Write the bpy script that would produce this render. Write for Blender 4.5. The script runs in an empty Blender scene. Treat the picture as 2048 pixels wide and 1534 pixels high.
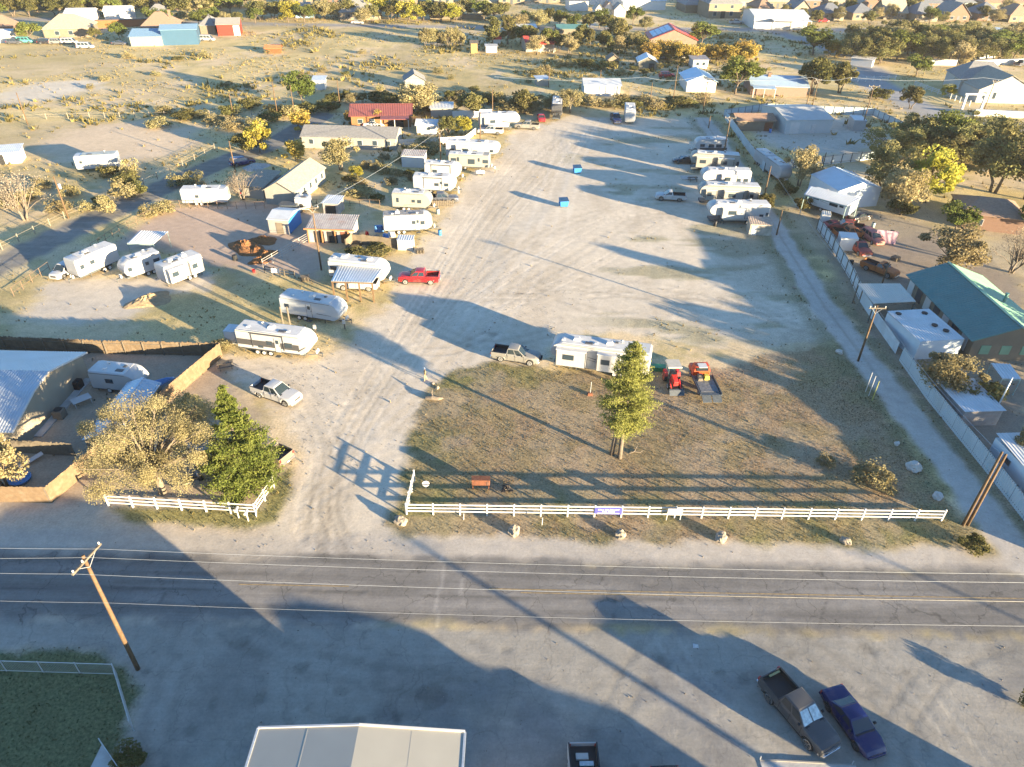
import bpy, math, random
import numpy as np
from mathutils import Vector, Matrix
R = math.radians
random.seed(7); RNG = np.random.default_rng(7)
S = bpy.context.scene
C = S.collection
# ------------------------------------------------------------------ camera
CAM_F, CAM_P, CAM_H, CAM_A = 1421.0, R(35), 47.0, R(1.045)
cam = bpy.data.cameras.new('camera'); cam.lens = 36 * CAM_F / 2048; cam.sensor_width = 36
cam.clip_start = 1; cam.clip_end = 3000
co = bpy.data.objects.new('camera', cam); C.objects.link(co)
co.matrix_world = Matrix.Translation((0, 0, CAM_H)) @ Matrix.Rotation(R(90) - CAM_P, 4, 'X') @ Matrix.Rotation(CAM_A, 4, 'Z')
S.camera = co
# ------------------------------------------------------------------ light
SUN_EL, SHADOW_AZ = R(7.5), R(36)          # shadows run this far up from -X
sun_dir = Vector((math.cos(SHADOW_AZ) * math.cos(SUN_EL), -math.sin(SHADOW_AZ) * math.cos(SUN_EL), math.sin(SUN_EL)))
w = bpy.data.worlds.new('World'); S.world = w; w.use_nodes = True
nt = w.node_tree; bg = nt.nodes['Background']
sky = nt.nodes.new('ShaderNodeTexSky'); sky.sky_type = 'NISHITA'; sky.sun_disc = False
sky.sun_elevation = SUN_EL; sky.sun_rotation = math.atan2(sun_dir.x, sun_dir.y)
sky.altitude = 800; sky.air_density = 1.0; sky.dust_density = 0.4; sky.ozone_density = 3.4
nt.links.new(sky.outputs[0], bg.inputs[0]); bg.inputs[1].default_value = 0.088
sl = bpy.data.lights.new('sun', 'SUN'); sl.energy = 5.0; sl.angle = R(0.5); sl.color = (1.0, 0.80, 0.50)
so = bpy.data.objects.new('sun', sl); C.objects.link(so)
so.rotation_euler = sun_dir.to_track_quat('Z', 'Y').to_euler(); so.location = (0, 0, 80)
S.view_settings.view_transform = 'Standard'; S.view_settings.look = 'None'
S.view_settings.gamma = 1.0; S.view_settings.use_curve_mapping = False
S.view_settings.exposure = 2.7
# ------------------------------------------------------------------ pixel of the photograph <-> place on the ground
cA, sA, cP, sP = math.cos(CAM_A), math.sin(CAM_A), math.cos(CAM_P), math.sin(CAM_P)
def g(x, y, z=0.0):
    dx, dy = x - 1024, y - 767
    u = (dx * cA + dy * sA) / CAM_F; v = (-dx * sA + dy * cA) / CAM_F
    t = (z - CAM_H) / (-sP - v * cP)
    return Vector((u * t, (cP - v * sP) * t, z))
def zat(x, y, Y):
    dx, dy = x - 1024, y - 767
    u = (dx * cA + dy * sA) / CAM_F; v = (-dx * sA + dy * cA) / CAM_F
    return CAM_H + (-sP - v * cP) * Y / (cP - v * sP)
def frame(pa, pb):
    """two ground pixels, left and right end of a near side -> base point, heading, length (local y runs away from the camera)"""
    a, b = g(*pa), g(*pb); d = b - a
    return (a + b) / 2, math.atan2(d.y, d.x), d.length
# ------------------------------------------------------------------ objects
def link(name, data, parent=None):
    o = bpy.data.objects.new(name, data); C.objects.link(o)
    if parent is not None: o.parent = parent
    return o
def tag(o, label, cat, group=None):
    o['label'] = label; o['category'] = cat
    if group: o['group'] = group
    return o
def thing(name, label, cat, loc=(0, 0, 0), rz=0.0, group=None):
    o = link(name, None); o.location = loc; o.rotation_euler = (0, 0, rz); o.empty_display_size = 0.3
    return tag(o, label, cat, group)
def copy_tree(o, parent=None):
    c = o.copy(); C.objects.link(c); c.parent = parent
    for ch in o.children: copy_tree(ch, c)
    return c
class MB:
    def __init__(s): s.v = []; s.f = []
    def quad(s, a, b, c, d):
        i = len(s.v); s.v += [tuple(a), tuple(b), tuple(c), tuple(d)]; s.f.append((i, i+1, i+2, i+3)); return s
    def poly(s, pts):
        i = len(s.v); s.v += [tuple(p) for p in pts]; s.f.append(tuple(range(i, i+len(pts)))); return s
    def box(s, x0, x1, y0, y1, z0, z1):
        i = len(s.v)
        s.v += [(x0,y0,z0),(x1,y0,z0),(x1,y1,z0),(x0,y1,z0),(x0,y0,z1),(x1,y0,z1),(x1,y1,z1),(x0,y1,z1)]
        s.f += [(i,i+3,i+2,i+1),(i+4,i+5,i+6,i+7),(i,i+1,i+5,i+4),(i+1,i+2,i+6,i+5),(i+2,i+3,i+7,i+6),(i+3,i,i+4,i+7)]; return s
    def hexa(s, b, t):
        """bottom 4, top 4 points"""
        i = len(s.v); s.v += [tuple(p) for p in b] + [tuple(p) for p in t]
        s.f += [(i,i+3,i+2,i+1),(i+4,i+5,i+6,i+7),(i,i+1,i+5,i+4),(i+1,i+2,i+6,i+5),(i+2,i+3,i+7,i+6),(i+3,i,i+4,i+7)]; return s
    def taper(s, x0, x1, y0, y1, z0, z1, k):
        return s.hexa([(x0,y0,z0),(x1,y0,z0),(x1,y1,z0),(x0,y1,z0)], [(x0+k,y0+k,z1),(x1-k,y0+k,z1),(x1-k,y1-k,z1),(x0+k,y1-k,z1)])
    def bar(s, p, q, wd, ht=None):
        """square bar between two points"""
        p, q = Vector(p), Vector(q); ht = ht or wd; d = (q - p).normalized()
        up = Vector((0, 0, 1)) if abs(d.z) < .9 else Vector((0, 1, 0))
        a = d.cross(up).normalized() * wd / 2; b = a.cross(d).normalized() * ht / 2
        return s.hexa([p-a-b, p+a-b, q+a-b, q-a-b], [p-a+b, p+a+b, q+a+b, q-a+b])
    def tube(s, pts, rad, n=6, cap=True):
        pts = [Vector(p) for p in pts]; i0 = len(s.v); m = len(pts)
        if not hasattr(rad, '__len__'): rad = [rad] * m
        for k, p in enumerate(pts):
            d = (pts[min(k+1, m-1)] - pts[max(k-1, 0)])
            d = d.normalized() if d.length > 1e-6 else Vector((0, 0, 1))
            up = Vector((0, 0, 1)) if abs(d.z) < .95 else Vector((1, 0, 0))
            a = d.cross(up).normalized(); b = d.cross(a)
            for j in range(n):
                t = 2 * math.pi * j / n; s.v.append(tuple(p + (a * math.cos(t) + b * math.sin(t)) * rad[k]))
        for k in range(m - 1):
            for j in range(n):
                A = i0 + k*n + j; B = i0 + k*n + (j+1) % n; s.f.append((A, A+n, B+n, B))
        if cap:
            s.f.append(tuple(range(i0, i0+n))); s.f.append(tuple(reversed(range(i0+(m-1)*n, i0+m*n))))
        return s
    def lathe(s, prof, c=(0, 0, 0), n=16, axis='Z'):
        """prof: (radius, height)"""
        i0 = len(s.v); m = len(prof)
        for r, h in prof:
            for j in range(n):
                t = 2 * math.pi * j / n; a, b = r * math.cos(t), r * math.sin(t)
                p = (a, b, h) if axis == 'Z' else (a, h, b) if axis == 'Y' else (h, a, b)
                s.v.append((p[0]+c[0], p[1]+c[1], p[2]+c[2]))
        for k in range(m - 1):
            for j in range(n):
                A = i0 + k*n + j; B = i0 + k*n + (j+1) % n; s.f.append((A, B, B+n, A+n))
        s.f.append(tuple(range(i0, i0+n))); s.f.append(tuple(range(i0+(m-1)*n, i0+m*n)))
        return s
    def prism(s, prof, y0, y1, ch=0.0):
        """(x,z) outline pushed along y, ch rounds its long edges"""
        cx = sum(p[0] for p in prof)/len(prof); cz = sum(p[1] for p in prof)/len(prof)
        def ring(y, k):
            i = len(s.v)
            for x, z in prof:
                dx, dz = x-cx, z-cz; l = math.hypot(dx, dz) or 1
                s.v.append((x - dx/l*k, y, z - dz/l*k))
            return i
        n = len(prof)
        rs = [ring(y0, ch), ring(y0+ch, 0), ring(y1-ch, 0), ring(y1, ch)] if ch else [ring(y0, 0), ring(y1, 0)]
        for a, b in zip(rs, rs[1:]):
            for j in range(n): s.f.append((a+j, a+(j+1) % n, b+(j+1) % n, b+j))
        s.f.append(tuple(range(rs[0], rs[0]+n))); s.f.append(tuple(reversed(range(rs[-1], rs[-1]+n))))
        return s
    def ribbed(s, a, b, c, d, pitch=.3, h=.03, th=.02):
        """metal sheet a-b (low edge) c-d (high edge, d over a), ribs run a->d"""
        a, b, c, d = map(Vector, (a, b, c, d)); L = (b-a).length; n = max(2, int(L/pitch)); nv = (b-a).cross(d-a).normalized()
        if nv.z < 0: nv = -nv
        us = []
        for k in range(n):
            us += [(k/n, 0), ((k+.62)/n, 0), ((k+.74)/n, h), ((k+.88)/n, h)]
        us.append((1, 0)); i = len(s.v)
        for u, hh in us:
            p, q = a.lerp(b, u), d.lerp(c, u)
            s.v += [tuple(p+nv*hh), tuple(q+nv*hh)]
        for k in range(len(us)-1): s.f.append((i+2*k, i+2*k+2, i+2*k+3, i+2*k+1))
        s.hexa([a-nv*(th+.01), b-nv*(th+.01), c-nv*(th+.01), d-nv*(th+.01)], [a-nv*.006, b-nv*.006, c-nv*.006, d-nv*.006]); return s
    def build(s, name, mat, parent=None, smooth=False, bevel=0):
        me = bpy.data.meshes.new(name); me.from_pydata(s.v, [], s.f); me.materials.append(mat)
        import bmesh
        bm = bmesh.new(); bm.from_mesh(me); bmesh.ops.recalc_face_normals(bm, faces=bm.faces); bm.to_mesh(me); bm.free()
        if smooth: me.polygons.foreach_set('use_smooth', [True]*len(me.polygons))
        o = link(name, me, parent)
        if bevel:
            m = o.modifiers.new('bevel', 'BEVEL'); m.width = bevel; m.segments = 2; m.limit_method = 'ANGLE'; m.angle_limit = R(40)
        return o
def box(name, mat, parent, *b, **k): return MB().box(*b).build(name, mat, parent, **k)
# ------------------------------------------------------------------ materials
MATS = {}
def M(name, col, rough=.6, var=.12, scale=2.0, bump=0.0, metal=0.0, spec=.4, dirt=None, dirt_amt=.3):
    """plain material with mottled colour and optional weathering stains"""
    if name in MATS: return MATS[name]
    m = bpy.data.materials.new(name); m.use_nodes = True; t = m.node_tree; N = t.nodes; Lk = t.links.new
    b = N['Principled BSDF']; b.inputs['Roughness'].default_value = rough; b.inputs['Metallic'].default_value = metal
    b.inputs['Specular IOR Level'].default_value = spec
    tc = N.new('ShaderNodeTexCoord'); nz = N.new('ShaderNodeTexNoise'); nz.inputs['Scale'].default_value = scale; nz.inputs['Detail'].default_value = 5
    Lk(tc.outputs['Object'], nz.inputs['Vector'])
    mr = N.new('ShaderNodeMapRange'); mr.inputs['From Min'].default_value = .3; mr.inputs['From Max'].default_value = .7
    mr.inputs['To Min'].default_value = 1-var; mr.inputs['To Max'].default_value = 1+var*.6; Lk(nz.outputs['Fac'], mr.inputs['Value'])
    mx = N.new('ShaderNodeVectorMath'); mx.operation = 'SCALE'; mx.inputs[0].default_value = col; Lk(mr.outputs[0], mx.inputs['Scale'])
    out = mx.outputs[0]
    if dirt:
        n2 = N.new('ShaderNodeTexNoise'); n2.inputs['Scale'].default_value = scale*.55; n2.inputs['Detail'].default_value = 7; n2.inputs['Roughness'].default_value = .65
        Lk(tc.outputs['Object'], n2.inputs['Vector'])
        r2 = N.new('ShaderNodeMapRange'); r2.inputs['From Min'].default_value = .5; r2.inputs['From Max'].default_value = .75; r2.inputs['To Max'].default_value = dirt_amt
        Lk(n2.outputs['Fac'], r2.inputs['Value'])
        mm = N.new('ShaderNodeMix'); mm.data_type = 'RGBA'; Lk(r2.outputs[0], mm.inputs[0]); Lk(out, mm.inputs[6]); mm.inputs[7].default_value = (*dirt, 1)
        out = mm.outputs[2]
    Lk(out, b.inputs['Base Color'])
    if bump:
        n3 = N.new('ShaderNodeTexNoise'); n3.inputs['Scale'].default_value = scale*6; n3.inputs['Detail'].default_value = 4; Lk(tc.outputs['Object'], n3.inputs['Vector'])
        bp = N.new('ShaderNodeBump'); bp.inputs['Strength'].default_value = bump; bp.inputs['Distance'].default_value = .05
        Lk(n3.outputs['Fac'], bp.inputs['Height']); Lk(bp.outputs[0], b.inputs['Normal'])
    MATS[name] = m; return m
def paint(name, col, rough=.28): 
    m = M(name, col, rough, .05, 1.5, 0, 0, .5, (.34, .28, .21), .16); return m
def foliage(name, col, col2, tr=.35):
    """leaf colour from a per-leaf value; second colour on part of the leaves"""
    m = bpy.data.materials.new(name); m.use_nodes = True; t = m.node_tree; N = t.nodes; Lk = t.links.new
    N.remove(N['Principled BSDF']); at = N.new('ShaderNodeAttribute'); at.attribute_name = 'lv'
    oi = N.new('ShaderNodeObjectInfo')
    mm = N.new('ShaderNodeMix'); mm.data_type = 'RGBA'; Lk(at.outputs['Fac'], mm.inputs[0]); mm.inputs[6].default_value = (*col, 1); mm.inputs[7].default_value = (*col2, 1)
    hs = N.new('ShaderNodeHueSaturation'); Lk(mm.outputs[2], hs.inputs['Color'])
    mr = N.new('ShaderNodeMapRange'); mr.inputs['To Min'].default_value = .488; mr.inputs['To Max'].default_value = .515; Lk(oi.outputs['Random'], mr.inputs['Value']); Lk(mr.outputs[0], hs.inputs['Hue'])
    m2 = N.new('ShaderNodeMapRange'); m2.inputs['To Min'].default_value = .75; m2.inputs['To Max'].default_value = 1.2
    ml = N.new('ShaderNodeMath'); ml.operation = 'FRACT'; m3 = N.new('ShaderNodeMath'); m3.operation = 'MULTIPLY'; m3.inputs[1].default_value = 7.3
    Lk(oi.outputs['Random'], m3.inputs[0]); Lk(m3.outputs[0], ml.inputs[0]); Lk(ml.outputs[0], m2.inputs['Value']); Lk(m2.outputs[0], hs.inputs['Value'])
    d = N.new('ShaderNodeBsdfDiffuse'); tl = N.new('ShaderNodeBsdfTranslucent'); ms = N.new('ShaderNodeMixShader'); ms.inputs[0].default_value = tr
    Lk(hs.outputs[0], d.inputs[0]); Lk(hs.outputs[0], tl.inputs[0]); Lk(d.outputs[0], ms.inputs[1]); Lk(tl.outputs[0], ms.inputs[2])
    Lk(ms.outputs[0], N['Material Output'].inputs[0]); MATS[name] = m; return m
def glass(name, col=(.03, .045, .06)):
    return M(name, col, .08, .02, 1, 0, 0, .6)
WHITE = M('white_paint', (.48, .47, .455), .45, .06, 1.2, dirt=(.45, .40, .33), dirt_amt=.3)
RVWHITE = M('trailer_white', (.36, .36, .36), .4, .05, .8, dirt=(.26, .235, .2), dirt_amt=.3)
RVROOF = M('trailer_roof', (.50, .49, .47), .7, .12, 1.0, dirt=(.3, .28, .25), dirt_amt=.5)
RVCREAM = M('trailer_cream', (.255, .245, .22), .5, .06, .8, dirt=(.2, .18, .15), dirt_amt=.3)
RVGREY = M('trailer_grey', (.055, .055, .058), .5, .06, 1)
RVDARK = M('trailer_dark_trim', (.05, .05, .055), .5, .1, 2)
GLASS = glass('window_glass'); AUTOGLASS = glass('car_glass', (.02, .03, .035))
TYRE = M('tyre', (.022, .022, .022), .85, .2, 6); RIM = M('rim', (.5, .5, .5), .3, .1, 4, metal=.7); STEELRIM = M('steel_rim', (.45, .44, .42), .5, .1, 4)
CHROME = M('chrome', (.6, .6, .6), .2, .05, 3, metal=.9); BLACKPL = M('black_plastic', (.02, .02, .022), .6, .1, 3)
HEADL = M('headlight', (.6, .62, .62), .15, .03, 3); TAILL = M('tail_light', (.35, .02, .02), .3, .05, 3)
TIN = M('tin_sheet', (.52, .54, .55), .42, .14, .7, metal=.35, dirt=(.33, .27, .2), dirt_amt=.35)
TINWHITE = M('white_tin', (.50, .51, .51), .5, .1, .6, dirt=(.4, .35, .28), dirt_amt=.35)
TINRUST = M('rusty_tin', (.36, .33, .31), .6, .3, .9, metal=.2, dirt=(.25, .12, .06), dirt_amt=.8)
RUST = M('rust', (.15, .055, .028), .8, .35, 4, bump=.3)
POLEWOOD = M('pole_wood', (.115, .07, .036), .85, .25, 3, bump=.3); GREYWOOD = M('grey_wood', (.13, .108, .082), .9, .25, 4, bump=.3)
CEDAR = M('cedar_boards', (.145, .098, .058), .85, .2, 2.5, bump=.2, dirt=(.26, .2, .14), dirt_amt=.5)
STEEL = M('steel_pipe', (.26, .36, .35), .5, .2, 4, metal=.3, dirt=(.28, .14, .07), dirt_amt=.5)
GALV = M('galvanised', (.5, .52, .53), .45, .15, 5, metal=.5); WIRE = M('wire', (.30, .32, .34), .5, .05, 3, metal=.2)
DARKSTEEL = M('dark_steel', (.06, .07, .08), .5, .2, 4); CONCRETE = M('concrete', (.40, .38, .35), .85, .18, 1.2, bump=.2, dirt=(.25, .22, .18), dirt_amt=.4)
SHINGLE = M('tan_shingles', (.30, .26, .20), .9, .22, 2.5, bump=.4); SHINGLEGREY = M('grey_shingles', (.20, .195, .19), .9, .22, 2.5, bump=.4)
SHINGLEBROWN = M('brown_shingles', (.25, .16, .11), .9, .2, 2.5, bump=.4); SIDING = M('pale_siding', (.24, .23, .205), .7, .06, .8, dirt=(.42, .36, .28), dirt_amt=.3)
TAN = M('tan_wall', (.16, .13, .095), .8, .08, .8, dirt=(.33, .27, .2), dirt_amt=.3); BRICK = M('brick_wall', (.17, .10, .07), .85, .15, 4, bump=.2)
STONE = M('limestone', (.24, .205, .16), .9, .2, 2.5, bump=.6, dirt=(.3, .25, .19), dirt_amt=.5)
BARK = M('bark', (.13, .1, .075), .95, .3, 5, bump=.6); PALEBARK = M('pale_bark', (.16, .13, .1), .95, .25, 4, bump=.5)
BLUE = M('blue_plastic', (.03, .17, .42), .45, .1, 2); BLUETARP = M('blue_tarp', (.05, .16, .36), .5, .2, 2, bump=.2)
GREENMETAL = M('green_metal', (.065, .165, .155), .45, .12, .7, dirt=(.08, .12, .11), dirt_amt=.4)
# ================================================================== the ground
_T = np.random.default_rng(3).random((256, 256))
def vnoise(x, y, sc, sd=0):
    x = x*sc + sd*17.3; y = y*sc + sd*9.1
    xi = np.floor(x).astype(int); yi = np.floor(y).astype(int); fx = x-xi; fy = y-yi
    fx = fx*fx*(3-2*fx); fy = fy*fy*(3-2*fy)
    a = _T[xi & 255, yi & 255]; b = _T[(xi+1) & 255, yi & 255]; c = _T[xi & 255, (yi+1) & 255]; d = _T[(xi+1) & 255, (yi+1) & 255]
    return (a*(1-fx)+b*fx)*(1-fy) + (c*(1-fx)+d*fx)*fy
def fbm(x, y, sc, sd=0, o=4):
    r = 0; a = .5; n = 0
    for k in range(o): r = r + a*vnoise(x, y, sc*2**k, sd+k*3); n += a; a *= .55
    return r/n
def line_d(X, Y, pts):
    d = np.full(X.shape, 1e9)
    for p, q in zip(pts, pts[1:]):
        ax, ay = p[0], p[1]; bx, by = q[0]-ax, q[1]-ay; l = bx*bx+by*by+1e-9
        t = np.clip(((X-ax)*bx+(Y-ay)*by)/l, 0, 1); d = np.minimum(d, np.hypot(X-ax-t*bx, Y-ay-t*by))
    return d
def poly_sd(X, Y, pts):
    """+ inside, metres"""
    ins = np.zeros(X.shape, bool); n = len(pts)
    for i in range(n):
        x1, y1 = pts[i][0], pts[i][1]; x2, y2 = pts[(i+1) % n][0], pts[(i+1) % n][1]
        c = ((y1 > Y) != (y2 > Y)); xs = (x2-x1)*(Y-y1)/((y2-y1) if abs(y2-y1) > 1e-9 else 1e-9)+x1
        ins ^= c & (X < xs)
    d = line_d(X, Y, list(pts)+[pts[0]]); return np.where(ins, d, -d)
def sst(a, b, x):
    t = np.clip((x-a)/(b-a), 0, 1); return t*t*(3-2*t)
def PX(l): return [g(x, y) for x, y in l]
xs = np.arange(-50, 50.01, .27); o = []; s_ = .27; x = 50
while x < 900: s_ *= 1.045; x += s_; o.append(x)
xs = np.concatenate([-np.array(o[::-1]), xs, np.array(o)])
ys = list(np.arange(-150, 20, 5.0)) + list(np.arange(20, 74, .24)); s_ = .24; y = ys[-1]
while y < 1300: s_ *= 1.0125; y += s_; ys.append(y)
ys = np.array(ys); GX, GY = np.meshgrid(xs, ys); nx, ny = len(xs), len(ys)
LOT = PX([(470,1118),(545,1075),(592,985),(603,905),(585,850),(530,775),(470,745),(455,715),(560,722),(650,718),(715,690),(745,640),(800,606),(800,560),(830,500),(880,455),(915,400),(928,370),(960,335),(1000,318),(1015,292),(1030,262),(1085,250),(1140,232),(1260,238),(1400,236),(1436,245),(1480,330),(1545,440),(1610,540),(1680,640),(1700,668),(1560,690),(1420,690),(1310,668),(1180,662),(1110,672),(1080,728),(985,728),(915,742),(862,785),(838,850),(822,920),(800,1000),(772,1045),(800,1082),(840,1118)])
LAWN = PX([(768,1050),(800,1000),(815,920),(828,850),(853,790),(905,745),(985,728),(1090,742),(1300,752),(1440,735),(1560,700),(1690,690),(1745,775),(1800,860),(1850,940),(1905,1010),(1960,1080),(1975,1102),(1800,1092),(1500,1088),(1100,1092),(850,1085)])
LANE = PX([(1405,238),(1470,330),(1528,420),(1590,520),(1650,615),(1735,725),(1815,830),(1910,945),(1985,1040),(2050,1130)])
SIDEST = [g(x, y) for x, y in [(-260,640),(-60,556),(60,500),(190,437),(335,370),(440,326),(520,298),(575,272),(640,232)]]
VERGE_L = PX([(222,1018),(360,1010),(520,1020),(548,950),(590,925),(585,985),(550,1040),(500,1056),(380,1052),(250,1045)])
YARD_BL = PX([(-200,1292),(210,1292),(262,1330),(290,1385),(262,1440),(240,1500),(215,1560),(-200,1560)])
CORRAL = PX([(205,500),(345,412),(530,400),(640,430),(640,560),(520,540),(420,530),(340,505)])
TRIO = PX([(40,640),(95,565),(140,555),(420,545),(420,580),(330,585),(250,640),(140,650)])
BARE = PX([(60,300),(130,258),(260,240),(400,252),(395,292),(280,330),(120,330)])
POND = PX([(-10,190),(60,165),(205,158),(205,175),(100,200),(0,205)])
PAV_R = PX([(1690,130),(1760,150),(1850,205),(1960,240),(2060,245),(2060,275),(1960,262),(1830,232),(1740,185),(1680,150)])
YARD_R = PX([(1620,400),(1760,420),(1900,470),(2048,560),(2100,1100),(1990,1020),(1840,840),(1700,650)])
ENCL = PX([(1480,250),(1700,235),(1800,285),(1690,310),(1560,300)])
n1 = fbm(GX, GY, .35, 1); n2 = fbm(GX, GY, .09, 2); n3 = fbm(GX, GY, 1.1, 5, 3); n4 = fbm(GX, GY, .03, 8)
def col(c): return np.array(c)[None, None, :]
def mix(A, B, m): return A*(1-m[..., None]) + B*m[..., None]
# dry field: straw, pale soil and olive brush
K = mix(np.broadcast_to(col((.54, .415, .20)), GX.shape+(3,)), col((.57, .44, .27)), sst(.42, .66, n2))
K = mix(K, col((.36, .295, .125)), sst(.48, .7, n1)*.7)
K = mix(K, col((.30, .24, .12)), sst(.5, .7, n4)*.5)
GR = np.full(GX.shape, .75) - .4*sst(.5, .66, n2)
def put(sd, w, c, gr, jit=1.2, amt=1.0):
    global K, GR
    m = sst(-w, w, sd + (n1-.5)*jit*4 + (n3-.5)*jit*2)*amt
    K = mix(K, np.broadcast_to(c, K.shape), m); GR = GR*(1-m) + gr*m
    return m
put(poly_sd(GX, GY, BARE), 4, col((.54, .42, .29)), .1, 2); put(poly_sd(GX, GY, POND), 3, col((.54, .47, .37)), .1, 1.5)
put(poly_sd(GX, GY, YARD_R), 2, col((.26, .21, .16)), .25, 1); put(poly_sd(GX, GY, ENCL), 2, col((.48, .42, .34)), .1, 1)
put(poly_sd(GX, GY, PAV_R), 1, col((.30, .29, .28)), 0, .4)
put(poly_sd(GX, GY, CORRAL), 1.5, col((.42, .31, .23)), .05, .8); put(poly_sd(GX, GY, TRIO), 1.5, col((.50, .43, .34)), .1, .8)
left_near = sst(56, 48, GY)*sst(-8, -12, GX)
put((left_near-.5)*6, 2, col((.46, .38, .29)), .15, .6)
yards = poly_sd(GX, GY, PX([(-60,680),(440,690),(450,740),(560,900),(560,960),(520,1015),(230,1005),(-60,1000)]))
put(yards, 1.5, col((.36, .28, .20)), .25, .6)
lot = put(poly_sd(GX, GY, LOT), 1.3, col((.55, .475, .375)), .03, .8)
lotc = mix(np.broadcast_to(col((.555, .47, .36)), K.shape), col((.49, .405, .30)), sst(.45, .7, fbm(GX*1.0, GY*.35, .22, 12)))
# weeds and bare stripes between the pitches, and worn wheel tracks down the lot
K = mix(K, lotc, lot*.8)
wd = lot*sst(.56, .68, fbm(GX*.45, GY*1.6, .16, 21))*sst(4, 20, GX)*.75
K = mix(K, col((.28, .25, .15)), wd); GR = np.maximum(GR, wd*.8)
for off in (-1.2, .7, 3.0, 5.2):
    tr = [(-22+off*.6, 45), (-13+off*.8, 62), (-6+off, 80), (3+off, 110), (9+off, 150), (16+off, 185)]
    m = lot*sst(.55, .15, line_d(GX, GY, tr)+(n3-.5)*.4)*.35
    K = mix(K, np.broadcast_to(col((.62, .54, .44)), K.shape), m)
right_dirt = sst(20, 44, GX)*sst(62, 74, GY)*sst(150, 120, GY)*sst(.4, .6, n2+.1*(n1-.5))
K = mix(K, col((.30, .25, .17)), right_dirt*.55); GR = np.maximum(GR, right_dirt*.5)
lawn = put(poly_sd(GX, GY, LAWN), .8, col((.29, .205, .12)), .95, .5)
green = lawn*np.clip(sst(.42, .62, n1)*.32 + .6*sst(52, 46, GY)*sst(.38, .6, n2+.3*(n1-.5)) + .55*sst(64, 68.5, GY)*sst(16, 2, GX) + .5*sst(-2, -9, GX+(n2-.5)*9), 0, 1)
K = mix(K, np.broadcast_to(col((.2, .185, .068)), K.shape), green*.85)
pale = lawn*sst(.52, .64, fbm(GX, GY, .2, 31))*.5; K = mix(K, col((.34, .26, .175)), pale); GR = GR*(1-pale*.6)
vg = put(poly_sd(GX, GY, VERGE_L), .6, col((.23, .205, .085)), .9, .3)
yb = put(poly_sd(GX, GY, YARD_BL), .6, col((.115, .125, .06)), 1.0, .4)
strip = sst(52, 47, np.abs(GX))*0
# shoulders, forecourt
edge = (n1-.5)*3.0 + (n2-.5)*1.5
sh = sst(44.0, 42.6, GY + edge*.7)*sst(40, 41, GY)
K = mix(K, np.broadcast_to(col((.43, .375, .31)), K.shape), sh); GR *= (1-sh)
fore = sst(34.6, 33.6, GY + (n3-.5)*1.2)*(1-sst(-.6, .6, poly_sd(GX, GY, YARD_BL)+(n1-.5)*1.6))
fc = mix(np.broadcast_to(col((.29, .265, .225)), K.shape), col((.235, .215, .185)), sst(.47, .66, fbm(GX, GY, .17, 41)))
fc = mix(fc, col((.19, .18, .17)), sst(.58, .68, fbm(GX, GY*1.3, .12, 44))*.6)
K = mix(K, fc, fore); GR *= (1-fore)
# asphalt
def asph(Kc, m, base):
    a = mix(np.broadcast_to(col(base), Kc.shape), col(tuple(b*1.35 for b in base)), sst(.4, .7, fbm(GX*.12, GY*2.2, .5, 51)))
    return mix(Kc, a, m)
ry = GY - 37.55
dust = sst(2.6, 3.9, np.abs(ry) + (n1-.5)*1.6 + (n3-.5)*.7 - .45*sst(8, 0, np.abs(GX+13))*(ry > 0))
road = sst(4.1, 3.5, np.abs(ry) + (n1-.5)*.5)
K = asph(K, road*(1-dust*.75), (.165, .152, .138)); GR *= (1-road)
seal = road*np.exp(-((ry-.35)/.3)**2)*.0
sd_s = line_d(GX, GY, SIDEST); ss = sst(3.5, 3.0, sd_s + (n1-.5)*.5); K = asph(K, ss*.92, (.165, .158, .148)); GR *= (1-ss)
shs = sst(5.2, 3.4, sd_s + (n1-.5)*2)*(1-ss); K = mix(K, np.broadcast_to(col((.44, .37, .25)), K.shape), shs*.5)
ld = line_d(GX, GY, LANE); lane = sst(2.3, 1.3, ld + (n1-.5)*1.3)
K = mix(K, mix(np.broadcast_to(col((.43, .385, .33)), K.shape), col((.32, .28, .22)), sst(.35, .0, ld)*.8*sst(60, 80, GY)), lane); GR *= (1-lane)
lv_ = sst(5.5, 2.6, ld)*(1-lane)*sst(43, 47, GY); K = mix(K, np.broadcast_to(col((.17, .165, .085)), K.shape), lv_*.6*sst(.38, .6, n1+.12)); GR = np.maximum(GR, lv_*.9)
# paved roads among the far houses
for ln, wd_, c in (([(-400, 322), (-120, 316), (20, 318), (160, 330), (420, 352)], 4.2, (.30, .28, .26)), (PX([(1180,46),(1165,60)]), 3, (.36, .33, .3)), (PX([(1540,60),(1700,110),(1760,150)]), 4, (.28, .27, .26))):
    m = sst(wd_+1, wd_-1, line_d(GX, GY, ln)); K = mix(K, np.broadcast_to(col(c), K.shape), m); GR *= (1-m)
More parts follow.
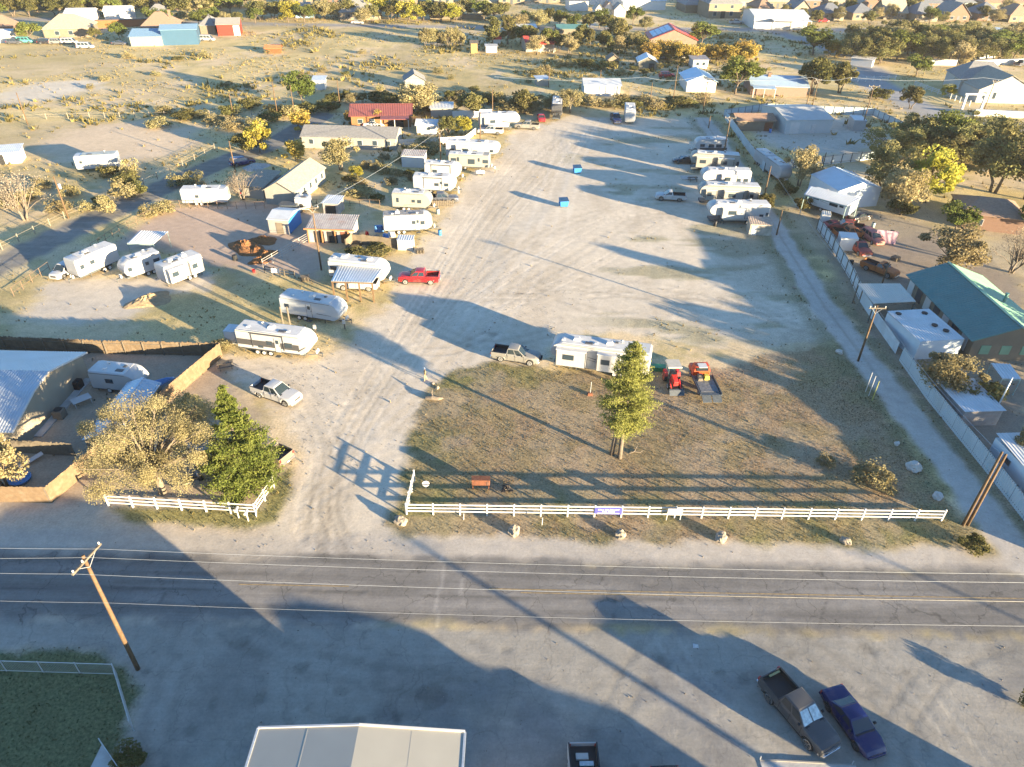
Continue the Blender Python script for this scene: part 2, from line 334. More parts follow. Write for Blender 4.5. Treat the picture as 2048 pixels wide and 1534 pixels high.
# wheel tracks: pairs of ruts worn into the dirt
rut = np.zeros(GX.shape)
def track(pts, gauge=.82, w=.2, light=.10, depth=.014):
    global K, rut
    pts = [Vector((p[0], p[1], 0)) for p in pts]; sm = []
    for i in range(len(pts)-1):
        p0, p1, p2, p3 = pts[max(i-1, 0)], pts[i], pts[i+1], pts[min(i+2, len(pts)-1)]
        for k in range(5):
            u = k/5; sm.append(.5*((2*p1)+(p2-p0)*u+(2*p0-5*p1+4*p2-p3)*u*u+(3*p1-p0-3*p2+p3)*u**3))
    sm.append(pts[-1])
    for sg in (-1, 1):
        off = []
        for i, p in enumerate(sm):
            d = (sm[min(i+1, len(sm)-1)]-sm[max(i-1, 0)]).normalized(); off.append(p+Vector((-d.y, d.x, 0))*gauge*sg)
        q = line_d(GX, GY, off); m = sst(w*1.6, w*.5, q + (n3-.5)*.25)*sst(.3, .55, n1+.12)
        e = sst(w*2.6, w*1.7, q)*sst(w*1.0, w*1.7, q)*sst(.3, .55, n1+.12)
        K = K*(1+1.0*light*m[..., None] - .08*e[..., None]); rut = np.maximum(rut, m*depth - 0*e); rut = np.where(e > .05, rut-e*depth*.6, rut)
rt = random.Random(12)
for k in range(7):
    o_ = rt.uniform(-5, 5); c_ = rt.uniform(-3, 3)
    track([g(690+o_*14, 1112), (g(650+o_*9, 1010)), g(700+o_*8, 880), g(800+o_*9, 720), g(900+o_*12, 580), g(1000+o_*13, 430), g(1100+o_*14+c_*10, 320), g(1170+c_*25, 255)], light=rt.choice((.12, -.12, .08, -.08)))
for k in range(3): track([g(620+k*25, 1112), g(640+k*8, 1000), g(640+k*10, 880), g(600+k*8, 800), g(540+k*10, 745), g(500, 730+k*8)], light=(-.12, .1, -.1)[k])
for k in range(4): track([g(880+k*40, 620), g(1000+k*70, 520), g(1150+k*60, 440), g(1290+k*30, 405+k*14)], light=(-.1, .1)[k % 2])
for k in range(5): track([g(900+k*60, 600-k*10), g(1100+k*40, 590), g(1300+k*50, 570+k*12), g(1500+k*20, 620+k*8), g(1620, 610+k*12)], light=(-.1, .09)[k % 2])
for a_, b_, c_ in (((840, 640), (960, 690), (1100, 665)), ((760, 700), (900, 700), (990, 660)), ((1060, 560), (1180, 620), (1400, 640))): track([g(*a_), g(*b_), g(*c_)], light=-.12)
for pts in ([(1330, 1270), (1400, 1380), (1560, 1534)], [(1700, 1262), (1820, 1360), (1960, 1534)], [(1560, 1262), (1760, 1400), (1850, 1534)], [(1300, 1300), (1240, 1400), (1180, 1534)], [(380, 1260), (330, 1400), (300, 1534)], [(460, 1255), (640, 1330), (1000, 1400), (1250, 1534)], [(2040, 1270), (1900, 1320), (1800, 1440), (1790, 1534)]): track([g(*p) for p in pts], light=rt.choice((-.12, .1)), depth=.015)
# tar seams, patches and potholes in the asphalt
for pts, w_, dk in (([(884, 1112), (888, 1150), (872, 1200), (876, 1252)], .12, .35), ([(925, 1160), (924, 1205)], .1, .3), ([(0, 1176), (500, 1178), (1000, 1196), (1500, 1206), (2048, 1215)], .06, -.25), ([(1200, 1150), (1230, 1200), (1225, 1250)], .05, -.3), ([(1640, 1130), (1655, 1190), (1640, 1250)], .05, -.3), ([(300, 1120), (330, 1180), (310, 1240)], .05, -.3), ([(1000, 1135), (1500, 1146), (2048, 1150)], .05, -.2)):
    m = road*sst(w_*1.8, w_*.6, line_d(GX, GY, PX(pts))+(n3-.5)*.12); K = K*(1+dk*m[..., None])
for x_, y_, r_ in ((480, 1285, .9), (608, 1333, .8), (945, 1285, .7), (1010, 1300, .5), (870, 1390, 1.3), (1440, 1345, .5), (520, 1400, .6), (1740, 1300, .8), (1300, 1370, .6), (985, 668, .8), (940, 690, .6), (965, 668, .5)):
    c_ = g(x_, y_); q = np.hypot(GX-c_.x, (GY-c_.y)*1.2) + (n3-.5)*r_*1.2 + (n1-.5)*r_; K = K*(1-.22*(sst(r_, r_*.7, q))[..., None]); rut = np.maximum(rut, .03*sst(r_, r_*.5, q))
for k in range(70):
    c_ = (rt.uniform(-20, 40), rt.uniform(60, 140)) if k < 40 else (rt.uniform(-28, 33), rt.uniform(23, 33)); r_ = rt.uniform(.15, .5); q = np.hypot((GX-c_[0])*rt.uniform(.5, 1), GY-c_[1]) + (n3-.5)*r_*1.4; K = K*(1-rt.uniform(.12, .3)*(sst(r_, r_*.6, q))[..., None])
Z = -rut*.8 + (fbm(GX, GY, .22, 61)-.5)*(.03+.07*np.clip(GR, 0, 1)) + (fbm(GX, GY, .9, 71, 3)-.5)*.022*(lot + sh)*sst(80, 60, GY) + (n3-.5)*.03*(GR > .4)
flat = np.clip(road + ss + sst(3, 1.5, np.abs(GY-30))*0, 0, 1); Z = Z*(1-np.clip(np.maximum(flat, sst(5.5, 4.2, np.abs(ry))), 0, 1)) - .0
Z += -.05*lane*0
crown = road*.0
zone = np.zeros(GX.shape, int)
for k, m in ((1, lawn), (2, lot), (3, fore), (4, lane), (5, yb), (6, ss), (7, road), (8, sh)): zone[m > .5] = k
PAVED = np.clip(road*(1-dust*.8)*.8 + ss*.7 + fore*.4, 0, 1)
def ground_mat():
    m = bpy.data.materials.new('earth'); m.use_nodes = True; t = m.node_tree; N = t.nodes; Lk = t.links.new
    b = N['Principled BSDF']; b.inputs['Roughness'].default_value = .95; b.inputs['Specular IOR Level'].default_value = .12
    at = N.new('ShaderNodeAttribute'); at.attribute_name = 'earth'; ag = N.new('ShaderNodeAttribute'); ag.attribute_name = 'grassy'
    ge = N.new('ShaderNodeNewGeometry')
    def nz(s, d=4, r=.6):
        n = N.new('ShaderNodeTexNoise'); n.inputs['Scale'].default_value = s; n.inputs['Detail'].default_value = d; n.inputs['Roughness'].default_value = r
        Lk(ge.outputs['Position'], n.inputs['Vector']); return n.outputs['Fac']
    def mp(v, a, b_, c, d):
        r = N.new('ShaderNodeMapRange'); Lk(v, r.inputs[0])
        for k, q in enumerate((a, b_, c, d)):
            if hasattr(q, 'links'): Lk(q, r.inputs[k+1])
            else: r.inputs[k+1].default_value = q
        return r.outputs[0]
    def mth(op, a, b_):
        r = N.new('ShaderNodeMath'); r.operation = op
        for k, q in enumerate((a, b_)):
            if hasattr(q, 'links'): Lk(q, r.inputs[k])
            else: r.inputs[k].default_value = q
        return r.outputs[0]
    fine = nz(4.5, 6, .7); mid = nz(.9, 5); big = nz(.11, 3); vf = nz(14, 3)
    f1 = mp(fine, .32, .68, mp(ag.outputs['Fac'], 0, 1, .88, .5), mp(ag.outputs['Fac'], 0, 1, 1.08, 1.45))
    f2 = mp(mid, .3, .7, .88, 1.09); f3 = mp(big, .3, .7, .92, 1.08)
    k = mth('MULTIPLY', mth('MULTIPLY', f1, f2), f3)
    sc = N.new('ShaderNodeVectorMath'); sc.operation = 'SCALE'; Lk(at.outputs['Color'], sc.inputs[0]); Lk(k, sc.inputs['Scale'])
    # asphalt: lengthwise wear, fine cracks, oil specks
    ap = N.new('ShaderNodeAttribute'); ap.attribute_name = 'paved'
    mpg = N.new('ShaderNodeMapping'); mpg.inputs['Scale'].default_value = (.06, 1.6, 1); Lk(ge.outputs['Position'], mpg.inputs['Vector'])
    sn = N.new('ShaderNodeTexNoise'); sn.inputs['Scale'].default_value = 1.0; sn.inputs['Detail'].default_value = 5; sn.inputs['Roughness'].default_value = .7; Lk(mpg.outputs[0], sn.inputs['Vector'])
    ds = N.new('ShaderNodeVectorMath'); ds.operation = 'MULTIPLY_ADD'; nd = N.new('ShaderNodeTexNoise'); nd.inputs['Scale'].default_value = .8; nd.inputs['Detail'].default_value = 4; Lk(ge.outputs['Position'], nd.inputs['Vector'])
    Lk(nd.outputs['Color'], ds.inputs[0]); ds.inputs[1].default_value = (2.2, 2.2, 0); Lk(ge.outputs['Position'], ds.inputs[2])
    vo = N.new('ShaderNodeTexVoronoi'); vo.feature = 'DISTANCE_TO_EDGE'; vo.inputs['Scale'].default_value = .22; Lk(ds.outputs[0], vo.inputs['Vector'])
    crk = mp(vo.outputs['Distance'], .0, .012, .55, 1.0); wear = mp(sn.outputs['Fac'], .3, .7, .82, 1.16)
    pk = mth('MULTIPLY', crk, wear); pk2 = mth('ADD', 1.0, mth('MULTIPLY', mth('SUBTRACT', pk, 1.0), ap.outputs['Fac']))
    # loose clods and small dark weeds on bare dirt
    spk = nz(6.0, 3, .5); dk = mp(spk, .66, .72, 1.0, .72)
    s2 = N.new('ShaderNodeVectorMath'); s2.operation = 'SCALE'; Lk(sc.outputs[0], s2.inputs[0]); Lk(mth('MULTIPLY', pk2, dk), s2.inputs['Scale'])
    Lk(s2.outputs[0], b.inputs['Base Color'])
    h = mth('ADD', mth('MULTIPLY', fine, mp(ag.outputs['Fac'], 0, 1, .25, 1.0)), mth('ADD', mth('MULTIPLY', mid, .5), mth('MULTIPLY', vf, .12)))
    bp = N.new('ShaderNodeBump'); bp.inputs['Strength'].default_value = .34; bp.inputs['Distance'].default_value = .12
    Lk(h, bp.inputs['Height']); Lk(bp.outputs[0], b.inputs['Normal'])
    return m
EARTH = ground_mat()
V3 = np.stack([GX, GY, Z], -1).reshape(-1, 3); KC = np.clip(K, 0, 1).reshape(-1, 3); GRf = np.clip(GR, 0, 1).reshape(-1)
ii = np.arange((ny-1)*(nx-1)); rr, cc = ii//(nx-1), ii % (nx-1)
Q = np.stack([rr*nx+cc, rr*nx+cc+1, (rr+1)*nx+cc+1, (rr+1)*nx+cc], -1); qz = zone.reshape(-1)[Q[:, 0]]
def npmesh(name, V, F, mat, k=4):
    me = bpy.data.meshes.new(name); me.vertices.add(len(V)); me.vertices.foreach_set('co', np.ascontiguousarray(V, np.float32).ravel())
    n = len(F); me.loops.add(n*k); me.loops.foreach_set('vertex_index', np.ascontiguousarray(F, np.int32).ravel())
    me.polygons.add(n); me.polygons.foreach_set('loop_start', np.arange(0, n*k, k, dtype=np.int32)); me.update(calc_edges=True); me.materials.append(mat)
    return me
for k, nm in enumerate(('ground', 'lawn', 'gravel_lot', 'forecourt', 'dirt_lane', 'yard', 'side_street', 'road', 'road_shoulder')):
    F = Q[qz == k]; u, inv = np.unique(F.ravel(), return_inverse=True)
    me = npmesh(nm, V3[u], inv.reshape(-1, 4), EARTH)
    a = me.attributes.new('earth', 'FLOAT_COLOR', 'POINT'); a.data.foreach_set('color', np.c_[KC[u], np.ones(len(u))].astype(np.float32).ravel())
    a = me.attributes.new('grassy', 'FLOAT', 'POINT'); a.data.foreach_set('value', GRf[u].astype(np.float32))
    a = me.attributes.new('paved', 'FLOAT', 'POINT'); a.data.foreach_set('value', PAVED.reshape(-1)[u].astype(np.float32))
    me.polygons.foreach_set('use_smooth', np.ones(len(me.polygons), bool))
    ob = link(nm, me); ob['kind'] = 'structure'
def gsample(arr, X, Y):
    i = np.clip(np.searchsorted(xs, X)-1, 0, nx-2); j = np.clip(np.searchsorted(ys, Y)-1, 0, ny-2)
    return arr[j, i]
# worn yellow centre lines on the road
YEL = M('worn_yellow_paint', (.30, .215, .11), .9, .35, 3, dirt=(.14, .13, .12), dirt_amt=.9)
for dy, x0, x1 in ((.16, -1.6, 70), (-.16, 1.0, 70), (.16, -22, -13)):
    m = MB(); yc = 37.7+dy
    xx = x0
    while xx < x1: m.quad((xx, yc-.06, .008), (min(xx+3, x1), yc-.06, .008), (min(xx+3, x1), yc+.06, .008), (xx, yc+.06, .008)); xx += 3
    ob = m.build('road_marking', YEL); ob['kind'] = 'structure'
# ---------------------------------------------------------------- grass tufts, weeds and low brush: uncountable
def tuft_mat():
    m = bpy.data.materials.new('dry_grass'); m.use_nodes = True; t = m.node_tree; N = t.nodes; Lk = t.links.new; N.remove(N['Principled BSDF'])
    at = N.new('ShaderNodeAttribute'); at.attribute_name = 'earth'
    d = N.new('ShaderNodeBsdfDiffuse'); tl = N.new('ShaderNodeBsdfTranslucent'); ms = N.new('ShaderNodeMixShader'); ms.inputs[0].default_value = .35
    for q in (d, tl): Lk(at.outputs['Color'], q.inputs[0])
    Lk(d.outputs[0], ms.inputs[1]); Lk(tl.outputs[0], ms.inputs[2]); Lk(ms.outputs[0], N['Material Output'].inputs[0]); return m
TUFT = tuft_mat()
def tufts(name, label, cat, P, h, nb, colr, spread=.6):
    """P (n,2), h (n,), nb blades each: thin leaning triangles"""
    n = len(P); r = RNG
    ang = r.random((n, nb))*6.283; rad = h[:, None]*spread*r.random((n, nb)); bx = P[:, :1]+np.cos(ang)*rad*.5; by = P[:, 1:]+np.sin(ang)*rad*.5
    wv = h[:, None]*(.22+.2*r.random((n, nb))); a2 = r.random((n, nb))*6.283; dx, dy = np.cos(a2)*wv, np.sin(a2)*wv
    hh = h[:, None]*(.6+.6*r.random((n, nb))); tx, ty = bx+np.cos(ang)*rad*.9, by+np.sin(ang)*rad*.9
    z0 = np.full_like(bx, -.03)
    V = np.stack([np.stack([bx-dx, by-dy, z0], -1), np.stack([bx+dx, by+dy, z0], -1), np.stack([tx, ty, hh], -1)], 2).reshape(-1, 3)
    F = np.arange(len(V)).reshape(-1, 3); me = npmesh(name, V, F, TUFT, 3)
    c = np.repeat(colr*(.75+.5*r.random((n, 1))), nb*3, 0); a = me.attributes.new('earth', 'FLOAT_COLOR', 'POINT')
    a.data.foreach_set('color', np.c_[np.clip(c, 0, 1), np.ones(len(c))].astype(np.float32).ravel())
    o = link(name, me); o['kind'] = 'stuff'; tag(o, label, cat); return o
def scatter(n, x0, x1, y0, y1, keep):
    P = np.c_[RNG.uniform(x0, x1, n), RNG.uniform(y0, y1, n)]; return P[keep(P[:, 0], P[:, 1])]
def colour_at(P, mixc=None, amt=0):
    c = np.stack([gsample(K[..., k], P[:, 0], P[:, 1]) for k in range(3)], -1)
    if mixc is not None: c = c*(1-amt) + np.array(mixc)*amt
    return c
P = scatter(150000, -48, 60, 22, 74, lambda X, Y: (RNG.random(len(X)) < gsample(np.maximum(lawn, np.maximum(vg, yb*.8))*np.clip(GR, 0, 1), X, Y)))[:60000]
tufts('grass', 'dry brown and olive grass covering the fenced front lawn and verges', 'grass', P, .045+.10*RNG.random(len(P))**2.5, 3, colour_at(P)*.62)
P = scatter(60000, -75, 75, 40, 190, lambda X, Y: (RNG.random(len(X)) < gsample(np.clip(GR, 0, 1)*(1-lawn)*(zone != 7), X, Y)*.8*sst(.35, .6, vnoise(X, Y, .3, 4))))[:22000]
tufts('weeds', 'straw coloured weeds growing in patches around the trailer lot', 'weeds', P, .06+.24*RNG.random(len(P))**2.5, 4, colour_at(P, (.26, .20, .08), .5)*.62)
P = scatter(170000, -290, 290, 130, 440, lambda X, Y: (RNG.random(len(X)) < gsample(np.clip(GR, 0, 1)*(lot < .1)*(ss < .1), X, Y)*sst(.36, .66, vnoise(X, Y, .06, 6)*.6+vnoise(X, Y, .2, 16)*.4)))[:80000]
tufts('field_brush', 'dry grass tufts and low brush scattered over the wide open field', 'brush', P, .10+.5*RNG.random(len(P))**3, 5, colour_at(P, (.36, .28, .10), .5)*.6, .9)

P = scatter(60000, -260, 120, 150, 330, lambda X, Y: (RNG.random(len(X)) < gsample(np.clip(GR, 0, 1)*(lot < .1)*(ss < .1), X, Y)*sst(.52, .68, vnoise(X, Y, .035, 26)*.65+vnoise(X, Y, .16, 27)*.35)))[:4500]
tufts('field_scrub', 'olive scrub growing in loose patches across the open field', 'scrub', P, .35+.9*RNG.random(len(P))**2, 7, np.array([[.18, .15, .055]])*(.8+.6*RNG.random((len(P), 1))), 1.3)
def pebbles(P, r):
    n = len(P); o = np.array([(1, 0, 0), (0, 1, 0), (-1, 0, 0), (0, -1, 0), (0, 0, .8), (0, 0, -.5)]); V = (o[None]*(.6+.8*RNG.random((n, 6, 1))))*r[:, None, None]; a = RNG.random(n)*6.283; c, s = np.cos(a), np.sin(a)
    X = V[..., 0]*c[:, None]-V[..., 1]*s[:, None]; Y = V[..., 0]*s[:, None]+V[..., 1]*c[:, None]; V = np.stack([X+P[:, :1], Y+P[:, 1:], V[..., 2]+.2*r[:, None]], -1).reshape(-1, 3)
    f = np.array([(0, 1, 4), (1, 2, 4), (2, 3, 4), (3, 0, 4), (1, 0, 5), (2, 1, 5), (3, 2, 5), (0, 3, 5)]); F_ = (f[None]+np.arange(n)[:, None, None]*6).reshape(-1, 3)
    me = npmesh('pebbles', V, F_, TUFT, 3); c = np.repeat(np.array([[.20, .17, .135]])*(.5+RNG.random((n, 1))), 6, 0); at = me.attributes.new('earth', 'FLOAT_COLOR', 'POINT'); at.data.foreach_set('color', np.c_[c, np.ones(len(c))].astype(np.float32).ravel())
    o_ = link('pebbles', me); o_['kind'] = 'stuff'; tag(o_, 'loose stones and clods scattered over the gravel, shoulders and verges', 'stones')
P = scatter(30000, -35, 48, 23, 100, lambda X, Y: (gsample(road, X, Y) < .3) & (RNG.random(len(X)) < .12+.8*sst(.5, .7, vnoise(X, Y, .25, 9))*(gsample(lot, X, Y) > .3)))[:9000]
pebbles(P, .018+.05*RNG.random(len(P))**4)
# ================================================================== builders
def sub(P, u0, u1, v0, v1, e=.012):
    """piece of a 4-corner face, pushed out by e; P = a(u0v0) b(u1v0) c(u1v1) d(u0v1)"""
    a, b, c, d = map(Vector, P); n = (b-a).cross(d-a).normalized()
    f = lambda u, v: a.lerp(b, u).lerp(d.lerp(c, u), v) + n*e
    return [f(u0, v0), f(u1, v0), f(u1, v1), f(u0, v1)]
def wheel(par, x, y, r, wd, rim=RIM, sx=1, spokes=6, rr=.66):
    if r > .46: rr = .74
    m = MB(); m.lathe([(r*.55, -wd/2), (r*.9, -wd/2), (r, -wd*.32), (r, wd*.32), (r*.9, wd/2), (r*.55, wd/2)], (x, y, r), 18, 'Y'); t = m.build('wheel', TYRE, par, True)
    q = MB(); s = 1 if y > 0 else -1
    q.lathe([(r*rr, 0), (r*rr, s*.03), (r*rr*.86, s*.035), (r*rr*.82, s*.0)], (x, y+s*(wd/2-.03), r), 18, 'Y')
    q.lathe([(r*.2, -s*.01), (r*.2, s*.02)], (x, y+s*(wd/2-.02), r), 8, 'Y')
    for k in range(spokes):
        a = 2*math.pi*k/spokes; c_, s_ = math.cos(a), math.sin(a)
        q.bar((x+c_*r*.12, y+s*(wd/2-.01), r+s_*r*.12), (x+c_*r*rr*.9, y+s*(wd/2-.01), r+s_*r*rr*.9), r*.17, .03)
    q.build('rim', rim, t); return t
def lerp_prof(prof, x):
    for (a, b), (c, d) in zip(prof, prof[1:]):
        if a <= x <= c: return b + (d-b)*(x-a)/(c-a or 1)
    return prof[0][1] if x < prof[0][0] else prof[-1][1]
PICKUP = dict(L=5.85, W=2.0, wr=.42, ax=(1.88, -1.72), top=[(-2.92, .82), (-1.02, .82), (-1.01, 1.24), (.95, 1.24), (1.2, 1.23), (2.5, 1.14), (2.85, 1.02), (2.92, .9)], gh=(1.25, .42, -.86, -1.0, 1.23, 1.93), bed=(-2.9, -1.04, 1.26), nwin=2, wx=[(.06, .48), (.54, .94)])
PICKUP1 = dict(PICKUP, L=5.5, ax=(1.75, -1.6), top=[(-2.75, .82), (-.32, .82), (-.31, 1.2), (1.0, 1.2), (2.4, 1.08), (2.7, .95), (2.75, .85)], gh=(1.2, .45, -.15, -.3, 1.19, 1.8), bed=(-2.73, -.34, 1.2), wx=[(.1, .85)])
SEDAN = dict(L=4.85, W=1.84, wr=.34, ax=(1.45, -1.4), top=[(-2.42, .72), (-2.38, .98), (-2.2, 1.04), (-1.5, 1.06), (1.0, .98), (1.6, .92), (2.2, .78), (2.4, .62), (2.42, .5)], gh=(1.05, .3, -.72, -1.62, 1.0, 1.46), bed=None, wx=[(.1, .46), (.52, .84)])
SUV = dict(L=4.8, W=1.9, wr=.38, ax=(1.45, -1.4), top=[(-2.4, .8), (-2.36, 1.1), (-1.5, 1.12), (1.2, 1.1), (2.2, .98), (2.38, .8), (2.4, .6)], gh=(1.3, .55, -2.0, -2.3, 1.1, 1.78), bed=None, wx=[(.1, .36), (.4, .64), (.68, .92)])
VAN = dict(SUV, L=5.3, top=[(-2.65, .8), (-2.6, 1.1), (1.6, 1.1), (2.4, .95), (2.62, .7), (2.65, .6)], gh=(1.95, 1.2, -2.4, -2.55, 1.1, 2.0))
def auto_smooth(o, ang=32):
    import bmesh
    me = o.data; bm = bmesh.new(); bm.from_mesh(me); bmesh.ops.remove_doubles(bm, verts=bm.verts, dist=1e-4); bmesh.ops.recalc_face_normals(bm, faces=bm.faces)
    for f in bm.faces: f.smooth = True
    for e in bm.edges: e.smooth = len(e.link_faces) == 2 and e.calc_face_angle(9) < R(ang)
    bm.to_mesh(me); bm.free(); return o
GAP = M('panel_gap', (.008, .008, .009), .7, .05, 3)
def vehicle(name, label, cat, loc, rz, sp, body, group=None, rim=RIM, lift=0.0, inside=BLACKPL, shade=False, hi=True, tail=None, cargo=None, grille=CHROME):
    t = thing(name, label, cat, loc, rz, group); hw = sp['W']/2; L = sp['L']; r = sp['wr']; z0 = .36+lift; wz = r; bedx = sp['bed'][1]+.02 if sp['bed'] else -99
    st = set([-L/2, L/2, -L/2+.05, L/2-.05, -L/2+.12, L/2-.12, L/2-.22, -L/2+.25, -L/2+.4, L/2-.4, L/2-.65, L/2-.95])
    for a in sp['ax']:
        for k in range(13): st.add(a + (r+.07)*math.cos(math.pi*k/12)*.999)
        st.update((a-r-.075, a+r+.075))
    for a, _ in sp['top']: st.add(a)
    st = sorted(s for s in st if -L/2 <= s <= L/2); m = MB(); rings = []
    for x in st:
        zb = z0
        for a in sp['ax']:
            d = abs(x-a)
            if d < r+.07: zb = max(zb, wz + math.sqrt(max(0, (r+.07)**2-d*d)))
        zt = lerp_prof(sp['top'], x) + lift; k = hw; e = L/2-x; e2 = x+L/2
        if e < .95: k = hw*(.80 + .20*math.sqrt(max(0, 1-(1-e/.95)**2)))
        if e2 < .4: k = hw*(.90 + .10*math.sqrt(max(0, 1-(1-e2/.4)**2)))
        if min(e, e2) < .06: zb += .12
        arch = any(abs(x-a) < r+.12 for a in sp['ax']); kk = k+(.025 if arch else 0)
        zb = min(zb, zt-.06); h = zt-zb; i = len(m.v); cr = .035 if x > bedx else 0
        half = [(kk*.95, zb), (kk*.995, zb+min(.1, h*.25)), (kk, zb+h*.45), (k*.99, zt-min(.2, h*.34)), (k*.965, zt-min(.09, h*.16)), (k*.91, zt-.018), (k*.8, zt), (k*.4, zt+cr), (0, zt+cr*1.2)]
        full = [(x, -y, z) for y, z in half] + [(x, y, z) for y, z in reversed(half[:-1])]
        m.v += full; rings.append(i); nr = len(full)
    for a, b in zip(rings, rings[1:]):
        for j in range(nr): m.f.append((a+j, a+(j+1) % nr, b+(j+1) % nr, b+j))
    m.f.append(tuple(range(rings[0], rings[0]+nr))); m.f.append(tuple(range(rings[-1], rings[-1]+nr)))
    bo = auto_smooth(m.build('body', body, t), 30)
    bf, tf, tr, br, zb, zr = sp['gh']; zb += lift; zr += lift; a, b = hw*.95, hw*.76
    B = [(br, -a, zb-.03), (bf, -a*.96, zb-.03), (bf, a*.96, zb-.03), (br, a, zb-.03)]; T = [(tr, -b, zr-.07), (tf, -b*.97, zr-.07), (tf, b*.97, zr-.07), (tr, b, zr-.07)]
    m = MB().hexa(B, T); k = .09
    T2 = [(tr+k*.7, -b+k, zr-.02), (tf-k, -b+k, zr-.02), (tf-k, b-k, zr-.02), (tr+k*.7, b-k, zr-.02)]; m.hexa(T, T2); k = .3
    m.hexa(T2, [(tr+k, -b+k, zr+.012), (tf-k, -b+k, zr+.012), (tf-k, b-k, zr+.012), (tr+k, b-k, zr+.012)]); cb = auto_smooth(m.build('cabin', body, t), 34)
    ws = [B[1], B[2], T[2], T[1]]; MB().poly(sub(ws, .04, .96, .06, .95)).build('windshield', AUTOGLASS if not shade else M('foil_sunshade', (.30, .36, .37), .25, .35, 5, metal=.5), cb)
    if shade: MB().poly(sub(ws, .47, .53, .06, .95, .02)).build('shade_fold', AUTOGLASS, cb)
    MB().poly(sub([B[3], B[0], T[0], T[3]], .08, .92, .2, .92)).build('rear_window', AUTOGLASS, cb)
    for sd in (0, 1):
        W4 = [B[0], B[1], T[1], T[0]] if sd == 0 else [B[2], B[3], T[3], T[2]]
        for u0, u1 in sp['wx']:
            if sd: u0, u1 = 1-u1, 1-u0
            MB().poly(sub(W4, u0, u1, .12, .92)).build('window', AUTOGLASS, cb)
    for a_ in sp['ax']:
        for s in (-1, 1): wheel(t, a_, s*(hw-.12), r, .24, rim)
    f = lerp_prof(sp['top'], L/2-.06)+lift; bk = lerp_prof(sp['top'], -L/2+.06)+lift
    for s in (-1, 1):
        MB().hexa([(L/2-.32, s*hw*.93, f-.2), (L/2+.0, s*hw*.56, f-.2), (L/2-.05, s*hw*.5, f-.2), (L/2-.36, s*hw*.8, f-.2)], [(L/2-.34, s*hw*.92, f-.02), (L/2-.04, s*hw*.56, f-.04), (L/2-.1, s*hw*.5, f-.02), (L/2-.38, s*hw*.8, f+.0)]).build('headlight', HEADL, t)
        zt = bk if not sp['bed'] else sp['bed'][2]+lift
        MB().box(-L/2-.012, -L/2+.12, s*hw*.87-.09, s*hw*.87+.09, zt-.38, zt-.08).build('tail_light', TAILL, t)
        MB().taper(bf-.42, bf-.24, min(s*(hw+.0), s*(hw+.17)), max(s*(hw+.0), s*(hw+.17)), zb+.04, zb+.2, .02).build('mirror', BLACKPL if body is not WHITE else body, t)
        xd = [bf-.12] + ([(bf+br)/2-.05] if len(sp['wx']) > 1 else []) + [br+.12]
        for x in xd: MB().box(x-.012, x+.012, min(s*(hw-.03), s*(hw+.006)), max(s*(hw-.03), s*(hw+.006)), z0+.14, zb-.04).build('door_gap', GAP, bo)
        for x in xd[1:]: MB().box(x+.08, x+.24, min(s*hw*.98, s*(hw+.02)), max(s*hw*.98, s*(hw+.02)), zb-.26, zb-.215).build('door_handle', body, t)
        MB().box(-L/2+.5, L/2-.6, min(s*(hw-.12), s*(hw-.03)), max(s*(hw-.12), s*(hw-.03)), z0-.1, z0+.03).build('sill', BLACKPL, t)
        MB().bar((bf+.02, s*hw*.74, zb+.035), (L/2-.4, s*hw*.62, f+.06), .016, .012).build('bonnet_gap', GAP, bo)
    MB().box(bf-.02, bf+.1, -hw*.8, hw*.8, zb-.03, zb+.022).build('cowl', BLACKPL, t)
    MB().hexa([(L/2-.1, -hw*.5, f-.26), (L/2+.03, -hw*.46, f-.26), (L/2+.03, hw*.46, f-.26), (L/2-.1, hw*.5, f-.26)], [(L/2-.14, -hw*.5, f-.03), (L/2-.0, -hw*.46, f-.04), (L/2-.0, hw*.46, f-.04), (L/2-.14, hw*.5, f-.03)]).build('grille', BLACKPL, t)
    if grille is CHROME: MB().bar((L/2+.025, -hw*.46, f-.15), (L/2+.025, hw*.46, f-.15), .03, .06).build('grille_bar', CHROME, t)
    MB().hexa([(L/2-.3, -hw*.97, z0), (L/2+.1, -hw*.7, z0), (L/2+.1, hw*.7, z0), (L/2-.3, hw*.97, z0)], [(L/2-.3, -hw*.97, z0+.24), (L/2+.1, -hw*.7, z0+.22), (L/2+.1, hw*.7, z0+.22), (L/2-.3, hw*.97, z0+.24)]).build('front_bumper', grille if sp['bed'] else body, t, bevel=.04)
    MB().box(-L/2-.12, -L/2+.1, -hw*.93, hw*.93, z0+.02, z0+.24).build('rear_bumper', CHROME if sp['bed'] else body, t, bevel=.04)
    MB().box(-L/2-.135, -L/2-.1, -.16, .16, z0+.08, z0+.2).build('licence_plate', WHITE, t)
    if sp['bed']:
        x0, x1, zt = sp['bed']; zt += lift; fl = .84+lift
        for s in (-1, 1): MB().box(x0, x1, min(s*hw*.985, s*(hw-.13)), max(s*hw*.985, s*(hw-.13)), fl-.2, zt).build('bed_side', body, t, bevel=.035)
        box('bed_front', body, t, x1-.05, x1+.02, -hw+.13, hw-.13, fl-.02, zt)
        MB().box(x0-.01, x0+.06, -hw+.13, hw-.13, fl-.04, zt-.01).build('tailgate', body, t, bevel=.015)
        MB().box(x0+.06, x1-.05, -hw+.13, hw-.13, fl-.01, fl+.015).build('bed_floor', inside, t)
        q = MB()
        for s in (-1, 1): q.box(x0+.06, x1-.05, min(s*(hw-.128), s*(hw-.145)), max(s*(hw-.128), s*(hw-.145)), fl, zt-.02)
        q.box(x1-.07, x1-.052, -hw+.145, hw-.145, fl, zt-.02); q.build('bed_liner', inside, t)
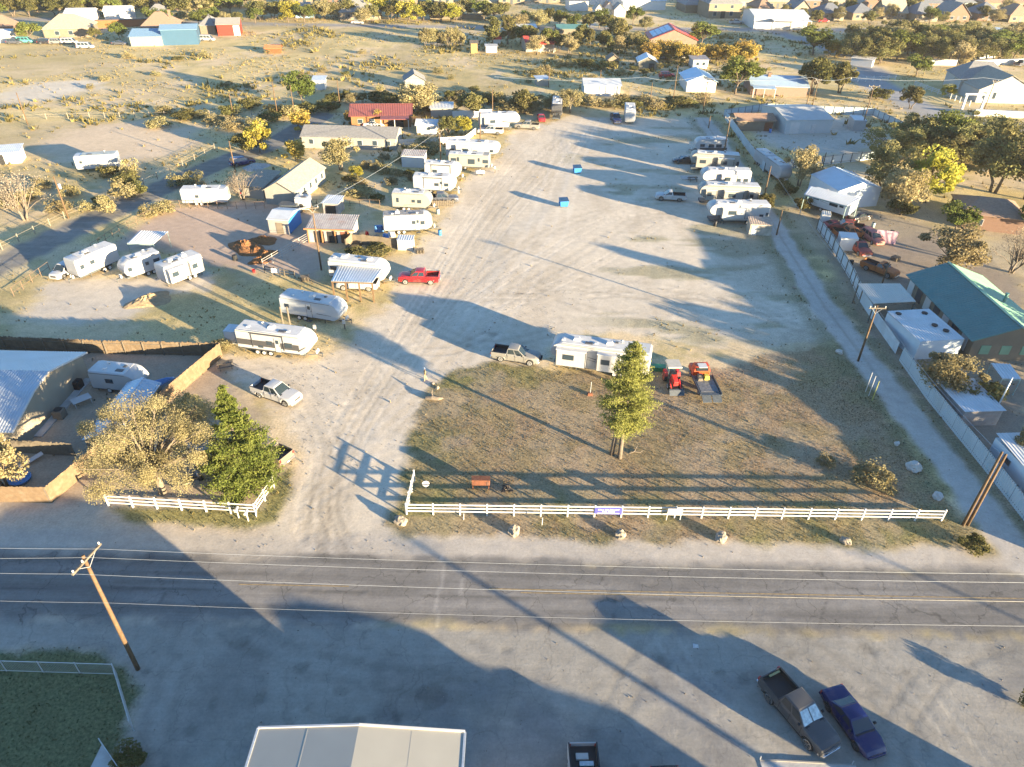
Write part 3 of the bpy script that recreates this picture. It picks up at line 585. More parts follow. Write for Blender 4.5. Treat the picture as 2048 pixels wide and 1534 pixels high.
        for s in (-1, 1): MB().box(x0+.02, x1-.03, min(s*(hw-.14), s*(hw-.03)), max(s*(hw-.14), s*(hw-.03)), zt+.001, zt+.018).build('rail_cap', BLACKPL, t)
    if cargo: cargo(t, sp, lift)
    return t
def at_px(px, py, z=.0): return g(px, py, z)
def heading(p, q): d = g(*q)-g(*p); return math.atan2(d.y, d.x)
# ------------------------------------------------------------------ trailers and motor homes
def rv(label, pa, pb, front='R', style='travel', W=2.5, H=3.3, z0=.6, body=RVWHITE, roof=RVROOF, lower=None, wins=(), door=None, slides=(), stripes=(), axles=2, ac=((.1),), vents=(.3, -.3), cat='trailer', name='travel_trailer', group=None, nose=None, awning=None, hitch=True, band=None, ladder=False):
    """near side bottom ends pa, pb in the photograph; positions are shares of the length, 0 back .. 1 front"""
    loc, rz, L = frame(pa, pb); t = thing(name, label, cat, loc, rz, group); s = 1 if front == 'R' else -1
    X = lambda u: s*(u-.5)*L; h = L/2
    if style == 'travel': pr = [(-h, z0), (h-1.0, z0), (h-.12, z0+.75), (h, z0+1.15), (h-.22, H-.75), (h-.7, H-.22), (h-1.4, H-.02), (-h+.15, H), (-h, H-.12)]
    elif style == 'round': pr = [(-h+.1, z0), (h-.9, z0), (h-.25, z0+.4), (h, z0+1.0), (h-.1, H-.9), (h-.55, H-.3), (h-1.1, H-.03), (-h+.3, H), (-h+.06, H-.25), (-h, z0+.4)]
    elif style == 'fifth': pr = [(-h, z0), (h-2.7, z0), (h-2.5, z0+.85), (h-1.1, z0+.93), (h-.5, z0+1.08), (h-.17, z0+1.36), (h-.02, z0+1.8), (h-.05, H-.95), (h-.18, H-.58), (h-.42, H-.28), (h-.8, H-.09), (h-1.3, H-.01), (-h+.15, H-.05), (-h, H-.25)]
    else: pr = [(-h, z0), (h-.15, z0), (h, z0+.3), (h, H-.3), (h-.15, H-.04), (-h+.15, H), (-h, H-.15)]
    pr = [(s*x, z) for x, z in pr]
    if s < 0: pr = pr[::-1]
    bo = auto_smooth(MB().prism(pr, 0, W, .11).build('body', body, t), 40)
    xr0, xr1 = sorted((X(.02), X(1-1.35/L)))
    MB().hexa([(xr0, .13, H-.05), (xr1, .13, H-.05), (xr1, W-.13, H-.05), (xr0, W-.13, H-.05)], [(xr0, .2, H+.02), (xr1, .2, H+.02), (xr1, W-.2, H+.02), (xr0, W-.2, H+.02)]).build('roof', roof, t)
    if lower:
        x0, x1 = sorted((X(.005), X(1-(2.8 if style == 'fifth' else 1.05)/L))); box('side_skirt', lower, t, x0, x1, -.012, .02, z0+.02, z0+.75)
    if band:
        for u0, u1, za, zb_, mt in band:
            x0, x1 = sorted((X(u0), X(u1))); box('colour_band', mt, t, x0, x1, -.009, .03, z0+za, z0+zb_)
    def window(par, x, y, z, w_, h_, sg=-1):
        fr = MB().box(x-w_/2-.05, x+w_/2+.05, y-.022, y+.02, z-h_/2-.05, z+h_/2+.05).build('window', RVDARK, par)
        MB().box(x-w_/2, x+w_/2, y-.034, y-.01, z-h_/2, z+h_/2).build('pane', GLASS, fr)
    for u, z, w_, h_ in wins: window(t, X(u), 0, z0+z, w_, h_)
    for u0, u1, za, zb_, dp in slides:
        x0, x1 = sorted((X(u0), X(u1))); so_ = MB().box(x0, x1, -dp, .05, z0+za, z0+zb_).build('slide_out', body, t, bevel=.04)
        MB().box(x0-.04, x1+.04, -dp-.03, .03, z0+zb_+.002, z0+zb_+.06).build('slide_cover', roof, so_)
        q = MB()
        for xx in (x0+.03, x1-.03): q.box(xx-.04, xx+.04, -dp-.012, -dp+.01, z0+za+.02, z0+zb_-.02)
        q.build('slide_trim', RVDARK, so_)
        if zb_-za > 1.2: window(so_, (x0+x1)/2+.3*s, -dp, z0+(za+zb_)/2+.2, min(1.3, (x1-x0)*.35), .6)
    if door is not None:
        x = X(door); d = MB().box(x-.34, x+.34, -.03, .02, z0+.05, z0+1.95).build('door', body if body is not RVGREY else RVWHITE, t, bevel=.01)
        q = MB()
        for a in (-.36, .36): q.box(x+a-.02, x+a+.02, -.025, .02, z0+.03, z0+1.97)
        q.build('door_frame', RVGREY, d); MB().box(x-.2, x+.2, -.042, -.02, z0+1.2, z0+1.7).build('door_window', GLASS, d); box('door_handle', RVDARK, d, x+.24, x+.3, -.06, -.02, z0+.9, z0+1.05)
        MB().box(x-.32, x+.32, -.5, -.02, .28, .33).build('step', DARKSTEEL, t)
    for u0, z1, u1, z2, wd_, mt in stripes:
        a, b = Vector((X(u0), -.014, z0+z1)), Vector((X(u1), -.014, z0+z2)); n = Vector((0, 0, wd_/2))
        MB().hexa([a-n, b-n*.4, b-n*.4+Vector((0, .03, 0)), a-n+Vector((0, .03, 0))], [a+n, b+n*.4, b+n*.4+Vector((0, .03, 0)), a+n+Vector((0, .03, 0))]).build('stripe', mt, t)
    for u in ac: MB().taper(X(u)-.38, X(u)+.38, W/2-.36, W/2+.36, H, H+.3, .1).build('air_conditioner', WHITE, t)
    for k, u in enumerate(vents):
        v = MB().taper(X(.5+u)-.2, X(.5+u)+.2, W*(.35+.3*(k % 2))-.2, W*(.35+.3*(k % 2))+.2, H, H+.12, .05).build('roof_vent', [WHITE, RVGREY][k % 2], t)
    q = MB()
    for k in range(14):
        pass
    ax0 = .36 if style != 'fifth' else .3
    for k in range(axles):
        for sd in (0, 1):
            x = X(ax0) + (k-(axles-1)/2)*.86; y = .18 if sd == 0 else W-.18
            wheel(t, x, y if sd else .11, .36, .2, STEELRIM, 1, 5) if sd else near_wheel(t, x, .06, .36, .2)
    MB().box(-h*.92, h*.8 if style == 'travel' else h*.6, .35, W-.35, .42, z0+.01).build('chassis', DARKSTEEL, t)
    if style == 'fifth':
        q = MB(); x = X(1-2.4/L); q.bar((x, .5, 0), (x, .5, z0+.5), .12); q.bar((x, W-.5, 0), (x, W-.5, z0+.5), .12); q.build('landing_leg', DARKSTEEL, t)
        q = MB(); x = X(1-1.2/L); q.taper(x-.15, x+.15, W/2-.15, W/2+.15, z0+.5, z0+1.2, -.1); q.build('king_pin', DARKSTEEL, t)
    elif hitch:
        q = MB(); x0 = X(1)-s*.6; x1 = X(1)+s*1.0; q.bar((x0, .6, .5), (x1, W/2, .5), .09); q.bar((x0, W-.6, .5), (x1, W/2, .5), .09); q.bar((x1-s*.1, W/2, 0), (x1-s*.1, W/2, .75), .07); q.build('hitch', DARKSTEEL, t)
        for k in (-.2, .2): MB().lathe([(.08, 0), (.15, .06), (.15, .4), (.07, .5)], (X(1)+s*.3, W/2+k, .52), 10).build('gas_bottle', WHITE, t, True)
    q = MB()
    for xx in (X(.08), X(.72)):
        for yy in (.35, W-.35): q.bar((xx, yy, 0), (xx, yy, z0), .07)
    q.build('jack', DARKSTEEL, t)
    if awning: 
        u0, u1 = awning; x0, x1 = sorted((X(u0), X(u1))); MB().tube([(x0, -.08, H-.25), (x1, -.08, H-.25)], .07, 8).build('awning_roll', RVGREY, t)
        q = MB()
        for xx in (x0+.06, x1-.06): q.box(xx-.03, xx+.03, -.07, -.015, z0+.35, H-.25)
        q.build('awning_arm', RVDARK, t)
    x0, x1 = sorted((X(.01), X(1-1.3/L)))
    for y in (-.012, W-.02): MB().box(x0, x1, y, y+.032, H-.2, H-.15).build('gutter', RVGREY, t)
    if style != 'fifth': MB().box(x0, x1, -.01, .02, z0+.03, z0+.1).build('skirt_shade_trim', RVGREY, t)  # dark trim line that also stands in for shading along the bottom skirt
    for k in range(3): MB().box(X(.04)-.03*s-.03, X(.04)-.03*s+.03, W*(.3+.2*k)-.08, W*(.3+.2*k)+.08, H-.13, H-.05).build('marker_light', TAILL, t)
    MB().taper(X(.62)-.45, X(.62)+.45, W*.2, W*.2+.5, H+.02, H+.1, .06).build('skylight', RVGREY, t); MB().lathe([(.05, H), (.05, H+.22), (.2, H+.26), (.2, H+.3), (.05, H+.33)], (X(.3), W*.72, 0), 12).build('antenna', WHITE, t, True)
    if ladder:
        q = MB(); x = X(0)-s*.05
        for yy in (W*.68, W*.84): q.bar((x, yy, z0+.4), (x, yy, H+.05), .035)
        for k in range(7): q.bar((x, W*.68, z0+.6+.33*k), (x, W*.84, z0+.6+.33*k), .03)
        q.build('ladder', GALV, t)
    return t
def near_wheel(par, x, y, r, wd):
    m = MB(); m.lathe([(r*.55, 0), (r*.9, 0), (r, wd*.2), (r, wd*.8), (r*.9, wd)], (x, y-.06, r), 16, 'Y'); t = m.build('wheel', TYRE, par, True)
    MB().lathe([(r*.62, .0), (r*.6, -.03), (r*.3, -.01), (r*.25, -.04)], (x, y-.06, r), 14, 'Y').build('rim', STEELRIM, t); return t
# ------------------------------------------------------------------ buildings
def house(name, label, cat, pa, pb, depth, eh, rh, wall, roof, ridge='x', hip=0.0, over=.35, group=None, wins=(), doors=(), ribs=False, chimney=None, base=None, side_wins=(), garage=None, parapet=False, zr=None, porch=None):
    """near wall foot pa..pb; ridge along the near wall ('x') or away from it ('y'); wins = (share of length, sill, width, height)"""
    loc, rz, L = frame(pa, pb); t = thing(name, label, cat, loc, rz, group); h = L/2; D = depth
    wl = MB()
    wl.box(-h, h, 0, D, -.1, eh)
    if ridge == 'x' and hip == 0:
        for x in (-h, h-.001): wl.f.append(tuple(range(len(wl.v), len(wl.v)+3))); wl.v += [(x, 0, eh), (x, D, eh), (x, D/2, rh-.04)]
    if ridge == 'y' and hip == 0:
        for y in (0, D-.001): wl.f.append(tuple(range(len(wl.v), len(wl.v)+3))); wl.v += [(-h, y, eh), (h, y, eh), (0, y, rh-.04)]
    wo = wl.build('wall', wall, t)
    o = over; e = eh-.02
    dz = (rh-eh)/((D if ridge == 'x' else L)/2)*o
    if ridge == 'flat':
        rf = MB().ribbed((-h-o, -o, eh+.02), (h+o, -o, eh+.02), (h+o, D+o, rh), (-h-o, D+o, rh), .35, .03).build('roof', roof, t)
    elif hip > 0:
        if ridge == 'x': A, B = (-h+hip, D/2, rh), (h-hip, D/2, rh)
        else: A, B = (0, hip, rh), (0, D-hip, rh)
        c = [(-h-o, -o, e-.08), (h+o, -o, e-.08), (h+o, D+o, e-.08), (-h-o, D+o, e-.08)]; q = MB()
        if ridge == 'x': q.poly([c[0], c[1], B, A]).poly([c[2], c[3], A, B]).poly([c[1], c[2], B]).poly([c[3], c[0], A])
        else: q.poly([c[0], c[1], A]).poly([c[1], c[2], B, A]).poly([c[2], c[3], B]).poly([c[3], c[0], A, B])
        lo = [(x, y, z-.12) for x, y, z in c]
        for k in range(4): q.quad(c[k], c[(k+1) % 4], lo[(k+1) % 4], lo[k])
        q.poly(lo); rf = q.build('roof', roof, t)
    else:
        q = MB()
        if ridge == 'x':
            pl = [[(-h-o, -o, e-dz), (h+o, -o, e-dz), (h+o, D/2, rh), (-h-o, D/2, rh)], [(h+o, D+o, e-dz), (-h-o, D+o, e-dz), (-h-o, D/2, rh), (h+o, D/2, rh)]]
        else:
            pl = [[(-h-o, D+o, e-dz), (-h-o, -o, e-dz), (0, -o, rh), (0, D+o, rh)], [(h+o, -o, e-dz), (h+o, D+o, e-dz), (0, D+o, rh), (0, -o, rh)]]
        for p4 in pl:
            if ribs: q.ribbed(*p4, .4, .04, .05)
            else: q.hexa([(x, y, z-.1) for x, y, z in p4], p4)
        rf = q.build('roof', roof, t)
        if ribs:
            MB().bar((-h-o, D/2, rh+.03) if ridge == 'x' else (0, -o, rh+.03), (h+o, D/2, rh+.03) if ridge == 'x' else (0, D+o, rh+.03), .3, .05).build('ridge_cap', roof, rf)
    def win(x, z, w_, h_, y=0, ax='x', s=-1):
        if ax == 'x': b = (x-w_/2, x+w_/2, y-.05, y+.03); c = (x-w_/2+.06, x+w_/2-.06, y-.07, y-.02)
        else: b = (y-.05*(-s) if s < 0 else y-.03, y+.03 if s < 0 else y+.05, x-w_/2, x+w_/2); b = (y-.05, y+.05, x-w_/2, x+w_/2); c = (y-.07, y+.07, x-w_/2+.06, x+w_/2-.06)
        fr = MB().box(*b, z, z+h_).build('window', WHITE, t); MB().box(*c, z+.06, z+h_-.06).build('pane', GLASS, fr)
    for u, z, w_, h_ in wins: win((u-.5)*L, z, w_, h_)
    for sd, u, z, w_, h_ in side_wins: win(u*D, z, w_, h_, h if sd > 0 else -h, 'y', sd)
    for u, w_, h_, mt in doors:
        d = box('door', mt, t, (u-.5)*L-w_/2, (u-.5)*L+w_/2, -.05, .03, -.02, h_); box('door_handle', DARKSTEEL, d, (u-.5)*L+w_/2-.2, (u-.5)*L+w_/2-.1, -.09, -.04, .95, 1.05)
    if chimney: box('chimney', BRICK, rf, (chimney-.5)*L-.4, (chimney-.5)*L+.4, D*.4, D*.4+.8, eh, rh+.7)
    if porch:
        u0, u1, dp, hh = porch; x0, x1 = (u0-.5)*L, (u1-.5)*L; pr = MB().hexa([(x0, -dp, hh-.25), (x1, -dp, hh-.25), (x1, -.36, hh-.05), (x0, -.36, hh-.05)], [(x0, -dp, hh-.13), (x1, -dp, hh-.13), (x1, -.36, hh+.07), (x0, -.36, hh+.07)]).build('porch_roof', roof, t)
        for x in (x0+.15, (x0+x1)/2, x1-.15): MB().bar((x, -dp+.15, 0), (x, -dp+.15, hh-.2), .14).build('porch_post', WHITE, t)
    return t
# ------------------------------------------------------------------ fences
def rail_fence(label, pts, spans, hts=(.45, .85, 1.25), post=(.13, 1.38), mat=WHITE, name='rail_fence', cat='fence', rail=(.05, .14), grp=None, rnd=False, jit=0.0):
    pts = [Vector((p[0], p[1], 0)) for p in pts]; t = thing(name, label, cat, pts[0], 0, grp); o = pts[0]; ends = []
    for k, (p, q) in enumerate(zip(pts, pts[1:])):
        n = spans[k]
        for i in range(n + (1 if k == len(pts)-2 else 0)): ends.append(p.lerp(q, i/n) - o)
    w_, h_ = post; pm = rm = None
    for i, e in enumerate(ends):
        hh = h_
        if rnd: MB().tube([(e.x, e.y, -.1), (e.x, e.y, hh)], w_/2, 6).build('post', mat, t)
        else:
            d = (ends[min(i+1, len(ends)-1)]-ends[max(i-1, 0)]).normalized(); q = MB(); a = Vector((d.x, d.y, 0))*w_/2; b = Vector((-d.y, d.x, 0))*w_/2
            B = [e-a-b, e+a-b, e+a+b, e-a+b]; q.hexa([p+Vector((0, 0, -.1)) for p in B], [p+Vector((0, 0, hh)) for p in B])
            q.hexa([e+(p-e)*1.2+Vector((0, 0, hh)) for p in B], [e+(p-e)*.5+Vector((0, 0, hh+.06)) for p in B]); q.build('post', mat, t)
    for a, b in zip(ends, ends[1:]):
        for z in hts:
            j = random.uniform(-jit, jit); p, q = a+Vector((0, 0, z+j)), b+Vector((0, 0, z+random.uniform(-jit, jit)))
            if rnd: MB().tube([p, q], rail[1]/2, 6).build('rail', mat, t)
            else:
                d = (q-p).normalized()*(w_/2); MB().bar(p+d, q-d, *rail).build('rail', mat, t)
    return t
def board_fence(label, pts, ht=1.85, pw=2.4, mat=CEDAR, name='board_fence', grp=None, ragged=.05, bw=.145, gap=.006):
    pts = [Vector((p[0], p[1], 0)) for p in pts]; t = thing(name, label, 'fence', pts[0], 0, grp); o = pts[0]; rn = random.Random(len(label))
    for p, q in zip(pts, pts[1:]):
        n = max(1, round((q-p).length/pw))
        for i in range(n):
            a, b = p.lerp(q, i/n)-o, p.lerp(q, (i+1)/n)-o; d = (b-a).normalized(); m = MB(); L = (b-a).length; k = int(L/bw); nn = Vector((-d.y, d.x, 0))
            for j in range(k):
                s0 = a+d*(j*L/k+gap/2); s1 = a+d*((j+1)*L/k-gap/2); hh = ht+rn.uniform(-ragged, ragged); th = nn*(.02+.008*(j % 2))
                m.hexa([s0, s1, s1+th, s0+th], [s0+Vector((0, 0, hh)), s1+Vector((0, 0, hh)), s1+th+Vector((0, 0, hh)), s0+th+Vector((0, 0, hh))])
            pn = m.build('panel', mat, t); r_ = MB()
            for z in (.4, 1.45*ht/1.85): r_.bar(a+nn*.06+Vector((0, 0, z)), b+nn*.06+Vector((0, 0, z)), .05, .09)
            r_.build('rail', GREYWOOD, pn); e = a+nn*.13; MB().box(e.x-.05, e.x+.05, e.y-.05, e.y+.05, -.1, ht*.97).build('post', GREYWOOD, t)
    return t
def tin_fence(label, pts, ht=2.0, pw=2.4, mat=TIN, posts=DARKSTEEL, name='tin_fence', grp=None, side=-1):
    pts = [Vector((p[0], p[1], 0)) for p in pts]; t = thing(name, label, 'fence', pts[0], 0, grp); o = pts[0]; rn = random.Random(len(label)+3)
    for p, q in zip(pts, pts[1:]):
        n = max(1, round((q-p).length/pw))
        for i in range(n):
            a, b = p.lerp(q, i/n)-o, p.lerp(q, (i+1)/n)-o; d = (b-a).normalized(); nn = Vector((-d.y, d.x, 0)); m = MB(); L = (b-a).length; k = max(3, int(L/.28)); hh = ht+rn.uniform(-.04, .04)
            i0 = len(m.v)
            us = []
            for j in range(k): us += [(j/k, 0), ((j+.5)/k, 0), ((j+.62)/k, .035), ((j+.88)/k, .035)]
            us.append((1, 0))
            for u, e in us: pt = a.lerp(b, u)+nn*e; m.v += [(pt.x, pt.y, .03), (pt.x, pt.y, hh)]
            for j in range(len(us)-1): m.f.append((i0+2*j, i0+2*j+2, i0+2*j+3, i0+2*j+1))
            m.build('sheet', mat, t)
            if posts is not None:
                e = a+nn*.06*side; MB().box(e.x-.05, e.x+.05, e.y-.05, e.y+.05, -.1, ht+.08).build('post', posts, t)
                q2 = MB()
                for z in (.35, ht-.12): q2.bar(a+nn*.04*side+Vector((0, 0, z)), b+nn*.04*side+Vector((0, 0, z)), .05)
                q2.build('rail', posts, t)
    return t
def mesh_fence(label, pts, ht=1.5, pw=2.8, sp=.12, grp=None, slat=.012):
    pts = [Vector((p[0], p[1], 0)) for p in pts]; t = thing('chain_link_fence', label, 'fence', pts[0], 0, grp); o = pts[0]
    for p, q in zip(pts, pts[1:]):
        n = max(1, round((q-p).length/pw))
        for i in range(n):
            a, b = p.lerp(q, i/n)-o, p.lerp(q, (i+1)/n)-o; m = MB(); L = (b-a).length; k = int(L/sp)
            for j in range(k):
                u = a.lerp(b, (j+.5)/k); m.bar(u+Vector((0, 0, .05)), u+Vector((0, 0, ht-.02)), slat, slat)
            m.build('wire_mesh', GALV, t); MB().tube([a+Vector((0, 0, -.1)), a+Vector((0, 0, ht+.08))], .035, 8).build('post', GALV, t)
            MB().tube([a+Vector((0, 0, ht)), b+Vector((0, 0, ht))], .025, 6).build('top_rail', GALV, t); MB().tube([a+Vector((0, 0, .06)), b+Vector((0, 0, .06))], .015, 5).build('bottom_rail', GALV, t)
        e = q-o
    MB().tube([e+Vector((0, 0, -.1)), e+Vector((0, 0, ht+.1))], .04, 8).build('post', GALV, t)
    return t
# ------------------------------------------------------------------ poles and wires
def pole(label, p, ht, arm=None, az=0.0, mat=POLEWOOD, r=.16, double=None, trans=False, grp=None, second=None):
    t = thing('utility_pole', label, 'utility pole', (p[0], p[1], 0), az, grp); ends = []
    MB().tube([(0, 0, -.3), (0, 0, ht*.5), (0, 0, ht)], [r, r*.85, r*.65], 10).build('shaft', mat, t, True)
    if double: MB().tube([(double[0], double[1], -.3), (double[0], double[1], ht*.97)], [r, r*.7], 10).build('shaft', mat, t, True)
    for k, aw in enumerate([a for a in (arm, second) if a]):
        z = ht-.25-.9*k; ar = MB().box(-aw/2, aw/2, -.2-.06, -.2+.06, z-.06, z+.07).build('crossarm', GREYWOOD, t)
        for x in (-aw/2+.12, aw/2-.12) if k or aw < 1.9 else (-aw/2+.12, -.35, aw/2-.12):
            MB().lathe([(.03, 0), (.07, .05), (.045, .1), (.07, .15), (.03, .22)], (x, -.2, z+.07), 8).build('insulator', M('porcelain', (.55, .52, .48), .3, .1, 4), ar, True)
        for s in (-1, 1): MB().bar((s*aw*.3, -.2, z-.05), (0, -.14, z-.75), .03).build('brace', GALV, ar)
    if trans:
        MB().lathe([(.05, 0), (.25, .03), (.25, .8), (.2, .87), (.05, .9)], (.38, 0, ht-2.2), 12).build('transformer', GALV, t, True)
    return t
def wire(label, a, b, sag=.5, r=.018, grp=None, n=14):
    a, b = Vector(a), Vector(b); pts = []
    for k in range(n+1):
        u = k/n; p = a.lerp(b, u); p.z -= sag*4*u*(1-u); pts.append(p-a)
    o = MB().tube(pts, r, 4).build('power_line', WIRE); o.location = a; return tag(o, label, 'wire', grp)
# ------------------------------------------------------------------ trees
def leafmesh(name, C_, size, mat, rnd, up=0.0, asp=1.0, val=None):
    n = len(C_); a = rnd.normal(size=(n, 3)); a /= np.linalg.norm(a, axis=1, keepdims=True)+1e-9
    b = rnd.normal(size=(n, 3)); b[:, 2] *= (1-up); b -= (b*a).sum(1, keepdims=True)*a; b /= np.linalg.norm(b, axis=1, keepdims=True)+1e-9
    s = (size*(.6+.8*rnd.random(n)))[:, None] if np.isscalar(size) else size[:, None]
    A, B = a*s*asp, b*s
    V = np.stack([C_-A-B*.35, C_+A*.25-B*.9, C_+A+B*.4, C_-A*.3+B], 1).reshape(-1, 3)
    me = npmesh(name, V, np.arange(4*n).reshape(-1, 4), mat); at = me.attributes.new('lv', 'FLOAT', 'POINT')
    v = rnd.random(n) if val is None else np.clip(val + .35*(rnd.random(n)-.5), 0, 1)
    at.data.foreach_set('value', np.repeat(v, 4).astype(np.float32)); return me
def grow(seed, h, spread, fork, nlimb, levels=3, droop=.0, stems=1, lean=.1, upb=.35, tr=.05):
    """limbs of a broadleaf tree: tapered tubes and the twig ends"""
    rn = random.Random(seed); m = MB(); tips = []
    def limb(p, d, ln, r, lv):
        pts = [p.copy()]; k = 4; q = p.copy(); dd = d.copy()
        for i in range(k):
            dd = (dd + Vector((rn.uniform(-1, 1), rn.uniform(-1, 1), rn.uniform(-.5, .7)))*.22 - Vector((0, 0, droop*lv*.12))).normalized(); q = q + dd*ln/k; pts.append(q.copy())
        m.tube(pts, [r*(1-.55*i/k) for i in range(k+1)], 7 if lv == 0 else 5 if lv == 1 else 4)
        if lv >= levels: tips.append((pts[-1], ln)); tips.append((pts[2], ln)); return
        nb = nlimb if lv == 0 else rn.randint(3, 4)
        for j in range(nb):
            u = 1.0 if j == 0 else rn.uniform(.45, 1.0); b = pts[min(k, max(1, round(u*k)))]
            a = rn.uniform(0, 6.283) if lv else 6.283*j/nb+rn.uniform(-.4, .4)
            e = Vector((math.cos(a), math.sin(a), 0))*spread + dd*(1-spread*.6) + Vector((0, 0, upb))
            limb(b, e.normalized(), ln*rn.uniform(.58, .8), r*.5, lv+1)
        if lv >= 1: tips.append((pts[-1], ln*.8))
    for s in range(stems):
        a = rn.uniform(0, 6.28); d = Vector((math.cos(a)*lean*(1 if stems == 1 else 4), math.sin(a)*lean*(1 if stems == 1 else 4), 1)).normalized()
        limb(Vector((math.cos(a)*.15*(stems > 1), math.sin(a)*.15*(stems > 1), -.1)), d, h*fork, h*tr/math.sqrt(stems), 0)
    return m, tips
def broad(seed, h, rx=.42, z0=.22, ncl=26, per=170, size=.2, sig=.1, mat=None, bark=BARK, stems=1, tr=.022, droop=0.0, rz=None, top=1.0, fork=.3, vis=1.0):
    """crown of leaf clumps spread through an uneven dome, each clump carried by a limb"""
    rnd = np.random.default_rng(seed); rn = random.Random(seed); m = MB(); cs = []; vs = []; rz = rz or (1-z0)/2; cz = z0+rz
    bases = [(math.cos(6.28*k/stems+seed)*.03*h*(stems > 1), math.sin(6.28*k/stems+seed)*.03*h*(stems > 1)) for k in range(stems)]; forks = []
    for k, (bx, by) in enumerate(bases):
        fz = h*fork*rn.uniform(.85, 1.1); f = Vector((bx*3+rn.uniform(-.04, .04)*h, by*3+rn.uniform(-.04, .04)*h, fz)); forks.append(f)
        m.tube([(bx, by, -.15), (bx*1.6, by*1.6, fz*.5), f], [h*tr*1.25, h*tr, h*tr*.8], 8)
    lob = [(rn.uniform(0, 6.283), rn.uniform(.1, .3)) for _ in range(4)]
    for k in range(ncl):
        a = rn.uniform(0, 6.283); u = rn.uniform(-.75, 1.0); rr = math.sqrt(max(0, 1-u*u)); q = rn.uniform(.25, 1.08)**.6
        bump = 1+sum(w*math.cos(a-p)**3 for p, w in lob)*.7
        c = Vector((math.cos(a)*rr*rx*h*q*bump, math.sin(a)*rr*rx*h*q*bump, (cz+u*rz*q*top)*h - droop*h*.25*max(0, rr*q-.5)))
        c.z = max(c.z, z0*h*.6); f = min(forks, key=lambda p: (p-c).length); mid = f.lerp(c, .5)+Vector((0, 0, .04*h))
        m.tube([f, mid, c], [h*tr*.5, h*tr*.3, h*tr*.08], 5, False)
        n = int(per*rn.uniform(.5, 1.3)); s = sig*h*rn.choice((.6, .8, 1.0, 1.4))*rn.uniform(.85, 1.15)
        d = rnd.normal(size=(n, 3)); d /= np.linalg.norm(d, axis=1, keepdims=True); d *= (s*(.35+.75*rnd.random((n, 1))**.6)*1.25)
        d[:, 2] = d[:, 2]*.75 - droop*np.abs(rnd.normal(size=n))*s*.8
        cs.append(np.array(c)+d); vs.append(np.full(n, rnd.random()))
        for _ in range(2):
            e = c+Vector(rnd.normal(size=3)*s*.6); m.tube([mid.lerp(c, .6), e], [h*tr*.14, h*tr*.04], 4, False)
    return m, leafmesh('crown', np.concatenate(cs), size, mat, rnd, val=np.concatenate(vs)), bark
def conifer(seed, h, rad, z0, prof, mat, per=70, size=.16, stems=((0, 0),), trunk_r=.22, step=.32, bark=PALEBARK, lump=.9):
    """prof: crown radius share by height share"""
    rnd = np.random.default_rng(seed); rn = random.Random(seed); m = MB(); cs = []; vs = []
    for dx, dy in stems: m.tube([(dx, dy, -.2), (dx*.7, dy*.7, h*.3), (dx*.2, dy*.2, h*.65), (0, 0, h*.97)], [trunk_r, trunk_r*.8, trunk_r*.5, .03], 10)
    z = z0
    while z < h:
        u = (z-z0)/(h-z0); R_ = rad*np.interp(u, [p[0] for p in prof], [p[1] for p in prof]); nb = max(3, int(5+R_*1.6))
        for j in range(nb):
            a = rn.uniform(0, 6.283); r_ = R_*rn.uniform(.55, 1.08); up = rn.uniform(-.05, .35)
            e = Vector((math.cos(a)*r_, math.sin(a)*r_, r_*up)); p0 = Vector((0, 0, z-.1*r_)); m.tube([p0, p0+e*.5+Vector((0, 0, -.04*r_)), p0+e], [.05, .035, .012], 4, False)
            v = rnd.random(); n = int(per*(.6+.9*r_/rad)); tt = (.22+.84*rnd.random(n)**.75)[:, None]; s = (.07+.085*r_)*lump*(.8+.5*rnd.random())
            ax_ = np.array(p0)[None]+np.array(e)[None]*tt; sp_ = rnd.normal(size=(n, 3))*np.array([s, s, s*.42])*(.55+.6*np.sin(np.clip(tt, 0, 1)*3.0))
            sp_[:, 2] += .06*r_*tt[:, 0]**2; keep = rnd.random(n) > .15*(np.sin(tt[:, 0]*19+a*7) > .3)*3
            cs.append((ax_+sp_)[keep]); vs.append(np.full(keep.sum(), v))
        z += step*rn.uniform(.7, 1.3)
    return m, leafmesh('crown', np.concatenate(cs), size, mat, rnd, up=-.3, asp=.4, val=np.concatenate(vs)), bark
PROTO = {}
def proto(key, fn):
    if key not in PROTO:
        m, crown, bark = fn(); me = bpy.data.meshes.new('trunk'); me.from_pydata(m.v, [], m.f); me.materials.append(bark); me.polygons.foreach_set('use_smooth', [True]*len(me.polygons)); PROTO[key] = (me, crown)
    return PROTO[key]
def tree(key, label, p, sc=1.0, rz=None, grp=None, name='tree', cat='tree', sz=1.0, crown=True):
    a, b = PROTO[key]; t = thing(name, label, cat, (p[0], p[1], 0), random.uniform(0, 6.28) if rz is None else rz, grp); t.scale = (sc, sc, sc*sz)
    link('trunk', a, t)
    if crown: link('crown', b, t)
    return t
# ================================================================== front of the scene
def gg(p): return p if isinstance(p, Vector) else g(*p)
def frame(pa, pb):
    a, b = gg(pa), gg(pb); d = b - a
    return (a + b) / 2, math.atan2(d.y, d.x), d.length
def vw(rear, front, sp):
    """wheels on the near side touch the ground at these pixels"""
    a, b = g(*rear), g(*front); d = (b-a).normalized(); n = Vector((-d.y, d.x, 0)); mid = (a+b)/2
    if n.dot(mid) < 0: n = -n
    c = mid + n*(sp['W']/2-.12) - d*(sum(sp['ax'])/2); return Vector((c.x, c.y, 0)), math.atan2(d.y, d.x)
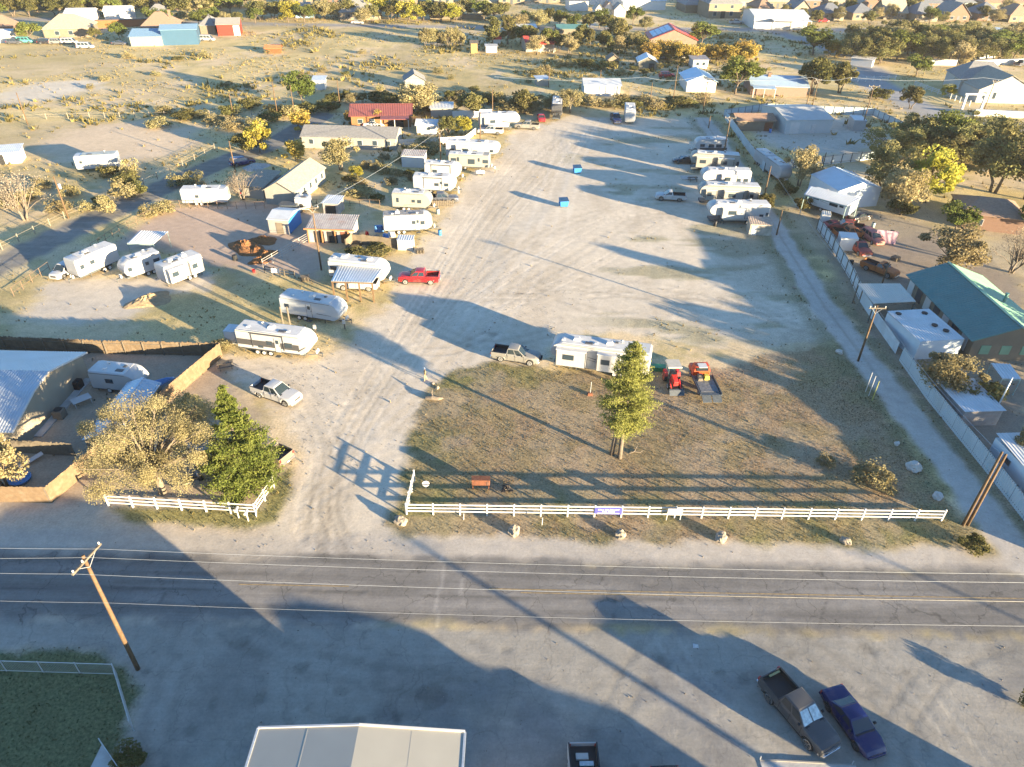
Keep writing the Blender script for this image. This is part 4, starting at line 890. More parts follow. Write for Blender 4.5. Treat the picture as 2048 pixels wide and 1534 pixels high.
# ---- warehouse whose roof shows at the bottom edge
wx0, wx1, wr, wy = g(515, 1460, 5).x, g(930, 1465, 5).x, g(718, 1450, 5.55).x, 23.1
t = thing('warehouse', 'long white metal roof of a warehouse cut off by the bottom edge', 'warehouse', (0, 0, 0))
MB().box(wx0+.25, wx1-.25, -18, wy-.2, -.1, 4.85).build('wall', SIDING, t)
WR = M('warehouse_roof', (.34, .32, .27), .45, .06, .5, metal=.15, dirt=(.36, .33, .29), dirt_amt=.5)
q = MB(); q.hexa([(wx0, -18, 4.9), (wr, -18, 5.45), (wr, wy, 5.45), (wx0, wy, 4.9)], [(wx0, -18, 5.0), (wr, -18, 5.55), (wr, wy, 5.55), (wx0, wy, 5.0)])
q.hexa([(wr, -18, 5.45), (wx1, -18, 4.9), (wx1, wy, 4.9), (wr, wy, 5.45)], [(wr, -18, 5.55), (wx1, -18, 5.0), (wx1, wy, 5.0), (wr, wy, 5.55)]); rf = q.build('roof', WR, t)
zr_ = lambda x: 5.0+.55*(1-abs(x-wr)/((wr-wx0) if x < wr else (wx1-wr)))
for k in range(1, 2):
    for a, b in ((wx0, wr), (wr, wx1)):
        x = a+(b-a)*k/2; MB().box(x-.03, x+.03, -18, wy-.15, zr_(x)-.005, zr_(x)+.006).build('seam', WR, rf)
for y in (wy-2.6, wy-5.2): 
    for a, b in ((wx0, wr), (wr, wx1)): MB().hexa([(a, y-.03, zr_(a)-.02), (b, y-.03, zr_(b)-.02), (b, y+.03, zr_(b)-.02), (a, y+.03, zr_(a)-.02)], [(a, y-.03, zr_(a)+.012), (b, y-.03, zr_(b)+.012), (b, y+.03, zr_(b)+.012), (a, y+.03, zr_(a)+.012)]).build('lap_joint', WR, rf)
for a, b in ((wx0, wr), (wr, wx1)): MB().bar((a, wy+.04, zr_(a)-.02), (b, wy+.04, zr_(b)-.02), .12, .2).build('fascia', WHITE, rf)
for x in (wx0, wx1): MB().bar((x, -18, 4.97), (x, wy, 4.97), .14, .16).build('gutter', GALV, rf)
# ---- buildings behind the camera; only their shadows show
def hall(label, pts, h, mat=SIDING):
    t = thing('shop_building', label, 'building'); n = len(pts)
    b = [(x, y, -.1) for x, y in pts]; tp = [(x, y, h) for x, y in pts]; q = MB().poly(b).poly(tp)
    for k in range(n): q.quad(b[k], b[(k+1) % n], tp[(k+1) % n], tp[k])
    q.build('wall', mat, t); r_ = MB(); cx = sum(p[0] for p in pts)/n; cy = sum(p[1] for p in pts)/n
    r_.poly([(cx+(x-cx)*1.01, cy+(y-cy)*1.01, h+.02) for x, y in pts]); r_.build('roof', TINWHITE, t); return t
sdv = Vector((math.cos(SHADOW_AZ), -math.sin(SHADOW_AZ), 0))
def cast(px_, h): return g(*px_) + sdv*(h/math.tan(SUN_EL))
fr_ = [cast(p, 5.0) for p in ((545, 1214), (592, 1198), (665, 1212), (792, 1242), (858, 1268), (900, 1305), (958, 1332), (1111, 1379), (1237, 1418), (1405, 1534), (1500, 1600))]
hall('pale flat roofed shop that throws the wide shadow across the lower forecourt', [(p.x, p.y) for p in fr_] + [(fr_[-1].x-4, fr_[-1].y-14), (fr_[0].x+5, fr_[0].y-9)], 5.0)
def dp(d_, p_): return (-math.cos(SHADOW_AZ)*d_ + math.sin(SHADOW_AZ)*p_, math.sin(SHADOW_AZ)*d_ + math.cos(SHADOW_AZ)*p_)
pv = lambda px_: (lambda v: math.sin(SHADOW_AZ)*v.x + math.cos(SHADOW_AZ)*v.y)(g(*px_)); dv = lambda px_: (lambda v: -math.cos(SHADOW_AZ)*v.x + math.sin(SHADOW_AZ)*v.y)(g(*px_))
pl_, pm2, ph_ = pv((1420, 1390)), pv((1300, 1222)), pv((1560, 1322)); d1, d2 = dv((1225, 1208)), dv((1453, 1265)); L1 = 4.0/math.tan(SUN_EL); h2 = (d2-(d1-L1))*math.tan(SUN_EL)
hall('tall block behind the camera that throws the narrow shadow beside the parked cars', [dp(d1-L1, pl_), dp(d1-L1, pm2), dp(d1-L1-9, pm2), dp(d1-L1-9, pl_)], 4.0)
hall('low block behind the camera beside the tall one', [dp(d1-L1, pm2+.02), dp(d1-L1, ph_), dp(d1-L1-9, ph_), dp(d1-L1-9, pm2+.02)], h2)
# ---- road side utility pole and its wires
pb = g(276, 1338); ah = 12.1
arm_az = math.atan2((g(150, 1152, 11.9)-g(197, 1100, 11.9)).y, (g(150, 1152, 11.9)-g(197, 1100, 11.9)).x) + math.pi
pole('tall wooden utility pole with a diagonal crossarm at the lower left', pb, ah, 2.6, arm_az, r=.17)
A1, A2, A3 = g(197, 1098, 12.1), g(180, 1115, 12.2), g(150, 1148, 12.1)
for k, (a, lx, rx, z) in enumerate(((A1, (-40, 1096), (2100, 1149), 12.1), (A2, (-40, 1117), (2100, 1166), 12.2), (A3, (-40, 1146), (2100, 1204), 12.1), (g(222, 1206, 8.9), (-40, 1201), (2100, 1253), 8.9))):
    nm = ('topmost', 'second', 'third', 'lowest')[k]
    wire(f'{nm} overhead wire right of the lower left utility pole, crossing the road', a, g(*rx, z), .35, .009 if k < 3 else .007)
    wire(f'{nm} overhead wire left of the lower left utility pole', a, g(*lx, z), .02, .009 if k < 3 else .007)
offp = []
for k, (tip, hh) in enumerate(((g(795, 1062), 10.5), (g(1660, 1070), 10.0))):
    p = tip + sdv*hh/math.tan(SUN_EL); offp.append(p); pole(('utility pole off to the lower right that throws the long shadow over the road', 'utility pole off to the right that throws a shadow over the front verge')[k], p, hh, 2.4, .6, r=(.3, .17)[k])
for k in range(4):
    d_ = Vector((k*.9-1.3, k*.5, 0)); e_ = (g(2048, 1480+k*26)-g(1600, 1262+k*26)).normalized(); c_ = g(1750+k*20, 1330+k*45) + sdv*9.0/math.tan(SUN_EL)
    c_.z = 9.0; wire(('first', 'second', 'third', 'fourth')[k]+' of the overhead wires off to the lower right that streak the forecourt with shadow', c_-e_*60, c_+e_*60, .3, .02)
# ---- lower left yard fence
c0, c1, c2 = g(-60, 1340), g(234, 1349), g(268, 1462)
mesh_fence('galvanised chain link fence around the shaded grass yard at the lower left', [c0, c1, c2], 1.25, 2.7)
t = thing('concrete_pad', 'pale concrete slab wedge at the bottom edge beside the grass yard', 'slab'); q = MB()
P4 = [g(205, 1490), g(236, 1540), g(210, 1575), g(178, 1545)]; q.hexa([p+Vector((0, 0, -.05)) for p in P4], [p+Vector((0, 0, .12)) for p in P4]); q.build('slab', CONCRETE, t)
rail_fence('short steel pipe rail next to the concrete slab at the bottom edge', [g(206, 1492), g(252, 1560)], [2], (.9,), (.07, .95), GALV, 'pipe_rail', 'rail', (.05, .05), rnd=True)
# ---- vehicles on the forecourt
GRAPH = paint('graphite_paint', (.06, .06, .062), .3); NAVY = paint('navy_paint', (.006, .013, .075), .22); SILV = paint('silver_paint', (.21, .2, .18), .35); REDP = paint('red_paint', (.30, .014, .018), .3); WHP = paint('white_car_paint', (.36, .36, .36), .35); BLK = paint('black_paint', (.02, .02, .025), .25); DGREY = paint('dark_grey_paint', (.06, .065, .08), .3)
def lum(t, sp, lift): MB().box(sp['bed'][0]+.1, sp['bed'][0]+.25, -.2, .75, 1.2, 1.26).build('timber', M('yellow_timber', (.4, .34, .16), .8, .2, 3), t)
BIGW = dict(PICKUP, wr=.47, L=6.0)
l, h = vw((1537, 1404), (1612, 1494), BIGW); vehicle('pickup_truck', 'graphite crew cab pickup with chrome wheels and silver windscreen shade', 'pickup', l, h, BIGW, GRAPH, rim=CHROME, lift=.12, shade=True, cargo=lum)
l, h = vw((1654, 1418), (1711, 1500), SEDAN); vehicle('sedan', 'navy blue sedan parked beside the graphite pickup', 'car', l, h, SEDAN, NAVY, rim=DARKSTEEL, grille=BLACKPL)
def stuffbed(t, sp, lift):
    MB().box(-2.3, -1.9, -.5, .3, .86, 1.05).build('box', CONCRETE, t); MB().box(-1.8, -1.5, -.3, .6, .86, 1.0).build('toolbox', GALV, t)
c = g(1168, 1484, 1.26); vehicle('pickup_truck', 'white pickup at the bottom edge showing only its black bed', 'pickup', (c.x, c.y-2.9, 0), -math.pi/2+.03, PICKUP, WHP, cargo=stuffbed)
c = g(1335, 1530, 1.5); vehicle('suv', 'dark vehicle whose roof just shows at the bottom edge', 'car', (c.x, c.y-2.2, 0), -math.pi/2+.05, SUV, BLK)
t = thing('concrete_ledge', 'cream concrete ledge with two short posts at the bottom edge below the graphite pickup', 'ledge'); a, b = g(1520, 1521, .04), g(1712, 1531, .04)
MB().hexa([a+Vector((0, 0, -.2)), b+Vector((0, 0, -.2)), b+Vector((0, -2.2, -.2)), a+Vector((0, -2.2, -.2))], [a, b, b+Vector((0, -2.2, 0)), a+Vector((0, -2.2, 0))]).build('slab', CONCRETE, t)
MB().bar(a+Vector((0, .05, .0)), b+Vector((0, .05, .0)), .1, .12).build('edge', RVCREAM, t)
for p in (a, a.lerp(b, .96)): MB().bar(p+Vector((0, .05, 0)), p+Vector((0, .05, .45)), .05).build('post', WHITE, t)
o = MB().quad((-.22, -.15, .02), (.2, -.18, .06), (.24, .16, .03), (-.18, .2, .09)).poly([(-.05, -.1, .03), (.12, -.05, .2), (.02, .1, .05)]).build('paper_litter', WHITE); o.location = g(1391, 1293); tag(o, 'crumpled white paper lying on the shaded forecourt', 'litter')
# ---- white rail fences
rail_fence('long white three rail fence along the front of the dry lawn', [g(1882, 1042), g(813, 1029), g(829, 962)], [20, 3], jit=.012)
rail_fence('short white three rail fence in front of the khaki tree and pine', [g(218, 1012), g(512, 1030), g(548, 975)], [6, 2])
# banner and board
BAN = M('blue_banner', (.07, .07, .38), .6, .08, 2); t = thing('banner', 'blue banner with white lettering tied to the white rail fence', 'banner', g(1215, 1034)+Vector((0, -.1, 0)))
MB().hexa([(-1.24, -.02, .5), (1.24, -.02, .46), (1.24, 0, .46), (-1.24, 0, .5)], [(-1.24, -.02, 1.22), (1.24, -.02, 1.24), (1.24, 0, 1.24), (-1.24, 0, 1.22)]).build('sheet', BAN, t)
def text(s, size, loc, par, mat, nm='lettering'):
    c = bpy.data.curves.new(nm, 'FONT'); c.body = s; c.size = size; c.align_x = 'CENTER'; c.align_y = 'CENTER'; c.extrude = .004; c.materials.append(mat); c.offset = .006
    tmp = bpy.data.objects.new(nm, c); me = bpy.data.meshes.new_from_object(tmp); bpy.data.objects.remove(tmp)
    o = link(nm, me, par); o.location = loc; o.rotation_euler = (R(90), 0, 0); return o
text('CALL 432-288-6377', .235, (0, -.03, 1.03), t, WHITE); text('FOR LEASE', .235, (0, -.03, .79), t, WHITE); box('white_strip', WHITE, t, -1.0, 1.0, -.027, -.02, .53, .63)
t = thing('notice_board', 'blank white sign board on thin legs in front of the fence', 'sign', g(1346, 1039)+Vector((0, -.15, 0)))
box('board', WHITE, t, -.66, .66, -.02, .02, .72, 1.5)
for x in (-.63, .6): box('leg', WHITE, t, x-.03, x+.03, -.02+.05, .05, 0, 1.45)
for k, (x, y, lb) in enumerate(((444, 1046, 0),)): pass
for px_, hh, lb in (((444*.332+780-0, 1040), .8, 'thin white stake leaning below the left part of the white fence'), ((1084, 1050), .9, 'thin pale stake standing in the verge below the white fence')):
    o = MB().bar((0, 0, -.1), (.03, .02, hh), .06).build('stake', WHITE); o.location = g(*px_); tag(o, lb, 'stake')
# ---- boulders
def rock(label, p, s, seed, flat=.75, grp=None):
    rn = random.Random(seed); import bmesh; bm = bmesh.new(); bmesh.ops.create_icosphere(bm, subdivisions=3, radius=1)
    off = Vector((rn.uniform(0, 50), rn.uniform(0, 50), rn.uniform(0, 50)))
    from mathutils import noise as NZ
    for v in bm.verts:
        n = v.co.normalized(); f = 1 + .38*NZ.noise(n*1.3+off) + .16*NZ.noise(n*3.1+off) + .07*NZ.noise(n*7+off); v.co = Vector((n.x*f, n.y*f*.85, n.z*f*flat))*s
    for f in bm.faces: f.smooth = False
    me = bpy.data.meshes.new('boulder'); bm.to_mesh(me); bm.free(); me.materials.append(STONE); o = link('boulder', me); o.location = (p.x, p.y, s*flat*.55); o.rotation_euler = (0, 0, rn.uniform(0, 6))
    if 'large smooth' in label or 'white rock' in label or 'pinkish' in label: me.materials[0] = M('pale_limestone', (.44, .41, .37), .9, .15, 2, bump=.4)
    return tag(o, label, 'boulder', grp)
for k, (x, y, s, lb) in enumerate(((802, 1046, .62, 'upright tan boulder at the fence corner beside the driveway'), (1028, 1066, .62, 'angular tan boulder below the fence nearest the driveway corner boulder'), (1240, 1071, .5, 'pale boulder in the verge just below the blue banner'), (1441, 1078, .58, 'broken tan boulder right of the white notice board'), (1690, 1085, .5, 'pale boulder near the right end of the front verge'), (1874, 995, .5, 'pinkish boulder beside the fence end and twin pole'), (1826, 938, .75, 'large smooth pale boulder beside the dirt lane'), (1793, 889, .3, 'small white rock on the lane verge above the large pale boulder'), (1678, 706, .42, 'flat white rock lying on the lot near the middle lane pole'), (1588, 577, .3, 'small dark rock on the gravel beside the lane'), (875, 777, .25, 'small pale rock at the top left corner of the lawn'), (865, 768, .22, 'tiny pale rock beside the person'))): rock(lb, g(x, y), s, k+5)
t = thing('fallen_log', 'pale broken tree stump lying at the left edge of the lawn', 'log', g(868, 800))
MB().tube([(-.9, .1, .2), (-.2, 0, .3), (.5, -.1, .25), (1.0, .2, .12)], [.2, .28, .22, .08], 9).build('stump', PALEBARK, t); MB().tube([(-.1, 0, .3), (-.3, .5, .6), (-.2, .8, .85)], [.14, .09, .03], 7).build('limb', PALEBARK, t)
t = thing('smoker', 'rusty rectangular smoker box standing on legs behind the fence', 'smoker', g(962, 976)); box('box', RUST, t, -.85, .85, -.3, .3, .55, 1.2, bevel=.04); box('lid', RUST, t, -.88, .88, -.33, .33, 1.203, 1.27)
for x in (-.75, .75):
    for y in (-.22, .22): box('leg', RUST, t, x-.04, x+.04, y-.04, y+.04, 0, .55)
box('door', M('dark_rust', (.12, .06, .04), .8, .3, 4), t, .55, .75, -.33, -.3, .65, 1.1)
t = thing('debris_heap', 'charred branches heaped beside the rusty smoker', 'debris', g(1012, 980)); rn = random.Random(4)
for k in range(14):
    a = rn.uniform(0, 6.28); r_ = rn.uniform(.2, .9); MB().tube([(math.cos(a)*r_, math.sin(a)*r_*.7, .05), (math.cos(a+1.5)*r_*.5, math.sin(a+1.5)*.4, .2+.25*rn.random()), (math.cos(a+2.6)*r_, math.sin(a+2.6)*r_*.7, .1)], [.06, .05, .03], 5).build('branch', BLACKPL if k % 2 else BARK, t)
t = thing('hose_ring', 'white ring on a short stake behind the fence corner', 'ring', g(852, 976)); MB().lathe([(.26, -.04), (.34, -.04), (.36, 0), (.34, .04), (.26, .04), (.24, 0)], (0, 0, .55), 16, 'Y').build('ring', WHITE, t); MB().bar((0, 0, 0), (0, 0, .3), .06).build('stake', WHITE, t)
# ---- twin pole by the lane and the other lane poles
pole('leaning twin wooden utility pole at the right end of the white fence', g(1926, 1050), 8.7, None, .3, r=.15, double=(.42, -.12))
pm_ = pole('wooden utility pole with crossarm standing beside the middle of the dirt lane', g(1716, 722), 7.7, 2.0, .0, r=.14)
for k, (x0, y0, x1, y1, mt) in enumerate(((1731, 783, 1731, 745, WHITE), (1737, 792, 1737, 752, WHITE), (1744, 801, 1744, 762, M('yellow_guard', (.45, .42, .08), .5)))):
    p = g(x0, y0); hh = zat(x1, y1, p.y); o = MB().tube([(0, 0, 0), (0, 0, hh)], .035, 6).build('marker_post', mt); o.location = p; tag(o, ('thin white marker post nearest the lane pole', 'thin white marker post between its two neighbours', 'thin yellow guy wire guard below the lane pole')[k], 'marker')
PL = [g(1926, 1050), g(1716, 722), g(1500, 572-0), g(1403, 262)]
# ---- the pair of pines, khaki tree
PINE = foliage('pine_needles', (.18, .185, .05), (.31, .30, .095), .45); PINE2 = foliage('pine_needles_dark', (.10, .14, .035), (.205, .24, .062), .4); KHAKI = foliage('khaki_leaves', (.25, .21, .105), (.36, .31, .165), .4); OLIVE = foliage('olive_leaves', (.09, .09, .032), (.19, .17, .07), .35)
GREEN = foliage('green_leaves', (.07, .095, .022), (.165, .18, .05), .35); YELLOW = foliage('yellow_leaves', (.25, .225, .035), (.38, .34, .07), .4); GOLD = foliage('gold_leaves', (.27, .185, .04), (.40, .29, .085), .4); BROWNL = foliage('brown_leaves', (.14, .135, .055), (.235, .215, .095), .4); TWIG = foliage('twigs', (.18, .145, .105), (.28, .235, .185), .2)
proto('pine_c', lambda: conifer(11, 13.6, 2.7, 3.6, [(0, .5), (.1, .9), (.3, 1.0), (.5, .82), (.7, .6), (.88, .42), (1, .1)], PINE, 120, .1, ((0, 0), (-.75, .5)), .24, .3, lump=1.25))
tree('pine_c', 'tall yellow green pine with two bare trunks on the dry lawn', g(1239, 916), rz=0, name='pine_tree')
proto('pine_l', lambda: conifer(23, 12.0, 3.7, .6, [(0, .8), (.12, 1.0), (.35, .8), (.6, .5), (.82, .24), (1, .02)], PINE2, 170, .115, ((0, 0),), .25, .33, lump=1.05))
tree('pine_l', 'dense dark green pine beside the driveway at the left fence', g(498, 978), rz=1, name='pine_tree')
proto('khaki', lambda: broad(5, 10.6, .57, .33, 74, 1250, .04, .08, KHAKI, PALEBARK, 1, .03, .7, fork=.26))
tree('khaki', 'big feathery khaki tree behind the left white fence', g(326, 986), 1.0, 2.1)
proto('mesq', lambda: broad(31, 6, .5, .25, 26, 300, .1, .13, KHAKI, BARK, 2, .025, .3))
tree('mesq', 'small khaki tree at the left edge inside the board fence', g(12, 975), .85, .5)
# ---- left fence corner: motor bike, mailboxes, hidden cars
t = thing('motorcycle', 'dark motorcycle parked under the khaki tree', 'motorcycle', g(388, 966), .5)
for x in (-.7, .7): MB().lathe([(.2, -.06), (.31, -.06), (.33, 0), (.31, .06), (.2, .06)], (x, 0, .33), 14, 'Y').build('wheel', TYRE, t, True)
MB().hexa([(-.5, -.14, .4), (.4, -.16, .35), (.4, .16, .35), (-.5, .14, .4)], [(-.7, -.12, .82), (.35, -.14, .85), (.35, .14, .85), (-.7, .12, .82)]).build('frame', BLACKPL, t, bevel=.05); MB().taper(-.1, .42, -.16, .16, .85, 1.02, .06).build('fuel_tank', BLK, t); MB().box(-.75, -.1, -.15, .15, .83, .93).build('seat', BLACKPL, t, bevel=.03); MB().tube([(.45, -.42, 1.1), (.52, 0, 1.05), (.45, .42, 1.1)], .025, 6).build('handlebar', CHROME, t); MB().bar((.7, 0, .33), (.48, 0, 1.05), .09).build('fork', CHROME, t); MB().tube([(-.2, -.2, .3), (-1.0, -.22, .36)], .06, 8).build('exhaust', CHROME, t)
for x, y, lb in ((478, 1036, 'left of two white mailboxes below the left white fence'), (497, 1042, 'right of two white mailboxes below the left white fence')):
    t = thing('mailbox', lb, 'mailbox', g(x, y)); MB().bar((0, 0, -.1), (0, 0, 1.0), .08).build('post', WHITE, t); MB().prism([(-.12, 1.0), (.12, 1.0), (.12, 1.15), (.06, 1.24), (-.06, 1.24), (-.12, 1.15)], -.3, .25).build('box', WHITE, t)
o = MB().bar((0, 0, 0), (.25, .2, 1.6), .05).build('stake', WHITE); o.location = g(513, 1034); tag(o, 'leaning white stake at the corner of the left white fence', 'stake')
c = g(412, 918); vehicle('suv', 'pale grey car half hidden between the khaki tree and pine', 'car', c, 2.3, SUV, SILV)
c = g(533, 910); vehicle('pickup_truck', 'beige pickup peeking out behind the dark pine', 'pickup', c, 2.65, PICKUP, paint('beige_paint', (.16, .13, .1)))
# ---- person walking
def person(label, p, rz):
    t = thing('person', label, 'person', p, rz)
    V = [(0, 0, .95), (0, 0, 1.15), (.02, 0, 1.42), (.03, 0, 1.5), (0, .19, 1.4), (.05, .25, 1.13), (.13, .24, .9), (0, -.19, 1.4), (-.06, -.25, 1.13), (-.02, -.25, .88), (0, .1, .9), (.14, .1, .5), (.1, .1, .08), (.24, .1, .03), (0, -.1, .9), (-.05, -.1, .5), (-.24, -.1, .1), (-.12, -.1, .03)]
    E_ = [(0, 1), (1, 2), (2, 3), (2, 4), (4, 5), (5, 6), (2, 7), (7, 8), (8, 9), (0, 10), (10, 11), (11, 12), (12, 13), (0, 14), (14, 15), (15, 16), (16, 17)]
    rad = [.15, .16, .15, .07, .075, .06, .045, .075, .06, .045, .1, .08, .05, .045, .1, .08, .05, .045]
    me = bpy.data.meshes.new('body'); me.from_pydata(V, E_, []); me.materials.append(M('tan_clothes', (.40, .27, .14), .9, .15, 6)); o = link('body', me, t)
    m = o.modifiers.new('skin', 'SKIN'); m.use_smooth_shade = True
    for v, r_ in zip(me.skin_vertices[0].data, rad): v.radius = (r_, r_*.85)
    me.skin_vertices[0].data[0].use_root = True; o.modifiers.new('sub', 'SUBSURF').levels = 1
    sk = M('skin', (.45, .28, .20), .6, .05, 5); MB().lathe([(.02, 1.48), (.055, 1.5), (.06, 1.54), (.085, 1.58), (.1, 1.65), (.095, 1.72), (.06, 1.78), (.01, 1.8)], (.04, 0, 0), 12).build('head', sk, t, True)
    MB().lathe([(.2, 1.71), (.205, 1.715), (.11, 1.72), (.1, 1.8), (.06, 1.84), (.01, 1.845)], (.04, 0, 0), 14).build('hat', M('pale_hat', (.55, .55, .52), .8, .08, 5), t, True)
    for s, (x, y, z) in ((1, (.13, .24, .9)), (-1, (-.02, -.25, .88))):
        q = MB()
        q.taper(x-.035, x+.035, y-.02, y+.02, z-.1, z+.02, .005)
        for k in range(4): q.tube([(x-.03+.02*k, y, z-.09), (x-.025+.02*k, y-.005*s, z-.13), (x-.015+.018*k, y-.015*s, z-.165+.008*abs(k-1.5))], .009, 5)
        q.tube([(x+.035, y, z-.04), (x+.055, y-.01*s, z-.08), (x+.05, y-.015*s, z-.11)], .01, 5); q.build('hand', sk, t)
    return t
person('person in a tan jacket, trousers and pale hat walking at the lawn corner', g(851, 761), R(200))
# ---- centre: fifth wheel, silver pickup, tractor, flatbed
rv('white fifth wheel trailer with two slide outs behind the tall pine', (1098, 737), (1295, 763), 'L', 'fifth', 2.5, 3.7, .75, slides=((.63, .93, .35, 2.45, .7), (.30, .52, .25, 2.45, .7)), wins=((.12, 1.2, .7, .55),), ac=(.42, .75), vents=(.05, -.15, .38), stripes=((.53, 1.3, .62, 1.55, .1, RVDARK), (.53, 1.0, .62, 1.2, .07, RVDARK)), lower=RVWHITE, name='fifth_wheel_trailer', ladder=True)
l, h = vw((1000, 723), (1060, 732), PICKUP)
def bikerack(t, sp, lift): MB().lathe([(.2, -.1), (.34, -.08), (.36, 0), (.34, .08), (.2, .1)], (3.12, 0, .8), 14, 'X').build('spare_wheel', TYRE, t, True)
vehicle('pickup_truck', 'silver crew cab pickup parked in front of the fifth wheel trailer', 'pickup', l, h, PICKUP, SILV, rim=STEELRIM, cargo=bikerack)
l, h = vw((809, 569), (863, 570), PICKUP); l, h = vw((863, 570), (809, 569), PICKUP); vehicle('pickup_truck', 'bright red crew cab pickup on the gravel beside the carport', 'pickup', l, h, PICKUP, REDP, rim=STEELRIM, lift=.08, inside=M('red_bed', (.2, .02, .02), .5))
l, h = vw((521, 796), (571, 813), PICKUP); vehicle('pickup_truck', 'white crew cab pickup parked below the grey striped trailer', 'pickup', l, h, PICKUP, WHP)
l, h = vw((738, 583), (687, 581), PICKUP); vehicle('pickup_truck', 'white pickup parked under the corrugated carport', 'pickup', l, h, PICKUP, WHP, rim=STEELRIM)
l, h = vw((1358, 404), (1322, 402), PICKUP1); vehicle('pickup_truck', 'white single cab pickup alone on the gravel near the right row of trailers', 'pickup', l, h, PICKUP1, WHP)
TR = M('tractor_red', (.48, .03, .025), .4, .1, 2, dirt=(.3, .15, .1), dirt_amt=.4); t = thing('tractor', 'red farm tractor with a pale square canopy beside the trailer', 'tractor', g(1344, 768), -math.pi/2+.05)
for y in (-.75, .75): wheel(t, -.8, y, .62, .36, M('tractor_rim', (.5, .12, .08), .5), rr=.55); wheel(t, .95, y*.9, .4, .26, STEELRIM)
MB().hexa([(.0, -.34, .75), (1.45, -.3, .7), (1.45, .3, .7), (.0, .34, .75)], [(.0, -.3, 1.42), (1.42, -.24, 1.25), (1.42, .24, 1.25), (.0, .3, 1.42)]).build('hood', TR, t, bevel=.05); box('chassis', DARKSTEEL, t, -1.2, 1.4, -.22, .22, .5, .78)
for y in (-1, 1): MB().hexa([(-1.35, y*.55-.02, .9), (-.25, y*.55-.02, .9), (-.25, y*.92, .9), (-1.35, y*.92, .9)], [(-1.2, y*.55-.02, 1.36), (-.4, y*.55-.02, 1.36), (-.4, y*.9, 1.34), (-1.2, y*.9, 1.34)]).build('fender', TR, t)
box('seat', BLACKPL, t, -.85, -.4, -.25, .25, .95, 1.4, bevel=.04)
for x in (-1.15, -.05):
    for y in (-.6, .6): MB().bar((x, y, .9), (x, y, 2.35), .06).build('canopy_post', DARKSTEEL, t)
MB().taper(-1.5, .25, -.82, .82, 2.35, 2.47, .05).build('canopy', M('canopy_tan', (.42, .39, .33), .6, .1, 2), t); MB().lathe([(.3, 0), (.33, .015), (.3, .03)], (-.1, 0, 1.45), 14).build('steering_wheel', BLACKPL, t)
for y in (-.55, .55): MB().bar((.6, y, 1.05), (2.1, y, .4), .12).build('loader_arm', TR, t)
MB().hexa([(1.95, -.85, .15), (2.5, -.85, .1), (2.5, .85, .1), (1.95, .85, .15)], [(1.9, -.85, .65), (2.1, -.85, .6), (2.1, .85, .6), (1.9, .85, .65)]).build('bucket', DARKSTEEL, t)
FO = M('orange_red_paint', (.55, .07, .02), .4, .1, 2); t = thing('flatbed_truck', 'orange red flatbed truck with a long black ribbed bed', 'truck', g(1404, 770), math.pi/2+.06)
for x in (1.75, -1.9):
    for y in (-.9, .9): wheel(t, x, y, .45, .28, STEELRIM)
box('chassis', DARKSTEEL, t, -2.9, 2.8, -.4, .4, .5, .75)
MB().hexa([(.9, -1.02, .6), (3.0, -1.0, .6), (3.0, 1.0, .6), (.9, 1.02, .6)], [(.9, -.98, 1.35), (2.95, -.9, 1.2), (2.95, .9, 1.2), (.9, .98, 1.35)]).build('hood', FO, t, bevel=.08); cb = MB().taper(.75, 1.95, -.95, .95, 1.35, 2.0, .16).build('cabin', FO, t); MB().box(.72, .85, -.7, .7, 1.45, 1.9).build('rear_window', AUTOGLASS, cb); box('dash_board', WHITE, t, .55, 1.5, -.5, .5, 2.003, 2.05)
MB().box(-3.3, .6, -1.15, 1.15, .82, .95).build('bed', DARKSTEEL, t)
for k in range(15): box('bed_slat', M('worn_bed', (.17, .17, .18), .6, .3, 3), t, -2.7, -.2, -1.0+k*.133, -.94+k*.133+.04, .951, .985)
for y in (-1, 1): MB().box(-3.3, .6, min(y*1.16, y*1.24), max(y*1.16, y*1.24), .8, 1.12).build('bed_side', DARKSTEEL, t)
for y in (-.58, .58): MB().hexa([(-4.1, y-.5, .5), (-3.32, y-.5, .82), (-3.32, y+.5, .82), (-4.1, y+.5, .5)], [(-4.1, y-.5, .56), (-3.32, y-.5, .93), (-3.32, y+.5, .93), (-4.1, y+.5, .56)]).build('ramp', DARKSTEEL, t)
for x, y, z, m_ in ((-.1, -.3, .5, M('cargo_yellow', (.5, .4, .05), .5)), (.2, .35, .35, TAN), (-.3, .5, .3, GREYWOOD)): MB().taper(x-.35, x+.35, y-.3, y+.3, .99, .99+z, .08).build('cargo', m_, t)
t = thing('feed_trough', 'green metal trough between the fifth wheel trailer and tractor', 'trough', g(1315, 742), -.1); GT = M('green_paint', (.02, .16, .08), .45, .1, 2); q = MB()
q.hexa([(-.7, -.3, .1), (.7, -.3, .1), (.7, .3, .1), (-.7, .3, .1)], [(-.85, -.4, .7), (.85, -.4, .7), (.85, .4, .7), (-.85, .4, .7)]); q.build('tub', GT, t); box('lid', GT, t, -.88, .88, -.43, .43, .703, .74)
for x in (-.55, .55): box('foot', DARKSTEEL, t, x-.05, x+.05, -.3, .3, 0, .1)
t = thing('grill_stand', 'thin pole with a shovel standing left of the tall pine', 'pole', g(1180, 790)); MB().tube([(0, 0, 0), (.02, 0, 1.8)], .04, 6).build('post', GALV, t); MB().taper(-.3, .3, -.25, .25, .0, .35, .08).build('pot', RUST, t)
